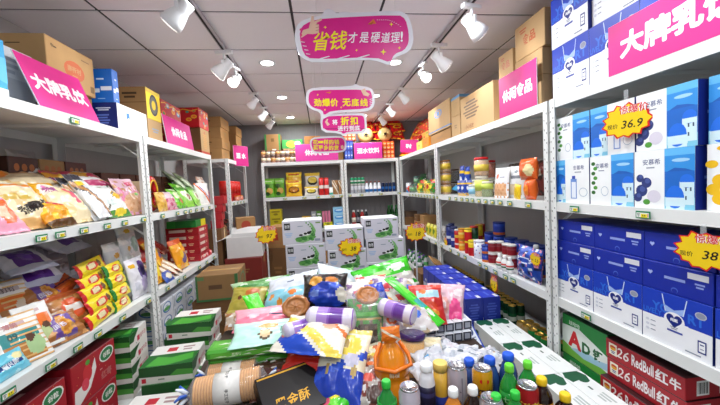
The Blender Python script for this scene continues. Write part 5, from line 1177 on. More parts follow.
for k in range(3):
    o = carton('dark_snack_box', .2, .14, .2, (C('3a201a'), C('8a6a3a'), C('4a241e'))[k], lambda b, whd: [b.ell('F', whd, .25+.25*(i % 3), .3+.4*(i//3), .09, .11, C('9a5a2a')) for i in range(6)], tape=False); o.location = (-1.78, 2.16+.21*k, Lm+.0); o.rotation_euler = (0, 0, LA); tag(o, 'dark snack box at the left wall, middle shelf, lower row, %s from viewer' % ORD[k], 'box', 'dark snack boxes')
    o2 = o.copy(); COL.objects.link(o2); o2.location.z += .2012; tag(o2, 'dark snack box at the wall of the left middle shelf, upper row, %s from viewer' % ORD[k], 'box', 'dark snack boxes')
o = carton('blue_orange_box', .12, .1, .22, C('1f6ac0'), lambda b, whd: b.ell('F', whd, .6, .4, .3, .3, C('e8802a')), tape=False); o.location = (-1.62, 2.6, Lm); o.rotation_euler = (0, 0, LA); tag(o, 'blue and orange box behind the pink crab-red bag', 'box')
tags('L', LZ[2], [17, 37, 62, 86.5, 105, 125, 145], 'left middle shelf of the near unit')
# ------------- unit two, middle shelf
TP = B(.17, .17, .05, zones(F('d8ac4a'), ('s', 16, 14, 1, .5, F('c08a34')), ('r', .6, .6, .8, .8, F('e8d8a0'))), 121)
lean(TP, 162.5, 'tan biscuit packet beside the left post, second unit', tilt=-.2, ins=.05)
b = MB(); b.box(.1, .08, .26, C('d8cba0')); o = b.build('cream_box'); tag(o, 'cream box standing by the left post behind the tan packet', 'box'); o.location = (XL-.13, 2.86, Lm); o.rotation_euler = (0, 0, LA)
# heart shaped red garland pack
b = MB(); b.tube([(.07*math.sin(PI*2*k/20)*1.0, -.01, .15+.12*math.cos(PI*2*k/20)) for k in range(21)], .028, F('d01a1e'), 10); b.tube([(.062*math.sin(PI*2*k/20), -.035, .15+.11*math.cos(PI*2*k/20)) for k in range(21)], .008, F('e8c02a'), 6)
o = b.build('red_wreath_pack'); tag(o, 'red ring-shaped sweet pack with yellow beads on the left middle shelf', 'sweet pack'); o.location = (XL-.17, 3.08, Lm); o.rotation_euler = (0, 0, LA); o.scale = (1.1, 1, 1.05)
PC = B(.2, .18, .08, zones(F('d898a8'), ('s', 12, 14, 1, .3, F('b8486a')), ('v', .6, 1, F('e4c8d0'))), 122)
lean(PC, 172, 'pink clear sweet bag beside the tan packet, second unit', tilt=-.4, ins=.05)
GB = [B(.24, .22, .08, zones(F('6ac01e'), ('e', .4, .6, .24, .2, F('d8f0b0')), ('s', 12, 11, 1, .6, F('2a7a1a')), ('e', .6, .35, .2, .14, F('c8703a')), ('d', .9, 1.1, .5, F('e8e8d0'))), 123), B(.24, .24, .08, zones(F('8aca4a'), ('e', .5, .5, .3, .25, F('e8f0d8')), ('e', .5, .45, .18, .14, F('8a5a3a')), ('v', .8, 1, F('4a9a2a'))), 124), B(.25, .34, .07, zones(F('d8e4c8'), ('d', .4, .52, .5, F('8a9a6a')), ('d', .7, .78, .5, F('5a7a4a')), ('v', .82, 1, F('b8c8a0'))), 125)]
lean(GB[0], 181.5, 'bright green snack bag in front on the left middle shelf, nearer', tilt=-.5, turn=.1)
lean(GB[1], 190, 'bright green snack bag in front on the left middle shelf, further', tilt=-.5)
lean(GB[1], 199, 'pale green snack bag in front on the left middle shelf, third', tilt=-.45, turn=.15)
lean(GB[0], 186, 'bright green snack bag in the second row, left middle shelf', tilt=-.7, ins=.2, up=.1, turn=-.1)
lean(GB[2], 188, 'pale striped green packet on the second row, nearer', tilt=-.8, ins=.22, up=.17, turn=.35)
lean(GB[2], 196, 'pale striped green packet on the second row, further', tilt=-.8, ins=.18, up=.16, turn=.35)
CL2 = B(.22, .34, .09, zones(F('d8ccc0'), ('s', 9, 14, 1, .35, F('b8806a')), ('e', .5, .2, .35, .15, F('c8442e'))), 126)
lean(CL2, 206.5, 'tall clear sweet bag at the far end of the left middle shelf', tilt=-.25, ins=.07)
lean(PC, 208, 'pink clear sweet bag behind the tall clear bag', tilt=-.3, ins=.22, up=.0, sc=(1.1, 1, 1.5))
WV = bag('white_orange_bag', .2, .26, .07, zones(F('f0ece8'), ('d', .5, .62, .9, F('e8702a')), ('d', .66, .72, .9, F('8a6ab0'))), seed=127); tag(WV, 'white bag with orange stripe at the far end of the second left unit', 'snack bag'); WV.location = (XL-.1, 4.12, Lm); WV.rotation_euler = (-.1, 0, LA-.5)
for k in range(5):
    o = carton('brown_snack_box', .23, .16, .17, C('5a3222'), lambda b, whd: rowtext(b, 'F', whd, .5, .3, .7, 3, .6, C('8a5a3a')), tape=False); o.location = (-1.77, 2.92+.25*k, Lm); o.rotation_euler = (0, 0, LA); tag(o, 'brown snack box at the wall behind the green bags, %s from viewer' % ORD[k], 'box', 'brown snack boxes')
    o2 = o.copy(); COL.objects.link(o2); o2.location.z += .1706; tag(o2, 'brown snack box at the wall behind green bags, upper, %s from viewer' % ORD[k], 'box', 'brown snack boxes')
tags('L', LZ[2], [160.5, 168.7, 174, 180.5, 186.5, 194, 201, 206, 210.5], 'left middle shelf of the second unit')
# ------------- lower shelf, near unit
def low(p, x, label, cat='snack bag', group='packets on the left lower shelf', **k):
    k.setdefault('tilt', -.6); return lean(p, x, label, cat, group, z=Ll, y=300, **k)
WO = B(.2, .27, .045, zones(F('e6e2dc'), ('r', .2, .12, .95, .66, F('d86a1e')), ('r', .2, .12, .95, .4, F('b8824a')), ('s', 2, 60, 0, .55, F('e0b878')), ('e', .72, .34, .2, .2, F('dcc8b0')), ('r', .15, .74, .8, .84, F('b8a8a8')), ('e', .1, .8, .1, .06, F('c82a3a'))), 131, gusset=.4, wrinkle=.5, texts=[('苏打饼', .5, .78, .03, C('6a5a5a'), 0)])
WT = B(.2, .24, .045, zones(F('ecebe6'), ('r', .1, .3, .9, .68, F('2a8a8a')), ('r', .1, .06, .9, .4, F('b87a3a')), ('s', 2, 60, 0, .5, F('e0b070')), ('e', .72, .3, .2, .2, F('a8c890')), ('e', .66, .46, .1, .08, F('5a3a2a')), ('r', .2, .76, .7, .82, F('c8a8a8'))), 132, gusset=.4, wrinkle=.5, texts=[('薄脆', .4, .78, .028, C('b87a7a'), 0), ('09', .35, .56, .03, C('1a5a5a'), 0)])
WOR = B(.15, .24, .045, zones(F('ecebe6'), ('r', .1, .34, .9, .72, F('e8742a')), ('r', .1, .06, .9, .4, F('b87a3a')), ('e', .66, .3, .26, .2, F('b8c890')), ('e', .66, .46, .12, .07, F('5a3a2a')), ('r', .2, .8, .7, .86, F('c8a8a8'))), 133, gusset=.4, wrinkle=.5)
BUN = F('a86a34', var=.35, scale=22)
BP = B(.26, .17, .11, zones(BUN, ('r', .3, .1, .75, .9, F('6a4a9a')), ('e', .55, .5, .13, .34, F('e0a040')), ('e', .55, .5, .06, .26, F('c87a24')), ('v', .94, 1, F('c8b8a8')), ('s', 14, 11, 1, .6, F('d09a60'))), 134, texts=[('面包', .45, .5, .03, C('e8e0f4'), .1)])
BO = B(.24, .24, .11, zones(BUN, ('s', 13, 12, 2, .3, F('c88a50')), ('e', .45, .55, .26, .26, F('d8561e')), ('r', .28, .48, .64, .62, F('dcd8d0')), ('v', .86, 1, F('b8582a'))), 135)
YS = B(.3, .085, .045, zones(F('ecd41e'), ('e', .45, .5, .22, .3, F('d8322a')), ('e', .42, .5, .12, .2, F('f0e0b0')), ('e', .7, .5, .06, .3, F('6a4a2a')), ('r', 0, 0, .07, 1, F('c81e1e')), ('r', .93, 0, 1, 1, F('c81e1e'))), 136, seal=.02, texts=[('沙琪', .42, .5, .036, C('f4ecc0'), 0)])
YG = B(.24, .085, .045, zones(F('ecd41e'), ('e', .5, .5, .24, .3, F('d8322a')), ('e', .5, .5, .14, .2, F('f0e0b0')), ('r', 0, 0, .12, 1, F('1f7a2a')), ('r', .88, 0, 1, 1, F('1f7a2a'))), 137, seal=.02, texts=[('沙琪', .5, .5, .036, C('f4ecc0'), 0)])
LBX = B(.24, .14, .07, zones(F('6ac4dc'), ('s', 12, 9, 1, .7, F('a8e0ec')), ('r', .1, .38, .8, .56, F('1f4a8a')), ('e', .75, .7, .14, .16, F('e8e0a0')), ('e', .2, .8, .1, .1, F('e8f4f8'))), 138, seal=.03, texts=[('薯片脆', .45, .47, .035, C('e8f0f8'), .1)])
YP = B(.2, .14, .08, zones(F('e8b81e'), ('v', .75, 1, F('c81e2a')), ('s', 9, 7, 1, .6, F('8a5a1a')), ('r', .1, .3, .6, .42, F('6a4a14'))), 139)
low(LBX, 8, 'light blue biscuit packet at the edge of the left lower shelf, nearest the viewer', tilt=-.5, ins=.045, turn=0, sc=.72)
low(YP, 4, 'yellow and red snack packet behind the light blue biscuit packet', tilt=-.6, ins=.19, up=.05)
low(WT, 29, 'white cracker packet with a teal picture on the left lower shelf', tilt=-.5, turn=-.35, ins=.06)
low(WOR, 45, 'white cracker packet with an orange picture at the left lower edge', tilt=-.5, turn=-.3, ins=.06)
low(WO, 26, 'white cracker packet with an orange-brown picture in the second row', tilt=-.6, ins=.22, up=.1, turn=-.35, sc=1.05)
low(WO, 10, 'white cracker packet in the second row nearest the viewer', tilt=-.6, ins=.34, up=.14, turn=-.3)
low(BP, 62, 'clear bag of buns with purple label at the left lower shelf edge', tilt=-.6, turn=-.25, ins=.06)
low(BP, 50, 'clear bag of buns with purple label in the second row', tilt=-.6, ins=.22, up=.13, turn=-.25, sc=1.05)
low(BO, 83, 'clear bag of buns with a round orange label on the left lower shelf', tilt=-.5, turn=-.25, ins=.07)
stk = [(100, .05, .0, YS, .1), (104, .06, .068, YS, .12), (101, .085, .136, YS, .1), (99, .11, .2, YS, .12), (97, .13, .262, YS, .1)]
for i, (x, ins, up, p, tr) in enumerate(stk): put(p, (XL-ins, ly(x, 300, ins), Ll+up), 'yellow wafer packet with red ends in the left lower stack, %s' % level(i, 5), 'wafer packet', 'yellow wafer packets', rx=-.35, rz=LA+tr, ry=-.05)
for i, (x, ins, up) in enumerate(((117, .05, 0.), (119, .06, .068), (117.5, .08, .136), (115, .1, .2))): put(YG, (XL-ins, ly(x, 300, ins)+.04, Ll+up), 'yellow wafer packet with green ends beside the red-ended ones, %s' % level(i, 4), 'wafer packet', 'yellow wafer packets', rx=-.35, rz=LA+.1)
PW = B(.22, .29, .09, zones(F('e4e2ea'), ('e', .68, .62, .26, .28, F('5a3a8a')), ('e', .68, .65, .13, .14, F('2a1a4a')), ('e', .6, .3, .2, .2, F('b8a8d0')), ('e', .2, .82, .12, .06, F('e8b42a')), ('r', .1, .2, .3, .4, F('d0d0dc'))), 141, gusset=.4)
low(PW, 140, 'white and purple snack pouch by the left post on the lower shelf', tilt=-.15, ins=.06)
WG = B(.2, .3, .09, zones(F('d8d8d8'), ('r', .15, .15, .85, .5, F('b8bcb8')), ('v', .8, 1, F('e8e6e2')), ('e', .5, .66, .2, .06, F('d8a03a')), ('e', .7, .25, .16, .1, F('8aa89a'))), 142, gusset=.5)
low(WG, 121, 'white snack pouch standing behind the yellow wafers, nearer', tilt=-.1, ins=.2, up=.12)
low(WG, 130, 'white snack pouch standing behind the yellow wafers, further', tilt=-.1, ins=.2, up=.14, turn=.2)
WU = B(.24, .32, .09, zones(F('d4d6da'), ('v', .7, 1, F('ecece8')), ('e', .4, .75, .12, .05, F('e0b83a')), ('e', .6, .4, .2, .2, F('9ab0a8'))), 143, gusset=.5)
low(WU, 136, 'large white snack pouch high behind the purple one', tilt=-.2, ins=.2, up=.22)
PU = B(.34, .26, .1, zones(F('d8d4dc'), ('r', .25, .2, .75, .9, F('5a2a8a')), ('e', .5, .5, .12, .2, F('7a4ab0')), ('v', 0, .2, F('b8bcd0'))), 144)
put(PU, (XL-.26, 2.32, Ll+.4), 'purple and white snack bag lying high on the left lower shelf, further', 'snack bag', 'purple bags', rx=-1.1, rz=LA+.2)
put(PU, (XL-.26, 2.0, Ll+.36), 'purple and white snack bag in the dim pile, upper', 'snack bag', 'purple bags', rx=-1.0, rz=LA-.2, sc=.75)
put(PU, (XL-.26, 2.04, Ll+.25), 'purple and white snack bag in the dim pile, lower', 'snack bag', 'purple bags', rx=-1.0, rz=LA-.4, sc=.75)
put(PU, (XL-.38, 2.1, Ll+.12), 'purple and white snack bag in the dim pile, lowest', 'snack bag', 'purple bags', rx=-1.0, rz=LA-.2, sc=.75)
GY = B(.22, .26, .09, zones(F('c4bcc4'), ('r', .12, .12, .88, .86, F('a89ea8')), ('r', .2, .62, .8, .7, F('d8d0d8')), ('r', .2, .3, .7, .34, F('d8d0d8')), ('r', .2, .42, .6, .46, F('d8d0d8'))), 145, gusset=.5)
k = 0
for y, up in ((1.45, .0), (1.45, .25), (1.68, .25), (2.08, .0), (2.1, .24), (2.3, .0), (2.31, .24), (2.52, 0), (1.9, .0)):
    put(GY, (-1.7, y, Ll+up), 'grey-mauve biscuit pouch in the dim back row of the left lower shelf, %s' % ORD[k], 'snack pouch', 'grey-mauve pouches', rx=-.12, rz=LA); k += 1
RB2 = B(.3, .16, .07, zones(F('b84a1e'), ('d', .4, .6, .6, F('d8682a')), ('d', .75, .85, .6, F('4a1a2a'))), 146)
put(RB2, (XL-.2, 2.12, Ll+.2), 'orange-red packet sticking up before the grey pouches', 'packet', 'packets on the left lower shelf', rx=-.7, ry=-.5, rz=LA+.1, sc=.55)
put(RB2, (XL-.36, 1.62, Ll+.16), 'orange-red packet lying dim at the near end of the lower shelf', 'packet', 'packets on the left lower shelf', rx=-1.2, rz=LA-.2)
tags('L', LZ[1], [], 'x')
for i, (x, y) in enumerate(((7, 392), (50, 364), (77, 346), (97, 331), (122, 317), (148, 300))):
    put(TAG, (XL+.0055, atX(x, y, XL).y, LZ[1]-.046), 'green-framed price tag on the left lower shelf of the near unit, %s from viewer' % ORD[i], 'price tag', 'shelf price tags', rz=LA)
# ------------- lower shelf, second unit
YO = B(.12, .26, .05, zones(F('e8a81e'), ('r', .3, .2, .7, .8, F('f4d83a')), ('s', 9, 20, 1, .7, F('b8701a'))), 151)
low(YO, 163, 'tall yellow wafer packet beside the left post, second unit', tilt=-.3, ins=.05)
WF = B(.12, .3, .05, zones(F('e8dcc8'), ('d', .3, .6, 1.2, F('b87a2a')), ('d', .7, .8, 1.2, F('c8281e'))), 152)
for i, (x, c) in enumerate(((169, .3), (174, .4), (179, .4), (184, .45))): low(WF, x, 'slanted wafer stick packet on the lower shelf of second left unit, %s from viewer' % ORD[i], tilt=-.9, ins=.06, turn=c)
BLU = B(.16, .1, .05, zones(F('3a5ab0'), ('e', .5, .5, .3, .3, F('e0d8c0'))), 153); low(BLU, 170, 'small blue packet under the slanted wafers', tilt=-.6, ins=.03)
RBG = B(.3, .24, .11, zones(F('b0281e'), ('s', 8, 9, 1, .5, F('d8a08a')), ('e', .6, .4, .2, .15, F('8a1a2a')), ('v', .8, 1, F('c8682a'))), 154)
for i, (y, up, ins) in enumerate(((2.98, .12, .2), (3.22, .14, .22), (3.46, .12, .24), (3.1, .02, .26))): put(RBG, (XL-ins, y, Ll+.05+up), 'red sweet bag heaped behind the wafer packets, %s' % ('first from viewer', 'second', 'third', 'lowest')[i], 'sweet bag', 'red sweet bags', rx=-1.0, rz=LA+.3*(i-1))
ORB = B(.26, .3, .1, zones(F('e89a1a'), ('e', .55, .35, .22, .2, F('6a5a8a')), ('s', 9, 8, 1, .5, F('f0c03a')), ('v', .85, 1, F('d8561e'))), 155)
put(ORB, (XL-.08, 3.42, Ll), 'orange snack bag standing out on the second left unit', 'snack bag', 'orange snack bags', rx=-.3, rz=LA); put(ORB, (XL-.18, 3.2, Ll+.1), 'orange snack bag behind the standing one, second left unit', 'snack bag', 'orange snack bags', rx=-.6, rz=LA+.3)
def rbx(b, whd):
    for f in 'FL': b.rect(f, whd, .1, .3, .6, .7, C('e0c8b8')); rowtext(b, f, whd, .75, .3, .7, 2, .2, C('e8b08a'))
for i in range(5):
    o = carton('red_box', .3, .34, .075, C('a8202a'), rbx, tape=False); o.location = (XL-.04-.17, 3.93, Ll+.0755*i); o.rotation_euler = (0, 0, LA+.02*(i % 2)); tag(o, 'flat red box at the far end of second left unit, %s' % level(i, 5), 'box', 'flat red boxes')
o = carton('green_yellow_box', .3, .3, .075, C('1f7a34'), lambda b, whd: (b.rect('F', whd, .5, 0, 1, 1, C('d8cc1e')), b.rect('L', whd, .0, .0, .3, 1, C('2f9a3a'))), tape=False); o.location = (XL-.2, 3.9, Ll+.0755*5); o.rotation_euler = (0, 0, LA); tag(o, 'green and yellow box on top of the flat red boxes', 'box')
RPK = B(.15, .12, .07, zones(F('c8202a'), ('e', .5, .5, .3, .25, F('e8a0a0'))), 156)
for i, x in enumerate((203, 207, 211)): put(RPK, (XL-.04, ly(x, 255, .04)+.0, Ll), 'small red packet at the edge before the flat red boxes, %s' % ORD[i], 'packet', 'small red packets', rx=-.4, rz=LA, sc=.62)
for i, (x, y) in enumerate(((167, 286), (178, 280), (184, 276), (199, 266.5), (206.5, 262), (213.5, 257))): put(TAG, (XL+.0055, atX(x, y, XL).y, LZ[1]-.046), 'green-framed price tag on the left lower shelf of second unit, %s from viewer' % ORD[i], 'price tag', 'shelf price tags', rz=LA)
# ------------- bottom boards
def str_art(b, whd):
    f = 'F'
    b.poly(f, whd, [(.02, .12), (.12, .04), (.36, .24), (.52, .6), (.5, .86), (.4, .62), (.22, .44), (.04, .4)], C('e8e4e0')); b.ell(f, whd, .32, .62, .1, .2, C('c8323a')); b.ell(f, whd, .26, .4, .08, .14, C('d8485a')); b.ell(f, whd, .34, .86, .05, .06, LEAF)
    b.ell(f, whd, .78, .74, .18, .18, C('e8e6e0')); b.ell(f, whd, .78, .74, .155, .15, C('2f7a4a')); b.txt(f, whd, .78, .74, .14, '谷粒', C('e8e8e0'), bold=.02, maxw=.26)
    b.txt(f, whd, .74, .28, .2, '红枣', C('b86a68'), bold=.04, maxw=.28); rowtext(b, f, whd, .62, .44, .48, 1, .1, C('d8a8a8'))
    for i in range(14): b.ell(f, whd, (i*.37) % 1*.96+.02, (i*.23) % 1*.94+.03, .008, .012, C('d89a5a'), n=6)
    rowtext(b, 'T', whd, .5, .3, .7, 2, .5, C('c8a0a0')); b.rect('L', whd, .2, .2, .8, .8, C('b83a44'))
STR = proto(carton('red_milk_box', .36, .22, .235, C('a81f2c'), str_art, tape=False, mats={'T': C('6a1420')}, ch=.003))
for c, (y, n, up) in enumerate(((2.0, 2, 0), (1.6, 2, 0), (1.22, 2, 0))):
    for k in range(n): put(STR, (XL-.02-.11, y+.01*k, Lb+.2356*k+.0), 'red strawberry milk box on the left bottom board, %s stack from the green boxes, %s' % (ORD[c], ('lower', 'upper')[k]), 'milk box', 'red milk boxes', rz=LA, sc=(1, 1, 1 if c == 0 else .93))
def grn_art(b, whd):
    b.rect('F', whd, 0, 0, 1, .45, C('e0e0d8')); b.poly('F', whd, [(0, .45), (1, .3), (1, 1), (0, 1)], C('1d5626')); b.poly('F', whd, [(.55, .36), (1, .3), (1, .62), (.7, .7)], C('4a9a3a')); b.rect('F', whd, .04, .1, .12, .36, C('c8283a')); rowtext(b, 'F', whd, .4, .14, .3, 1, .2, C('8a9a8a'))
    b.rect('L', whd, 0, 0, 1, 1, C('e6e4dc')); b.rect('L', whd, .12, .3, .3, .7, C('c8304a')); rowtext(b, 'L', whd, .6, .3, .6, 2, .3, C('9aa89a'))
    b.rect('R', whd, 0, 0, 1, 1, C('e6e4dc')); b.poly('R', whd, [(0, .45), (.22, .4), (.3, .62), (.55, 1), (0, 1)], C('1d5a28')); b.rect('R', whd, .42, .2, .56, .55, C('c8304a')); b.txt('R', whd, .76, .4, .34, '纯牛奶', C('c05868'), bold=.01, maxw=.36); b.rect('R', whd, .34, .12, .38, .2, C('8a9a8a'))
    b.rect('T', whd, 0, 0, 1, .55, C('1f6a2a')); b.poly('T', whd, [(.1, .05), (.5, .02), (.95, .2), (.9, .5), (.5, .35), (.2, .45)], C('4aa83a')); b.rect('T', whd, .0, .55, 1, 1, C('ebe9e4')); b.rect('T', whd, .3, .66, .5, .86, C('c8283a')); rowtext(b, 'T', whd, .72, .64, .9, 2, .3, C('a88a8a'))
# printed so that the green side looks toward the viewer
GNB = proto(carton('green_milk_box', .3, .28, .104, C('e0e0d8'), grn_art, tape=False, ch=.003))
for k in range(4): put(GNB, (XL-.015-.15, 2.43, Lb+.1046*k), 'green and white milk box on the left bottom board by the post, %s' % level(k, 4), 'milk box', 'green milk boxes on the bottom board', rz=.12)
def tis_art(b, whd):
    for f in 'FL': b.ell(f, whd, .5, .5, .33, .38, C('3a6aa8')); b.ell(f, whd, .5, .52, .27, .3, C('dfe4ea')); b.ell(f, whd, .5, .4, .26, .14, C('5a9a5a')); rowtext(b, f, whd, .5, .55, .65, 1, .3, C('5a7ab0')); b.rect(f, whd, .02, .1, .1, .9, C('9aa0a8'))
TIS = proto(carton('tissue_box', .225, .2, .115, C('cdced4'), tis_art, tape=False, ch=.003))
k = 0
for y in (2.9, 3.14, 3.38, 3.62):
    for lv in range(4):
        put(TIS, (XL-.02-.1, y, Lb+.1156*lv), 'pale box with blue oval print, left bottom board, %s from post, %s' % (ORD[k], level(lv, 4)), 'box', 'pale oval-print boxes', rz=LA)
    k += 1
# floor stacks of green milk boxes before the left shelves
for st, (x, y, n, rz, l) in enumerate(((-1.01, 2.60, 5, .06, 'rear'), (-.99, 2.22, 4, .1, 'middle'), (-.96, 1.83, 3, .02, 'front'))):
    for k in range(n):
        put(GNB, (x+.012*((k*2) % 3-1), y+.008*(k % 2), 0.0005+.1046*k), 'green and white milk box, %s floor stack beside the left shelves, %s' % (l, level(k, n)), 'milk box', 'green milk boxes on the floor', rz=rz+.03*((k*3) % 3-1))
def gk_art(b, whd):
    G1 = C('3a6a3a')
    for f in 'FLR':
        b.rect(f, whd, 0, .0, .05, 1, G1) if f == 'F' else None; b.rect(f, whd, .93, 0, 1, 1, G1) if f == 'F' else b.rect(f, whd, 0, 0, .06, 1, G1); b.rect(f, whd, 0, 0, 1, .08, G1); b.rect(f, whd, .3, .45, .62, .62, C('5a3f28')) if f == 'F' else b.ell(f, whd, .55, .55, .3, .3, G1)
        if f != 'F': b.ell(f, whd, .55, .55, .22, .22, MATS['shaded_kraft'])
    b.rect('F', whd, .04, .82, .2, .96, C('5a7a4a'))
GK = carton('cardboard_carton', .36, .42, .235, M('shaded_kraft', '8a6840', rough=.75, var=.08), gk_art); GK.location = (-.99, 3.3, .4706); GK.rotation_euler = (0, 0, .05); tag(GK, 'kraft carton with green edges on the floor stack beyond the milk boxes', 'carton', 'floor cartons on the left')
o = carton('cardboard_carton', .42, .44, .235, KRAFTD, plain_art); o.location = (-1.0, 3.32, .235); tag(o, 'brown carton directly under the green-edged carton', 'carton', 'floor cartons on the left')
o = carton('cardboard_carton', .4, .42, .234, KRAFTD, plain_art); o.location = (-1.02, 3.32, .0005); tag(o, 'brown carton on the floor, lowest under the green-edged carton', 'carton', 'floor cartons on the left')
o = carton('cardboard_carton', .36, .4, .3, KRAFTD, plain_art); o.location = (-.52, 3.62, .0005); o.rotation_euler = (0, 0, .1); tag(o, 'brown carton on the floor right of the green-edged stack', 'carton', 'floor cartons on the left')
# open white carton and the clutter before the corner unit
def open_box(w, d, h, mat, label, loc, rz):
    r = empty('open_carton'); t = .005
    b = MB(); b.box(w, d, t, mat); 
    b.box(w, t, h, mat, Tm(0, -d/2, 0)); b.box(w, t, h, mat, Tm(0, d/2, 0)); b.box(t, d, h, mat, Tm(-w/2, 0, 0)); b.box(t, d, h, mat, Tm(w/2, 0, 0)); b.build('body', r)
    for a, bb, wd, ln, ax in ((0, -d/2, w, .12, -2.5), (0, d/2, w, .12, -.9)):
        b = MB(); b.box(wd, .004, ln, mat, Tm(a, bb, h, rx=ax)); b.build('flap', r)
    for s in (-1, 1):
        b = MB(); b.box(.004, d, .12, mat, Tm(s*w/2, 0, h, ry=s*1.9)); b.build('flap', r)
    r.location = loc; r.rotation_euler = (0, 0, rz); return tag(r, label, 'carton', 'clutter before the corner unit')
open_box(.42, .36, .26, C('d8d8d6'), 'open white carton before the narrow corner unit', (-1.0, 4.43, .622), .1)
for k in range(2):
    o = carton('cardboard_carton', .44, .4, .31, (KRAFTD, C('7a2a24'))[k], plain_art); o.location = (-1.0, 4.4, .0005+.3095*k); tag(o, 'carton carrying the open white carton, %s' % ('lowest, brown', 'upper, red-brown')[k], 'carton', 'clutter before the corner unit')
o = carton('cardboard_carton', .25, .22, .2, KRAFT, lambda b, whd: b.ell('F', whd, .5, .5, .25, .3, C('a8402a'))); o.location = (-1.08, 4.80, .884); o.rotation_euler = (0, 0, .3); tag(o, 'kraft carton with a red mark behind the open white carton', 'carton', 'clutter before the corner unit')
for k in range(3):
    o = carton('cardboard_carton', .26, .24, .29, (KRAFTD, KRAFTD, C('8a1f24'))[k], None); o.location = (-1.08, 4.81, .0005+.2945*k); tag(o, 'carton in the back column behind the open white carton, %s' % level(k, 3), 'carton', 'clutter before the corner unit')
for k in range(4):
    o = carton('red_box', .12, .2, .1, C('b0202a'), None, tape=False); o.location = (-1.335+.02*k, 4.4, 1.0+.1006*k+.0); o.rotation_euler = (0, 0, .1); tag(o, 'dark red box in the narrow tower past the second left unit, %s' % level(k, 4), 'box', 'dark red boxes')
o = carton('cardboard_carton', .16, .26, .998, KRAFTD, None); o.location = (-1.335, 4.4, .0005); tag(o, 'tall narrow carton under the dark red boxes', 'carton', 'clutter before the corner unit')
o = carton('cardboard_carton', .3, .34, .3, KRAFT, lambda b, whd: (b.txt('F', whd, .5, .5, .3, '福', C('a83a2a'), bold=.03), b.rect('F', whd, .2, .2, .8, .26, C('a8704a')))); o.location = (-.62, 4.95, .62); o.rotation_euler = (0, 0, -.35); tag(o, 'brown carton with red print left of the price star', 'carton', 'clutter before the back shelf')
o = carton('cardboard_carton', .36, .4, .615, KRAFTD, plain_art); o.location = (-.62, 4.95, .0005); o.rotation_euler = (0, 0, -.2); tag(o, 'tall brown carton under the red-printed one', 'carton', 'clutter before the back shelf')
o = carton('white_foam_box', .16, .3, .5, C('d8dadc'), lambda b, whd: b.rect('F', whd, .55, .1, .9, .4, C('3a7ab0')), tape=False); o.location = (-.897, 4.98, .0005); o.scale = (.55, 1, 1.35); tag(o, 'narrow white box standing beside the brown red-printed carton', 'box')
# corner unit goods
LAN = proto(jar('red_lantern_jar', .07, .3, F('b81a1a'), C('d8281e'), C('c02018'), glass=M('red_clear', 'c82020', rough=.1, alpha=.5), lz=(.4, .9)))
for i in range(5): put(LAN, (-1.37, 4.95+.165*i, Lm), 'tall red sweet jar on the corner unit, %s from viewer' % ORD[i], 'jar', 'tall red jars')
ORJ = proto(jar('orange_jar', .05, .1, F('d8601a'), C('e8902a')))
for i in range(2): put(ORJ, (-1.262, 5.18+.25*i, Lm), 'small orange jar before the tall red jars, %s' % ('nearer', 'further')[i], 'jar', 'small orange jars', sc=.75)
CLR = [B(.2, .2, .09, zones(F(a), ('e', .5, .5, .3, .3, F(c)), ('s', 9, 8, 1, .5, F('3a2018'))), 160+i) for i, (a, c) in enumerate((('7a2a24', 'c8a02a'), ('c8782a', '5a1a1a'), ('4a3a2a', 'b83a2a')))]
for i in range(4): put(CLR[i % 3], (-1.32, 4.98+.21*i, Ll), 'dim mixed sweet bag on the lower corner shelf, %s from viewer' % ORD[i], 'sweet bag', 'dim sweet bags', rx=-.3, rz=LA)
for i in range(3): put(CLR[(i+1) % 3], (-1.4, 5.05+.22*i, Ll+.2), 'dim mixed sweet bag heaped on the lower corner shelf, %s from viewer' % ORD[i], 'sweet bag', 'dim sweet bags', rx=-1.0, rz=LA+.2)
tags('C', LZ[2], [4.9, 5.1, 5.3, 5.5], 'middle shelf of the corner unit')
# ---------------------------------------------------------------- heap of goods on a low platform in the middle of the aisle
PX0, PX1, PY0, PY1, PZ = -.60, .74, .72, 2.6, .64
r = empty('display_platform'); r.location = ((PX0+PX1)/2, (PY0+PY1)/2, 0)
b = MB(); b.box(PX1-PX0, PY1-PY0, .03, M('dark_board', '3a2a20', rough=.7), Tm(0, 0, PZ-.03)); b.build('top', r)  # top coloured dark to stand in for shade between the goods
SK = C('c9c4ba')
for nm, w, d, x, y in (('front_panel', PX1-PX0-.06, .02, 0, -(PY1-PY0)/2+.03), ('back_panel', PX1-PX0-.06, .02, 0, (PY1-PY0)/2-.03), ('side_panel', .02, PY1-PY0-.1, -(PX1-PX0)/2+.03, 0), ('side_panel', .02, PY1-PY0-.1, (PX1-PX0)/2-.03, 0)):
    b = MB(); b.box(w, d, PZ-.031, SK, Tm(x, y, 0)); b.build(nm, r)
tag(r, 'low platform in the middle of the aisle under the heap of snacks', 'display platform')
def heap_put(p, h, px, py, z, label, cat='packet', group='packets in the heap', pitch=-90, turn=0, rollv=0, sc=1., Y=None):
    c = atZ(px, py, z) if Y is None else atY(px, py, Y)
    from mathutils import Euler
    e = Euler((math.radians(pitch), math.radians(rollv), math.radians(turn)), 'XYZ')
    o = put(p, (0, 0, 0), label, cat, group, sc=sc); o.rotation_euler = e
    s = sc if not hasattr(sc, '__len__') else sc[2]
    o.location = c-e.to_matrix() @ Vector((0, 0, h*s/2))
    return o
def PB(name, w, h, t, fn, seed, **k): return proto(bag(name, w, h, t, fn, seed=seed, **k))
GF = F('3f9a2a'); GF2 = F('2a7a1e'); PAINT_GLOSS = F('b8dca8')
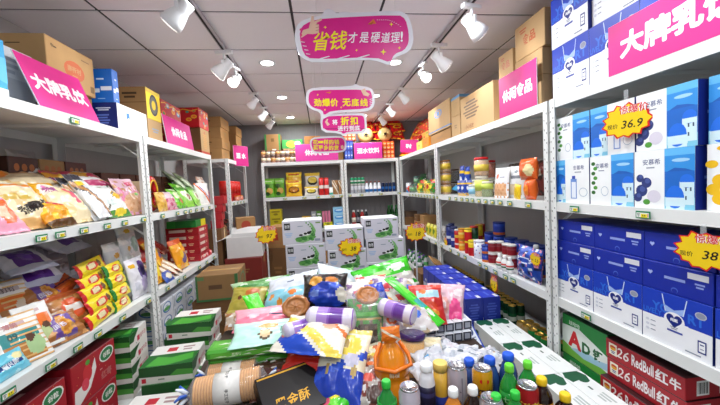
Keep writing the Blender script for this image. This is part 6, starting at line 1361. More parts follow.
# long green wrapped packs
b = MB(); w, d, h = .365, .13, .042; whd = (w, d, h); b.box(w, d, h, GF2, ch=.012, mats={'F': GF, 'T': F('4aa032')}); q_ = random.Random(9)
for f in 'FT':
    b.rect(f, whd, .06, .3, .94, .72, F('58b03a'))
    for k in range(12):
        u, v = q_.random()*.85, .15+.6*q_.random(); b.poly(f, whd, [(u, v), (u+.1+.06*q_.random(), v+.04), (u+.08, v+.14)], PAINT_GLOSS if k % 3 else F('dfeada'))  # film gloss painted on as pale streaks
    b.txt(f, whd, .34, .52, .3, '葱香饼', F('d8ecc8'), bold=.01, maxw=.24)
GP = proto(b.build('green_biscuit_pack'))
for k in range(4): put(GP, (atZ(254, 353, .80).x+.006*(k % 2), 1.42-.004*(k % 2), PZ+.001+.0426*k), 'long green film-wrapped pack at the left of the heap, %s' % level(k, 4), 'packet', 'long green packs', rz=(.04, .0, .05, .02)[k])
MT = PB('mint_pack', .3, .2, .05, zones(F('b8e4d4'), ('e', .5, .3, .1, .16, F('5a4a34')), ('e', .5, .33, .08, .12, F('e0c090')), ('e', .55, .6, .16, .1, F('e8a860')), ('r', .74, .25, .84, .5, F('6a9a8a')), ('r', .86, .3, .92, .5, F('5a8a7a')), ('v', .75, 1, F('c8ece0'))), 202, seal=.04)
heap_put(MT, .2, 267, 335, .83, 'mint green flat biscuit pack lying on the long green packs', pitch=-78, turn=4, sc=(.95, 1, .85))
PK = PB('pink_pack', .31, .17, .05, zones(F('ee7a92'), ('v', .5, 1, F('f2a0b0')), ('r', .55, .4, .8, .48, F('4a3a5a')), ('e', .3, .5, .1, .1, F('f4b8c4'))), 203, seal=.04)
heap_put(PK, .17, 268, 317, .85, 'pink flat biscuit pack behind the mint green one', pitch=-74, turn=8, sc=.95)
LBP = PB('light_blue_pack', .34, .3, .08, zones(F('8fcfe4'), ('v', .62, 1, F('dfe4ee')), ('e', .2, .5, .06, .07, F('e8903a')), ('e', .4, .36, .07, .06, F('e8903a')), ('e', .66, .5, .07, .06, F('e8843a')), ('e', .3, .2, .06, .06, F('e4eef4')), ('e', .6, .24, .07, .08, F('eef2f6')), ('e', .82, .3, .06, .07, F('e8903a')), ('e', .5, .58, .05, .05, F('e4eef4')), ('e', .12, .14, .05, .06, F('e86a4a')), ('r', .45, .78, .6, .81, F('5a6a8a'))), 204)
heap_put(LBP, .3, 289, 297, .83, 'light blue pack with orange spots leaning in the back of heap', pitch=-48, turn=-24, rollv=-14)
# round brown pastry
b = MB(); PAS = F('b8743a', var=.3, scale=26)
b.lathe([(.02, 0), (.055, .004), (.066, .02), (.06, .036), (.045, .042), (.044, .036), (.03, .044), (.014, .04), (.001, .047)], PAS, 22); PST = proto(b.build('pastry')); 
o = put(PST, atZ(293.5, 309, .88), 'round brown spiral pastry beside the purple rolls', 'pastry', 'round pastries', rx=1.15, ry=-.1, rz=.1)
for v in o.data.vertices: v.co *= 1+.04*math.sin(9*math.atan2(v.co.y, v.co.x)+v.co.length*120)
BNS = PB('pastry_bag', .16, .12, .08, zones(F('a85a34', var=.3), ('e', .4, .6, .3, .3, F('e0c8b0')), ('s', 12, 9, 1, .5, F('d88a4a'))), 205)
heap_put(BNS, .12, 310, 305, .84, 'small bag of brown buns right of the round pastry', pitch=-50, turn=-20)
# purple rolls
def rollpack(r, L, bands, ends):
    b = MB(); pr = [(r*.55, -.012), (r*.92, .0)]; mm = [ends, ends]
    for f, m in bands: pr.append((r, L*f)); mm.append(m)
    pr += [(r*.9, L+.004), (r*.5, L+.012)]; mm += [ends, ends]
    b.lathe(pr, mm[:len(pr)-1], 20); 
    for i, v in enumerate(b.v): b.v[i] = v*(1+.012*mnoise.noise(v*40))
    return b
PUR, PUR2, PWH = F('8a5ab8'), F('a884cc'), F('dcd4e4')
b = rollpack(.047, .185, [(.06, PWH), (.2, PWH), (.21, PUR2), (.45, PUR), (.5, F('6a3a9a')), (.78, PUR2), (.8, PWH), (.86, PWH), (1, PUR)], F('c8c0d4'))
wrap_txt(b, .047, .07, .02, '芋泥', C('e8e0f0'), 0); PRL = proto(b.build('purple_roll'))
def roll_put(p, L, px, py, z, label, turn, tilt=0, cat='biscuit roll', group='rolls in the heap', spin=0, sc=1.):
    d = Vector((math.cos(math.radians(turn))*math.cos(math.radians(tilt)), math.sin(math.radians(turn))*math.cos(math.radians(tilt)), math.sin(math.radians(tilt))))
    q = d.to_track_quat('Z', 'Y'); c = atZ(px, py, z)
    o = put(p, c-d*L*sc/2, label, cat, group, sc=sc); o.rotation_euler = (q.to_matrix() @ Matrix.Rotation(math.radians(spin), 3, 'Z')).to_euler()
    return o
roll_put(PRL, .185, 331, 319, .90, 'purple roll pack lying across the middle of the heap', -14, -3)
roll_put(PRL, .185, 301, 328, .88, 'purple and white roll pack partly under the blue and cream bag', 24, 0, sc=.72)
roll_put(PRL, .185, 397, 311, .885, 'purple roll pack on the right of the heap by the green strip', -40, -6, sc=.85)
# big packs in the middle
BCB = PB('blue_cream_bag', .34, .24, .09, zones(F('e8e0d0'), ('d', -.2, .22, .9, F('2048b8')), ('e', .16, .4, .12, .1, F('d87a3a')), ('e', .3, .55, .08, .14, F('4a6ad0')), ('d', .3, .5, .9, F('ecd050')), ('d', .9, 1.0, .9, F('e07a3a')), ('e', .72, .62, .1, .08, F('e0b090')), ('e', .6, .8, .2, .1, F('f0ece4')), ('d', 1.12, 1.4, .9, F('c8c4c4'))), 206, nx=24, ny=24)
heap_put(BCB, .24, 316, 339, .85, 'blue and cream snack bag lying in the middle of the heap', pitch=-72, turn=-22, sc=.86)
BKB = PB('black_biscuit_pack', .2, .15, .09, zones(F('1a1614'), ('e', .3, .7, .16, .16, F('d89a3a')), ('e', .66, .72, .14, .12, F('c8782a')), ('e', .6, .3, .44, .34, F('2040b0')), ('e', .3, .32, .1, .1, F('6a86d0')), ('e', .9, .3, .12, .2, F('e0dac8')), ('r', .62, .42, .84, .62, F('3a5cc8'))), 207, seal=.03)
heap_put(BKB, .15, 325, 290, .93, 'black and blue biscuit pack at the back of the heap', pitch=-38, turn=-8, sc=1.15)
BW2 = PB('blue_white_bag', .26, .17, .08, zones(F('e0dcd0'), ('d', .0, .3, -.5, F('1a3090')), ('e', .6, .5, .2, .12, F('c8a060')), ('d', .36, .46, -.5, F('3a2a4a')), ('v', .85, 1, F('d8d0c0'))), 208)
heap_put(BW2, .17, 340, 302, .84, 'cream and navy bag between the black pack and the purple roll', pitch=-60, turn=-10)
heap_put(BW2, .17, 360, 294, .83, 'cream and navy bag right of the black pack at the back of the heap', pitch=-50, turn=12)
WBG = PB('white_top_bag', .3, .24, .07, zones(F('d4e2ea'), ('d', .5, .8, .6, F('eef0f0')), ('e', .3, .3, .14, .1, F('e8c8a0')), ('e', .8, .3, .1, .1, F('e0a060'))), 209)
heap_put(WBG, .24, 338, 283, .8, 'pale blue-white bag sloping behind the black and blue pack', pitch=-40, turn=18, rollv=20)
RDB = PB('red_snack_bag', .26, .14, .07, zones(F('c8281e'), ('e', .6, .5, .25, .25, F('e8602a')), ('d', .8, 1.2, .8, F('4a1a2a'))), 210)
heap_put(RDB, .14, 318, 355, .78, 'red bag half under the blue and cream snack bag', pitch=-70, turn=-12)
DPB = PB('dark_purple_bag', .2, .18, .08, zones(F('3a1a30'), ('e', .5, .5, .3, .2, F('5a2a4a')), ('d', .8, .9, .5, F('c8321e')), ('e', .3, .7, .15, .1, F('c8a0b0'))), 211)
heap_put(DPB, .18, 342, 338, .8, 'dark purple bag under the right end of the blue and cream bag', pitch=-60, turn=20)
# clear green bags at the back left
CGB = PB('clear_green_bag', .4, .17, .08, zones(F('5a9a4a'), ('s', 9, 8, 1, .2, F('a8c89a')), ('s', 15, 12, 2, .6, F('d8e4d0')), ('d', .35, .6, .4, F('3a8a2a'))), 212)
heap_put(CGB, .17, 264, 289, .78, 'clear green bag stretched behind the light blue pack', pitch=-50, turn=22)
OLB = PB('olive_pack', .22, .2, .06, zones(F('a89a3a'), ('e', .3, .55, .06, .07, F('6a3a1e')), ('e', .62, .75, .2, .18, F('b8642a')), ('v', 0, .15, F('c8b860'))), 213)
heap_put(OLB, .2, 249, 304, .76, 'olive pack with a brown dot at the left edge of the heap', pitch=-52, turn=-8)
LGP = PB('lime_strip_pack', .09, .22, .035, zones(F('4ad81e'), ('r', .3, .2, .7, .8, F('6ae03a')), ('e', .5, .2, .15, .05, F('1a6a10'))), 214)
heap_put(LGP, .22, 257, 309, .81, 'bright lime strip pack lying over the olive pack', pitch=-58, turn=32)
heap_put(LGP, .22, 262, 296, .78, 'bright lime strip pack behind the olive pack', pitch=-70, turn=75, sc=.9)
CBU = PB('clear_bun_bag', .18, .12, .06, zones(F('c8b4a0'), ('s', 9, 8, 1, .2, F('a8744a')), ('s', 16, 14, 2, .6, F('e4e0dc'))), 215)
heap_put(CBU, .12, 243, 318, .7, 'small clear bun bag under the olive pack', pitch=-55, turn=10)
# biscuit roll in clear wrapper with label
def biscuit_roll(r=.062, L=.25, n=24):
    b = MB(); BSC = M('biscuit', 'cf9650', rough=.7, var=.25, scale=50); BSD = M('biscuit_edge', 'b0763a', rough=.7, var=.2, scale=50)
    pr = [(.002, 0)]; mm = []
    for k in range(n):
        z0, z1 = L*k/n, L*(k+1)/n
        pr += [(r*.93, z0+.001), (r, z0+.004), (r, z1-.004), (r*.93, z1-.001)]; mm += [BSD, BSC, BSC, BSC] if k else [BSD, BSC, BSC, BSC]
    pr.append((.002, L)); mm.append(BSD); b.lathe(pr, mm[:len(pr)-1], 22); o = b.build('biscuit_roll')
    b = MB(); b.lathe([(r*1.015, L*.3), (r*1.015, L*.7)], F('e4e0da'), 22)
    R = r*1.016
    for q in range(4): wrap_txt(b, R, L*.5, .014, '手工饼干', C('2a2a2a'), PI/2+.5+q*PI/2)
    for k in range(5):     # red tag, barcode, small print wrapped on the label
        a = .35; P = [((R+.0006)*math.cos(a+t), (R+.0006)*math.sin(a+t), L*z) for t, z in ((0, .36+.02*k), (.5, .36+.02*k), (.5, .37+.02*k), (0, .37+.02*k))]
        b.add(P, [[0, 1, 2, 3]], BLACK)
    P = [((R+.0007)*math.cos(a), (R+.0007)*math.sin(a), z) for a, z in ((1.0, L*.34), (1.35, L*.34), (1.35, L*.46), (1.0, L*.46))]; b.add(P, [[0, 1, 2, 3]], C('d8283a'))
    P = [((R+.0007)*math.cos(a), (R+.0007)*math.sin(a), z) for a, z in ((.4, L*.6), (.9, L*.6), (.9, L*.67), (.4, L*.67))]; b.add(P, [[0, 1, 2, 3]], C('2a4a8a'))
    b.build('label', o)
    b = MB(); b.lathe([(r*.25, -.05), (r*.3, -.03), (r*1.0, -.006), (r*1.01, 0), (r*1.01, L), (r*1.0, L+.006), (r*.3, L+.03), (r*.25, L+.05)], CLEAR, 22); b.build('film', o)
    BLF = F('2a5ab8')
    for s in (-1, 1):
        b = MB(); z = -.03 if s < 0 else L+.03
        for k in range(6): a = k*PI/3; b.tube([(r*.15*math.cos(a), r*.15*math.sin(a), z), (r*.45*math.cos(a), r*.45*math.sin(a), z+s*.02), (r*.7*math.cos(a+.3), r*.7*math.sin(a+.3), z+s*.035)], [.008, .008, .004], BLF if k % 2 else F('e8eef6'), 6)
        b.build('twist_end', o)
    return o
BRO = proto(biscuit_roll())
roll_put(BRO, .25, 229, 388, .735, 'round biscuits in a clear roll with white label, front of the heap', 6, 2, spin=-30, sc=.9)
roll_put(BRO, .25, 233, 373, .715, 'second clear biscuit roll just behind the front one', 2, 1, spin=-60, sc=.72)
# black gift box with gold writing
b = MB(); w, d, h = .30, .055, .17; whd = (w, d, h); BKG = C('191412', rough=.3); GLD = M('gold_print', 'd8a23a', rough=.3, metal=.5)
b.box(w, d, h, BKG, mats={'T': C('2a2018')}); b.txt('F', whd, .34, .34, .24, '黑金酥', GLD, bold=.012, slant=.15, maxw=.42); b.rect('F', whd, .02, .93, .7, .965, GLD); b.rect('F', whd, .72, .93, .98, .96, C('8a6a2a'))
b.rect('R', whd, .2, .05, .8, .95, C('c89a4a')); b.rect('T', whd, .05, .3, .95, .36, GLD)
o = b.build('black_gift_box'); tag(o, 'black flat gift box with gold characters at the front of the heap', 'gift box'); o.location = atZ(311, 413, .675); o.rotation_euler = (math.radians(-58), 0, math.radians(27))
MRB = PB('brown_snack_bag', .26, .17, .08, zones(F('4a2a24'), ('s', 10, 9, 1, .4, F('6a3a30')), ('e', .5, .3, .2, .15, F('b8a8a8')), ('e', .35, .4, .12, .1, F('a83a44')), ('s', 17, 19, 2, .75, F('c8c0bc'))), 216)
heap_put(MRB, .17, 284, 374, .72, 'dark brown glossy snack bag behind the black gift box', pitch=-70, turn=10)
BWY = PB('blue_chip_bag', .2, .28, .09, zones(F('ece4c8'), ('v', 0, .42, F('1f3fb0')), ('d', .4, .5, -.4, F('2c56cc')), ('e', .6, .75, .3, .14, F('ecd050')), ('e', .3, .6, .16, .08, F('e0dcd4')), ('e', .75, .55, .14, .08, F('c8c4d8')), ('v', .93, 1, F('e8d070')), ('s', 12, 9, 1, .8, F('b89a5a'))), 217)
heap_put(BWY, .28, 341, 368, .76, 'blue and cream chip bag right of the black gift box', pitch=-48, turn=-24)
YEL = PB('yellow_white_bag', .26, .2, .08, zones(F('e8e0c4'), ('d', .3, .55, .5, F('ecd45a')), ('d', .75, .95, .5, F('f0e4b0')), ('e', .4, .3, .2, .12, F('c89a5a')), ('e', .8, .7, .1, .1, F('e07a4a'))), 218)
heap_put(YEL, .2, 362, 361, .735, 'cream and yellow bag right of the blue chip bag', pitch=-80, turn=20, sc=.85)
LIM = PB('lime_chip_bag', .14, .26, .07, zones(F('3cc01e'), ('d', .3, .5, .6, F('7ae04a')), ('e', .45, .5, .2, .12, F('f0e040')), ('e', .5, .8, .2, .08, F('e8f0c0')), ('e', .3, .3, .15, .08, F('e85a7a')), ('v', 0, .1, F('e8d8e0'))), 219)
heap_put(LIM, .26, 343, 394, .70, 'lime green chip bag at the front edge of the heap', pitch=-66, turn=-48, sc=.8)
CRD = PB('clear_red_bag', .15, .25, .08, zones(F('b8b0a8'), ('s', 12, 11, 1, .1, F('7a3a30')), ('s', 20, 17, 2, .5, F('e4e0dc')), ('e', .4, .55, .2, .1, F('d85a4a')), ('e', .6, .25, .25, .15, F('4a2a20')), ('e', .5, .85, .2, .06, F('e87a3a'))), 220)
heap_put(CRD, .25, 366, 383, .73, 'clear crinkled bag with red and brown sweets by the orange jug', pitch=-58, turn=-14, sc=.75)
# green gift pouch with window, standing
b = MB(); GPM = F('2f8a2a')
bag_mb(.17, .22, .08, zones(GPM, ('r', .1, .08, .9, .62, F('c8a860')), ('r', .13, .1, .87, .59, F('3f9a34')), ('r', .22, .12, .78, .5, F('4a4038')), ('s', 22, 24, 1, .5, F('7a6a58')), ('r', 0, .64, 1, .74, F('50b83a')), ('e', .3, .86, .07, .04, F('d8402a')), ('r', .6, .84, .85, .88, F('c8e0c0'))), seed=221, nx=22, ny=26, gusset=.5, wrinkle=.5, b=b)
o = b.build('green_gift_pouch'); b = MB(); bag_mb(.19, .25, .1, zones(CLEAR), seed=222, b=b, T=Tm(0, 0, -.002)); b.build('clear_wrap', o)
tag(o, 'green gift pouch with a dark window standing in the heap', 'gift pouch'); o.location = atY(366, 351, 1.43); o.rotation_euler = (-.28, .06, .05)
GPB = PB('green_square_pack', .17, .17, .06, zones(F('3f9a34'), ('r', .16, .12, .84, .8, F('6ab84a')), ('r', .2, .16, .8, .76, F('4a5040')), ('s', 14, 12, 1, .6, F('a8a898')), ('v', .86, 1, F('7ac85a'))), 223, wrinkle=.5)
o = put(GPB, atY(344, 291, 2.48), 'green square pack with dark window standing before the middle milk cartons', 'pack', rx=-.2, rz=.05)
GTB = PB('green_top_bag', .4, .2, .09, zones(F('3cc81e'), ('v', .0, .45, F('d8d0c8')), ('s', 12, 9, 1, .75, F('e8f0e0')), ('e', .75, .7, .14, .14, F('e8f4e0')), ('e', .4, .6, .2, .1, F('a8e08a')), ('s', 9, 14, 3, .55, F('2aa816')), ('e', .3, .25, .12, .12, F('c83a2a'))), 224)
heap_put(GTB, .2, 385, 278, .86, 'bright green topped bag at the back right of the heap', pitch=-35, turn=14, rollv=-8)
GST = PB('green_strip_pack', .07, .36, .04, zones(F('3cc81e'), ('r', .2, .3, .8, .45, F('2aa0a0')), ('r', .3, .6, .7, .8, F('7ae04a')), ('e', .5, .2, .2, .06, F('e0f0d8'))), 225)
heap_put(GST, .36, 414, 304, .84, 'bright green strip pack slanting down the right of the heap', pitch=-60, turn=42)
MIX = [PB('mixed_sweet_bag', .2, .17, .08, zones(F('d8d0cc'), ('s', 9, 8, i, .3, F(a)), ('s', 13, 15, i+1, .6, F(c)), ('e', .5, .5, .2, .15, F(e))), 226+i) for i, (a, c, e) in enumerate((('c83a2a', 'e8e4e0', 'e0a040'), ('7a5a8a', 'e0d8d8', 'c83040'), ('b8a080', 'e8e8e4', '3a6ac8')))]
for i, (x, y, z, pt, tn) in enumerate(((372, 289, .84, -55, 10), (389, 292, .86, -60, -15), (404, 292, .82, -55, 20), (384, 303, .84, -60, 30), (399, 302, .83, -62, -10), (412, 318, .8, -60, 10), (394, 332, .72, -65, 0), (362, 300, .85, -60, -20))):
    heap_put(MIX[i % 3], .17, x, y, z, ('clear bag of red sweets under the bright green topped bag, left', 'clear bag of mixed sweets under the green topped bag, centre', 'clear bag of pale sweets beside the green strip pack, upper', 'clear bag of red sweets above the right purple roll', 'clear mixed sweet bag touching the right purple roll', 'clear pale sweet bag right of the right purple roll', 'clear red sweet bag between the pouch and the right purple roll', 'clear mixed sweet bag above the green gift pouch')[i], 'sweet bag', 'mixed sweet bags in the heap', pitch=pt, turn=tn)
BLB = PB('blue_sweet_bag', .1, .1, .07, zones(F('1f3fb8'), ('s', 9, 9, 1, .6, F('4a6ad8'))), 230); heap_put(BLB, .1, 375, 294, .92, 'small bright blue bag in the back right of the heap', pitch=-40, turn=20)
heap_put(BLB, .1, 411, 326, .76, 'small bright blue bag between the jar and the red pouch', pitch=-50, turn=-20, sc=1.2)
o = put(PST, atZ(368, 301, .9), 'round brown pastry in the back right of the heap', 'pastry', 'round pastries', rx=.75, rz=.2, sc=.9)
HND = PB('orange_print_bag', .11, .2, .06, zones(F('d8d4d0'), ('e', .5, .8, .3, .14, F('e8743a')), ('e', .5, .8, .16, .07, F('e0dcd8')), ('s', 9, 11, 1, .55, F('b88a9a')), ('e', .4, .3, .2, .2, F('a8b8d0'))), 231); heap_put(HND, .2, 389, 331, .79, 'clear bag with orange ring print right of the green gift pouch', pitch=-40, turn=-15, sc=.8)
# red pouch and pink plastic bag
RPO = PB('red_gift_pouch', .2, .24, .09, zones(F('c8281e'), ('r', .2, .62, .9, .84, F('a8d0d8')), ('e', .4, .8, .12, .06, F('e87a3a')), ('e', .5, .35, .3, .2, F('d8401e')), ('e', .6, .25, .2, .1, F('e8902a')), ('v', .9, 1, F('e84a3a'))), 232)
heap_put(RPO, .24, 424, 306, .82, 'red gift pouch with pale blue label at the right of heap', pitch=-38, turn=-8, sc=.86)
PKB = PB('pink_plastic_bag', .26, .3, .12, zones(M('thin_pink_plastic', 'f0c8d0', rough=.2, alpha=.75, coat=.4), ('e', .8, .3, .16, .3, F('e84a8a')), ('e', .5, .4, .16, .2, F('d89a90')), ('s', 8, 9, 1, .6, F('ecdcdc'))), 233, wrinkle=1.6)
heap_put(PKB, .3, 445, 305, .78, 'thin pink and white plastic bag beside the red gift pouch', pitch=-42, turn=-28, sc=.8)
# row of little milk boxes
MB_ = MB(); w, d, h = .046, .13, .046; whd = (w, d, h); MB_.box(w, d, h, C('e6e8ec'), mats={'F': C('2a2c3a')}); MB_.rect('F', whd, .2, .2, .8, .8, C('a8acb8')); MB_.rect('T', whd, .3, .3, .7, .36, GREYT); MB_.rect('T', whd, .45, .1, .55, .9, C('d4d8de'))
SMB = proto(MB_.build('small_milk_box'))
for lv in range(2):
    for k in range(5): put(SMB, (.50+.049*k+.012*lv, 1.62+.004*k+.02*lv, PZ+.0006+.0466*lv), 'small white milk box right of the jar, %s layer, %s from left' % (('lower', 'upper')[lv], ORD[k]), 'milk box', 'small white milk boxes')
b = MB(); w, d, h = .07, .035, .17; whd = (w, d, h); b.box(w, d, h, C('1f3fa8')); b.rect('F', whd, .12, .12, .88, .78, C('dfe4ee')); b.ell('F', whd, .5, .55, .25, .12, C('3a4a7a')); rowtext(b, 'F', whd, .5, .2, .4, 3, .5, GREYT); b.rect('F', whd, .2, .84, .8, .92, C('c8d4f0'))
o = b.build('blue_white_box'); tag(o, 'blue and white box leaning beside the small milk boxes', 'box'); o.location = atY(478, 351, 1.56); o.rotation_euler = (-.75, -.15, .15)
# white plastic bags
WPB = [PB('white_plastic_bag', .15, .13, .06, zones(F('d2d3d8'), ('s', 13, 9, i, .5, F('b0b6c0')), ('e', .3+.2*i, .5, .08, .05, F(('4aa0d8', '3a4a5a', 'e0b060')[i])), ('e', .6, .3, .1, .06, F('d8e0e8')), ('d', .7, .74, .8*(i-1), F('7a828c'))), 235+i, wrinkle=1.7) for i in range(3)]
for i, (x, y, z, tn, pt, s) in enumerate(((436, 356, .715, 12, -70, 1), (456, 352, .70, -20, -72, 1.05), (473, 357, .70, 8, -75, 1), (446, 347, .69, 40, -76, 1), (462, 362, .71, -15, -70, .9), (489, 352, .68, 20, -78, .8), (428, 366, .72, 30, -60, .8))):
    heap_put(WPB[i % 3], .13, x, y+5, z, ('crumpled white plastic bag behind the tall silver can', 'crumpled white plastic bag before the small milk boxes', 'crumpled white plastic bag behind the gold can', 'white plastic bag lying at the foot of the milk box row', 'white plastic bag right of the purple-lidded jar', 'white plastic bag under the blue and white box', 'small white plastic bag behind the white-capped bottle')[i], 'plastic bag', 'white plastic bags', pitch=pt, turn=tn, sc=s)
CRM = PB('cream_packet', .2, .12, .06, zones(F('e4d8b8'), ('e', .5, .5, .3, .2, F('d8c898')), ('e', .2, .6, .08, .1, F('e8b860'))), 239); heap_put(CRM, .12, 433, 345, .72, 'cream packet lying before the small milk boxes', pitch=-72, turn=-18, sc=.55)
# jar with purple lid, orange jug
JP = jar('fruit_jar', .055, .185, M('yellow_fruit', 'f2a614', rough=.5, var=.35, scale=30), C('3a1f5a', rough=.25), None, capr=1.0); tag(JP, 'clear jar of yellow fruit with a dark purple lid', 'jar'); JP.location = atY(412, 376, 1.36); JP.rotation_euler = (-.12, .08, 0)
b = MB(); wv = .0; b.box(.05, .0006, .02, C('6a3a9a')); 
OJ = M('orange_juice', 'e88a14', rough=.15, coat=.5)
b = MB(); b.lathe([(.055, 0), (.064, .01), (.066, .03), (.066, .1), (.06, .108), (.066, .116), (.064, .15), (.05, .19), (.03, .215), (.022, .222), (.022, .235)], OJ, 24); JG = b.build('orange_juice_jug')
b = MB(); b.lathe([(.025, .232), (.026, .234), (.026, .262), (.022, .265)], C('f08a1e'), 20); b.build('cap', JG)
ORH = F('f07a1a')
b = MB(); b.tube([(-.035, -.0, .225), (-.06, -.03, .19), (-.066, -.05, .16), (0, -.073, .152), (.066, -.05, .16), (.06, -.03, .19), (.035, 0, .225)], .0075, ORH, 8); b.build('handle', JG)
b = MB(); bag_mb(.07, .05, .02, zones(ORH, ('d', .3, .5, .8, F('f0e0c8'))), seed=241, b=b, T=Tm(0, -.03, .245, rx=-.2)); b.build('neck_tag', JG)
b = MB(); wrap_txt(b, .0655, .135, .018, '鲜橙', C('f4e0c0'), -PI/2); b.build('label', JG)
tag(JG, 'orange juice jug with an orange handle at the front of heap', 'juice jug'); JG.location = atY(391, 369, 1.18)-Vector((0, 0, .215)); JG.location.z = max(PZ+.001, JG.location.z)
# front rows of bottles and cans; every one stands on the platform or on a low carton
def riser(name, x0, x1, y0, y1, h, label):
    o = carton('cardboard_tray', x1-x0, y1-y0, h, KRAFTD, None, tape=False); o.location = ((x0+x1)/2, (y0+y1)/2, PZ+.0005); return tag(o, label, 'tray', 'low trays under the cans')
def stand_at(o, px, py, Y, hgt, label, cat, base=None, group='drinks at the front of the heap', tilt=(0, 0), rz=0):
    p = atY(px, py, Y); o.location = (p.x, p.y, p.z-hgt); o.rotation_euler = (tilt[0], tilt[1], rz)
    return tag(o, label, cat, group)
GRB = M('green_pet', '1f8a34', rough=.12, coat=.5); LG = C('2fc040', rough=.3); LG2 = C('6ad83a', rough=.3); DKB = M('cola_pet', '22100a', rough=.12, coat=.5); BLP = M('blue_pet', '2a4a8a', rough=.12, coat=.5)
def bot(px, py, Y, r, bodym, capm, label, lab=None, txt=None, base=PZ+.001, capr=.5, **k):
    p = atY(px, py, Y); h = p.z-base
    o = bottle('drink_bottle', r, h, bodym, capm, lab, capr=capr, txt=txt, **k); o.location = (p.x, p.y, base); o.rotation_euler = (0, 0, math.atan2(p.x, p.y)*-1)
    return tag(o, label, 'bottle', 'drinks at the front of the heap')
bot(386, 380, 1.0, .031, GRB, LG, 'green bottle with a green cap, leftmost of the front drinks', GRB, ('雪碧', .022, C('c8e8c0')), labelz=(.45, .75), capr=.46)
bot(426, 363, 1.04, .027, C('e6e6ea', rough=.25), C('f0f0f0'), 'bottle with a white cap and dark navy drip label', [(.75, C('1f1c3a')), (.85, C('3a3a6a')), (1, C('1f1c3a'))], None, labelz=(.02, .74), capr=.76, shoulder=.76)
b_ = bot(453, 388, .93, .032, M('peach_tea', 'd8842a', rough=.12, coat=.5), C('f2f2f0'), 'amber drink bottle with a white cap before the tall silver can', capr=.46)
bot(472.5, 386, .93, .032, DKB, C('f2f2f0'), 'dark cola bottle with a white cap before the gold can', capr=.46)
bot(508, 353, 1.1, .0315, BLP, C('1f5ad8'), 'tall blue bottle with a blue cap, rightmost blue cap', capr=.62)
bot(489.5, 357, 1.12, .0315, BLP, C('1f5ad8'), 'blue bottle with a blue cap just behind the gold can', capr=.62)
bot(469, 358.5, 1.16, .031, BLP, C('1f5ad8'), 'blue bottle with a blue cap between the silver and gold cans', capr=.6)
bot(509, 364, .99, .031, GRB, LG2, 'green bottle with lime cap, left of the lime-capped pair', GRB, ('七喜', .02, C('a8e0a0')), labelz=(.42, .66), capr=.46)
bot(527.5, 361, 1.02, .031, GRB, LG2, 'green bottle with lime cap, right of the lime-capped pair', GRB, ('七喜', .02, C('a8e0a0')), labelz=(.42, .66), capr=.46)
bot(541.5, 377, .98, .032, DKB, C('f0c81e'), 'cola bottle with a yellow cap beside the red can', C('c8861e'), None, labelz=(.3, .6), capr=.5)
bot(565, 393, .93, .032, DKB, C('f0c81e'), 'cola bottle with a yellow cap, rightmost at the front', capr=.5)
bot(496, 394, .9, .032, GRB, LG, 'green bottle with a green cap behind the lying-low silver can lid', capr=.46)
bot(515, 391, .91, .03, GRB, LG, 'green bottle with a green cap left of the red can', capr=.46)
# amber jelly bottle
p = atY(440, 362, 1.08)
o = tin('jelly_bottle', .024, p.z-PZ-.001, [(.3, C('2a3a9a')), (.45, C('3a4ab0')), (1, M('amber_jelly', 'd8a83a', rough=.15, coat=.5))], C('e0c060'), .14); o.location = (p.x, p.y, PZ+.001); tag(o, 'amber jelly bottle with a blue lower label, left of the silver can', 'bottle', 'drinks at the front of the heap')
def cn(px, py, Y, r, h, bands, label, extra=None, base=None, tilt=None):
    p = atY(px, py, Y); o = can('drink_can', r, h, bands, extra=extra); z0 = p.z-h
    o.location = (p.x, p.y, z0); tag(o, label, 'can', 'drinks at the front of the heap')
    if z0-PZ > .012: riser('', p.x-r-.004, p.x+r+.004, p.y-r-.004, p.y+r+.004, z0-PZ-.0012, 'low kraft tray under the '+label.split(' with')[0].split(' at ')[0])
    return o
LILAC = C('d0c8d4', metal=.15, rough=.3)
def lil(b): 
    wrap_txt(b, .0332, .06, .03, '椰', C('5a5060'), -PI/2-.5); b.lathe([(.0333, .115), (.0333, .118)], C('4a4450'), 22); b.lathe([(.0333, .108), (.0333, .11)], C('8a8090'), 22)
cn(409, 386, .98, .033, .168, LILAC, 'lilac silver can with thin dark bands, left front', lil)
def sil(b): wrap_txt(b, .0332, .07, .05, '乐', C('6a6470'), -PI/2-.6); b.box(.004, .001, .12, C('8a8490'), Tm(.004, -.0338, .02))
cn(456.5, 365, 1.06, .0332, .168, C('bcb2bc', metal=.15, rough=.3), 'tall silver-mauve can with pale lid at the front centre', sil)
def gold(b):
    wrap_txt(b, .0335, .032, .028, '红牛', C('3a1a10'), -PI/2-.25, .03)
    for s in (-1, 1): wrap_txt(b, .0335, .072, .014, '◖' if s < 0 else '◗', CARDR, -PI/2+s*.35-.25)
cn(482, 367, 1.05, .0335, .105, M('gold_can', 'e8a41e', rough=.25, metal=.2, coat=.6), 'gold energy drink can with red bull marks at front', gold)
def redc(b): wrap_txt(b, .0332, .065, .03, '王老', C('e8c84a'), -PI/2-.3, .03)
cn(527, 384, .95, .0332, .12, C('b81e24', metal=.4, rough=.3), 'red herbal drink can with gold characters at front right', redc)
cn(491, 397, .9, .0332, .12, C('c8c8cc', metal=.5), 'silver can showing only its lid at the very front', lambda b: b.box(.02, .004, .001, CARDR, Tm(.008, -.004, .118)))
p = atZ(484, 363, .69); o = can('drink_can', .033, .1, C('c8ccd0', metal=.4)); o.location = p; o.rotation_euler = (1.1, .2, -.5); tag(o, 'silver can tipped on its side between blue cap and white case', 'can', 'drinks at the front of the heap')
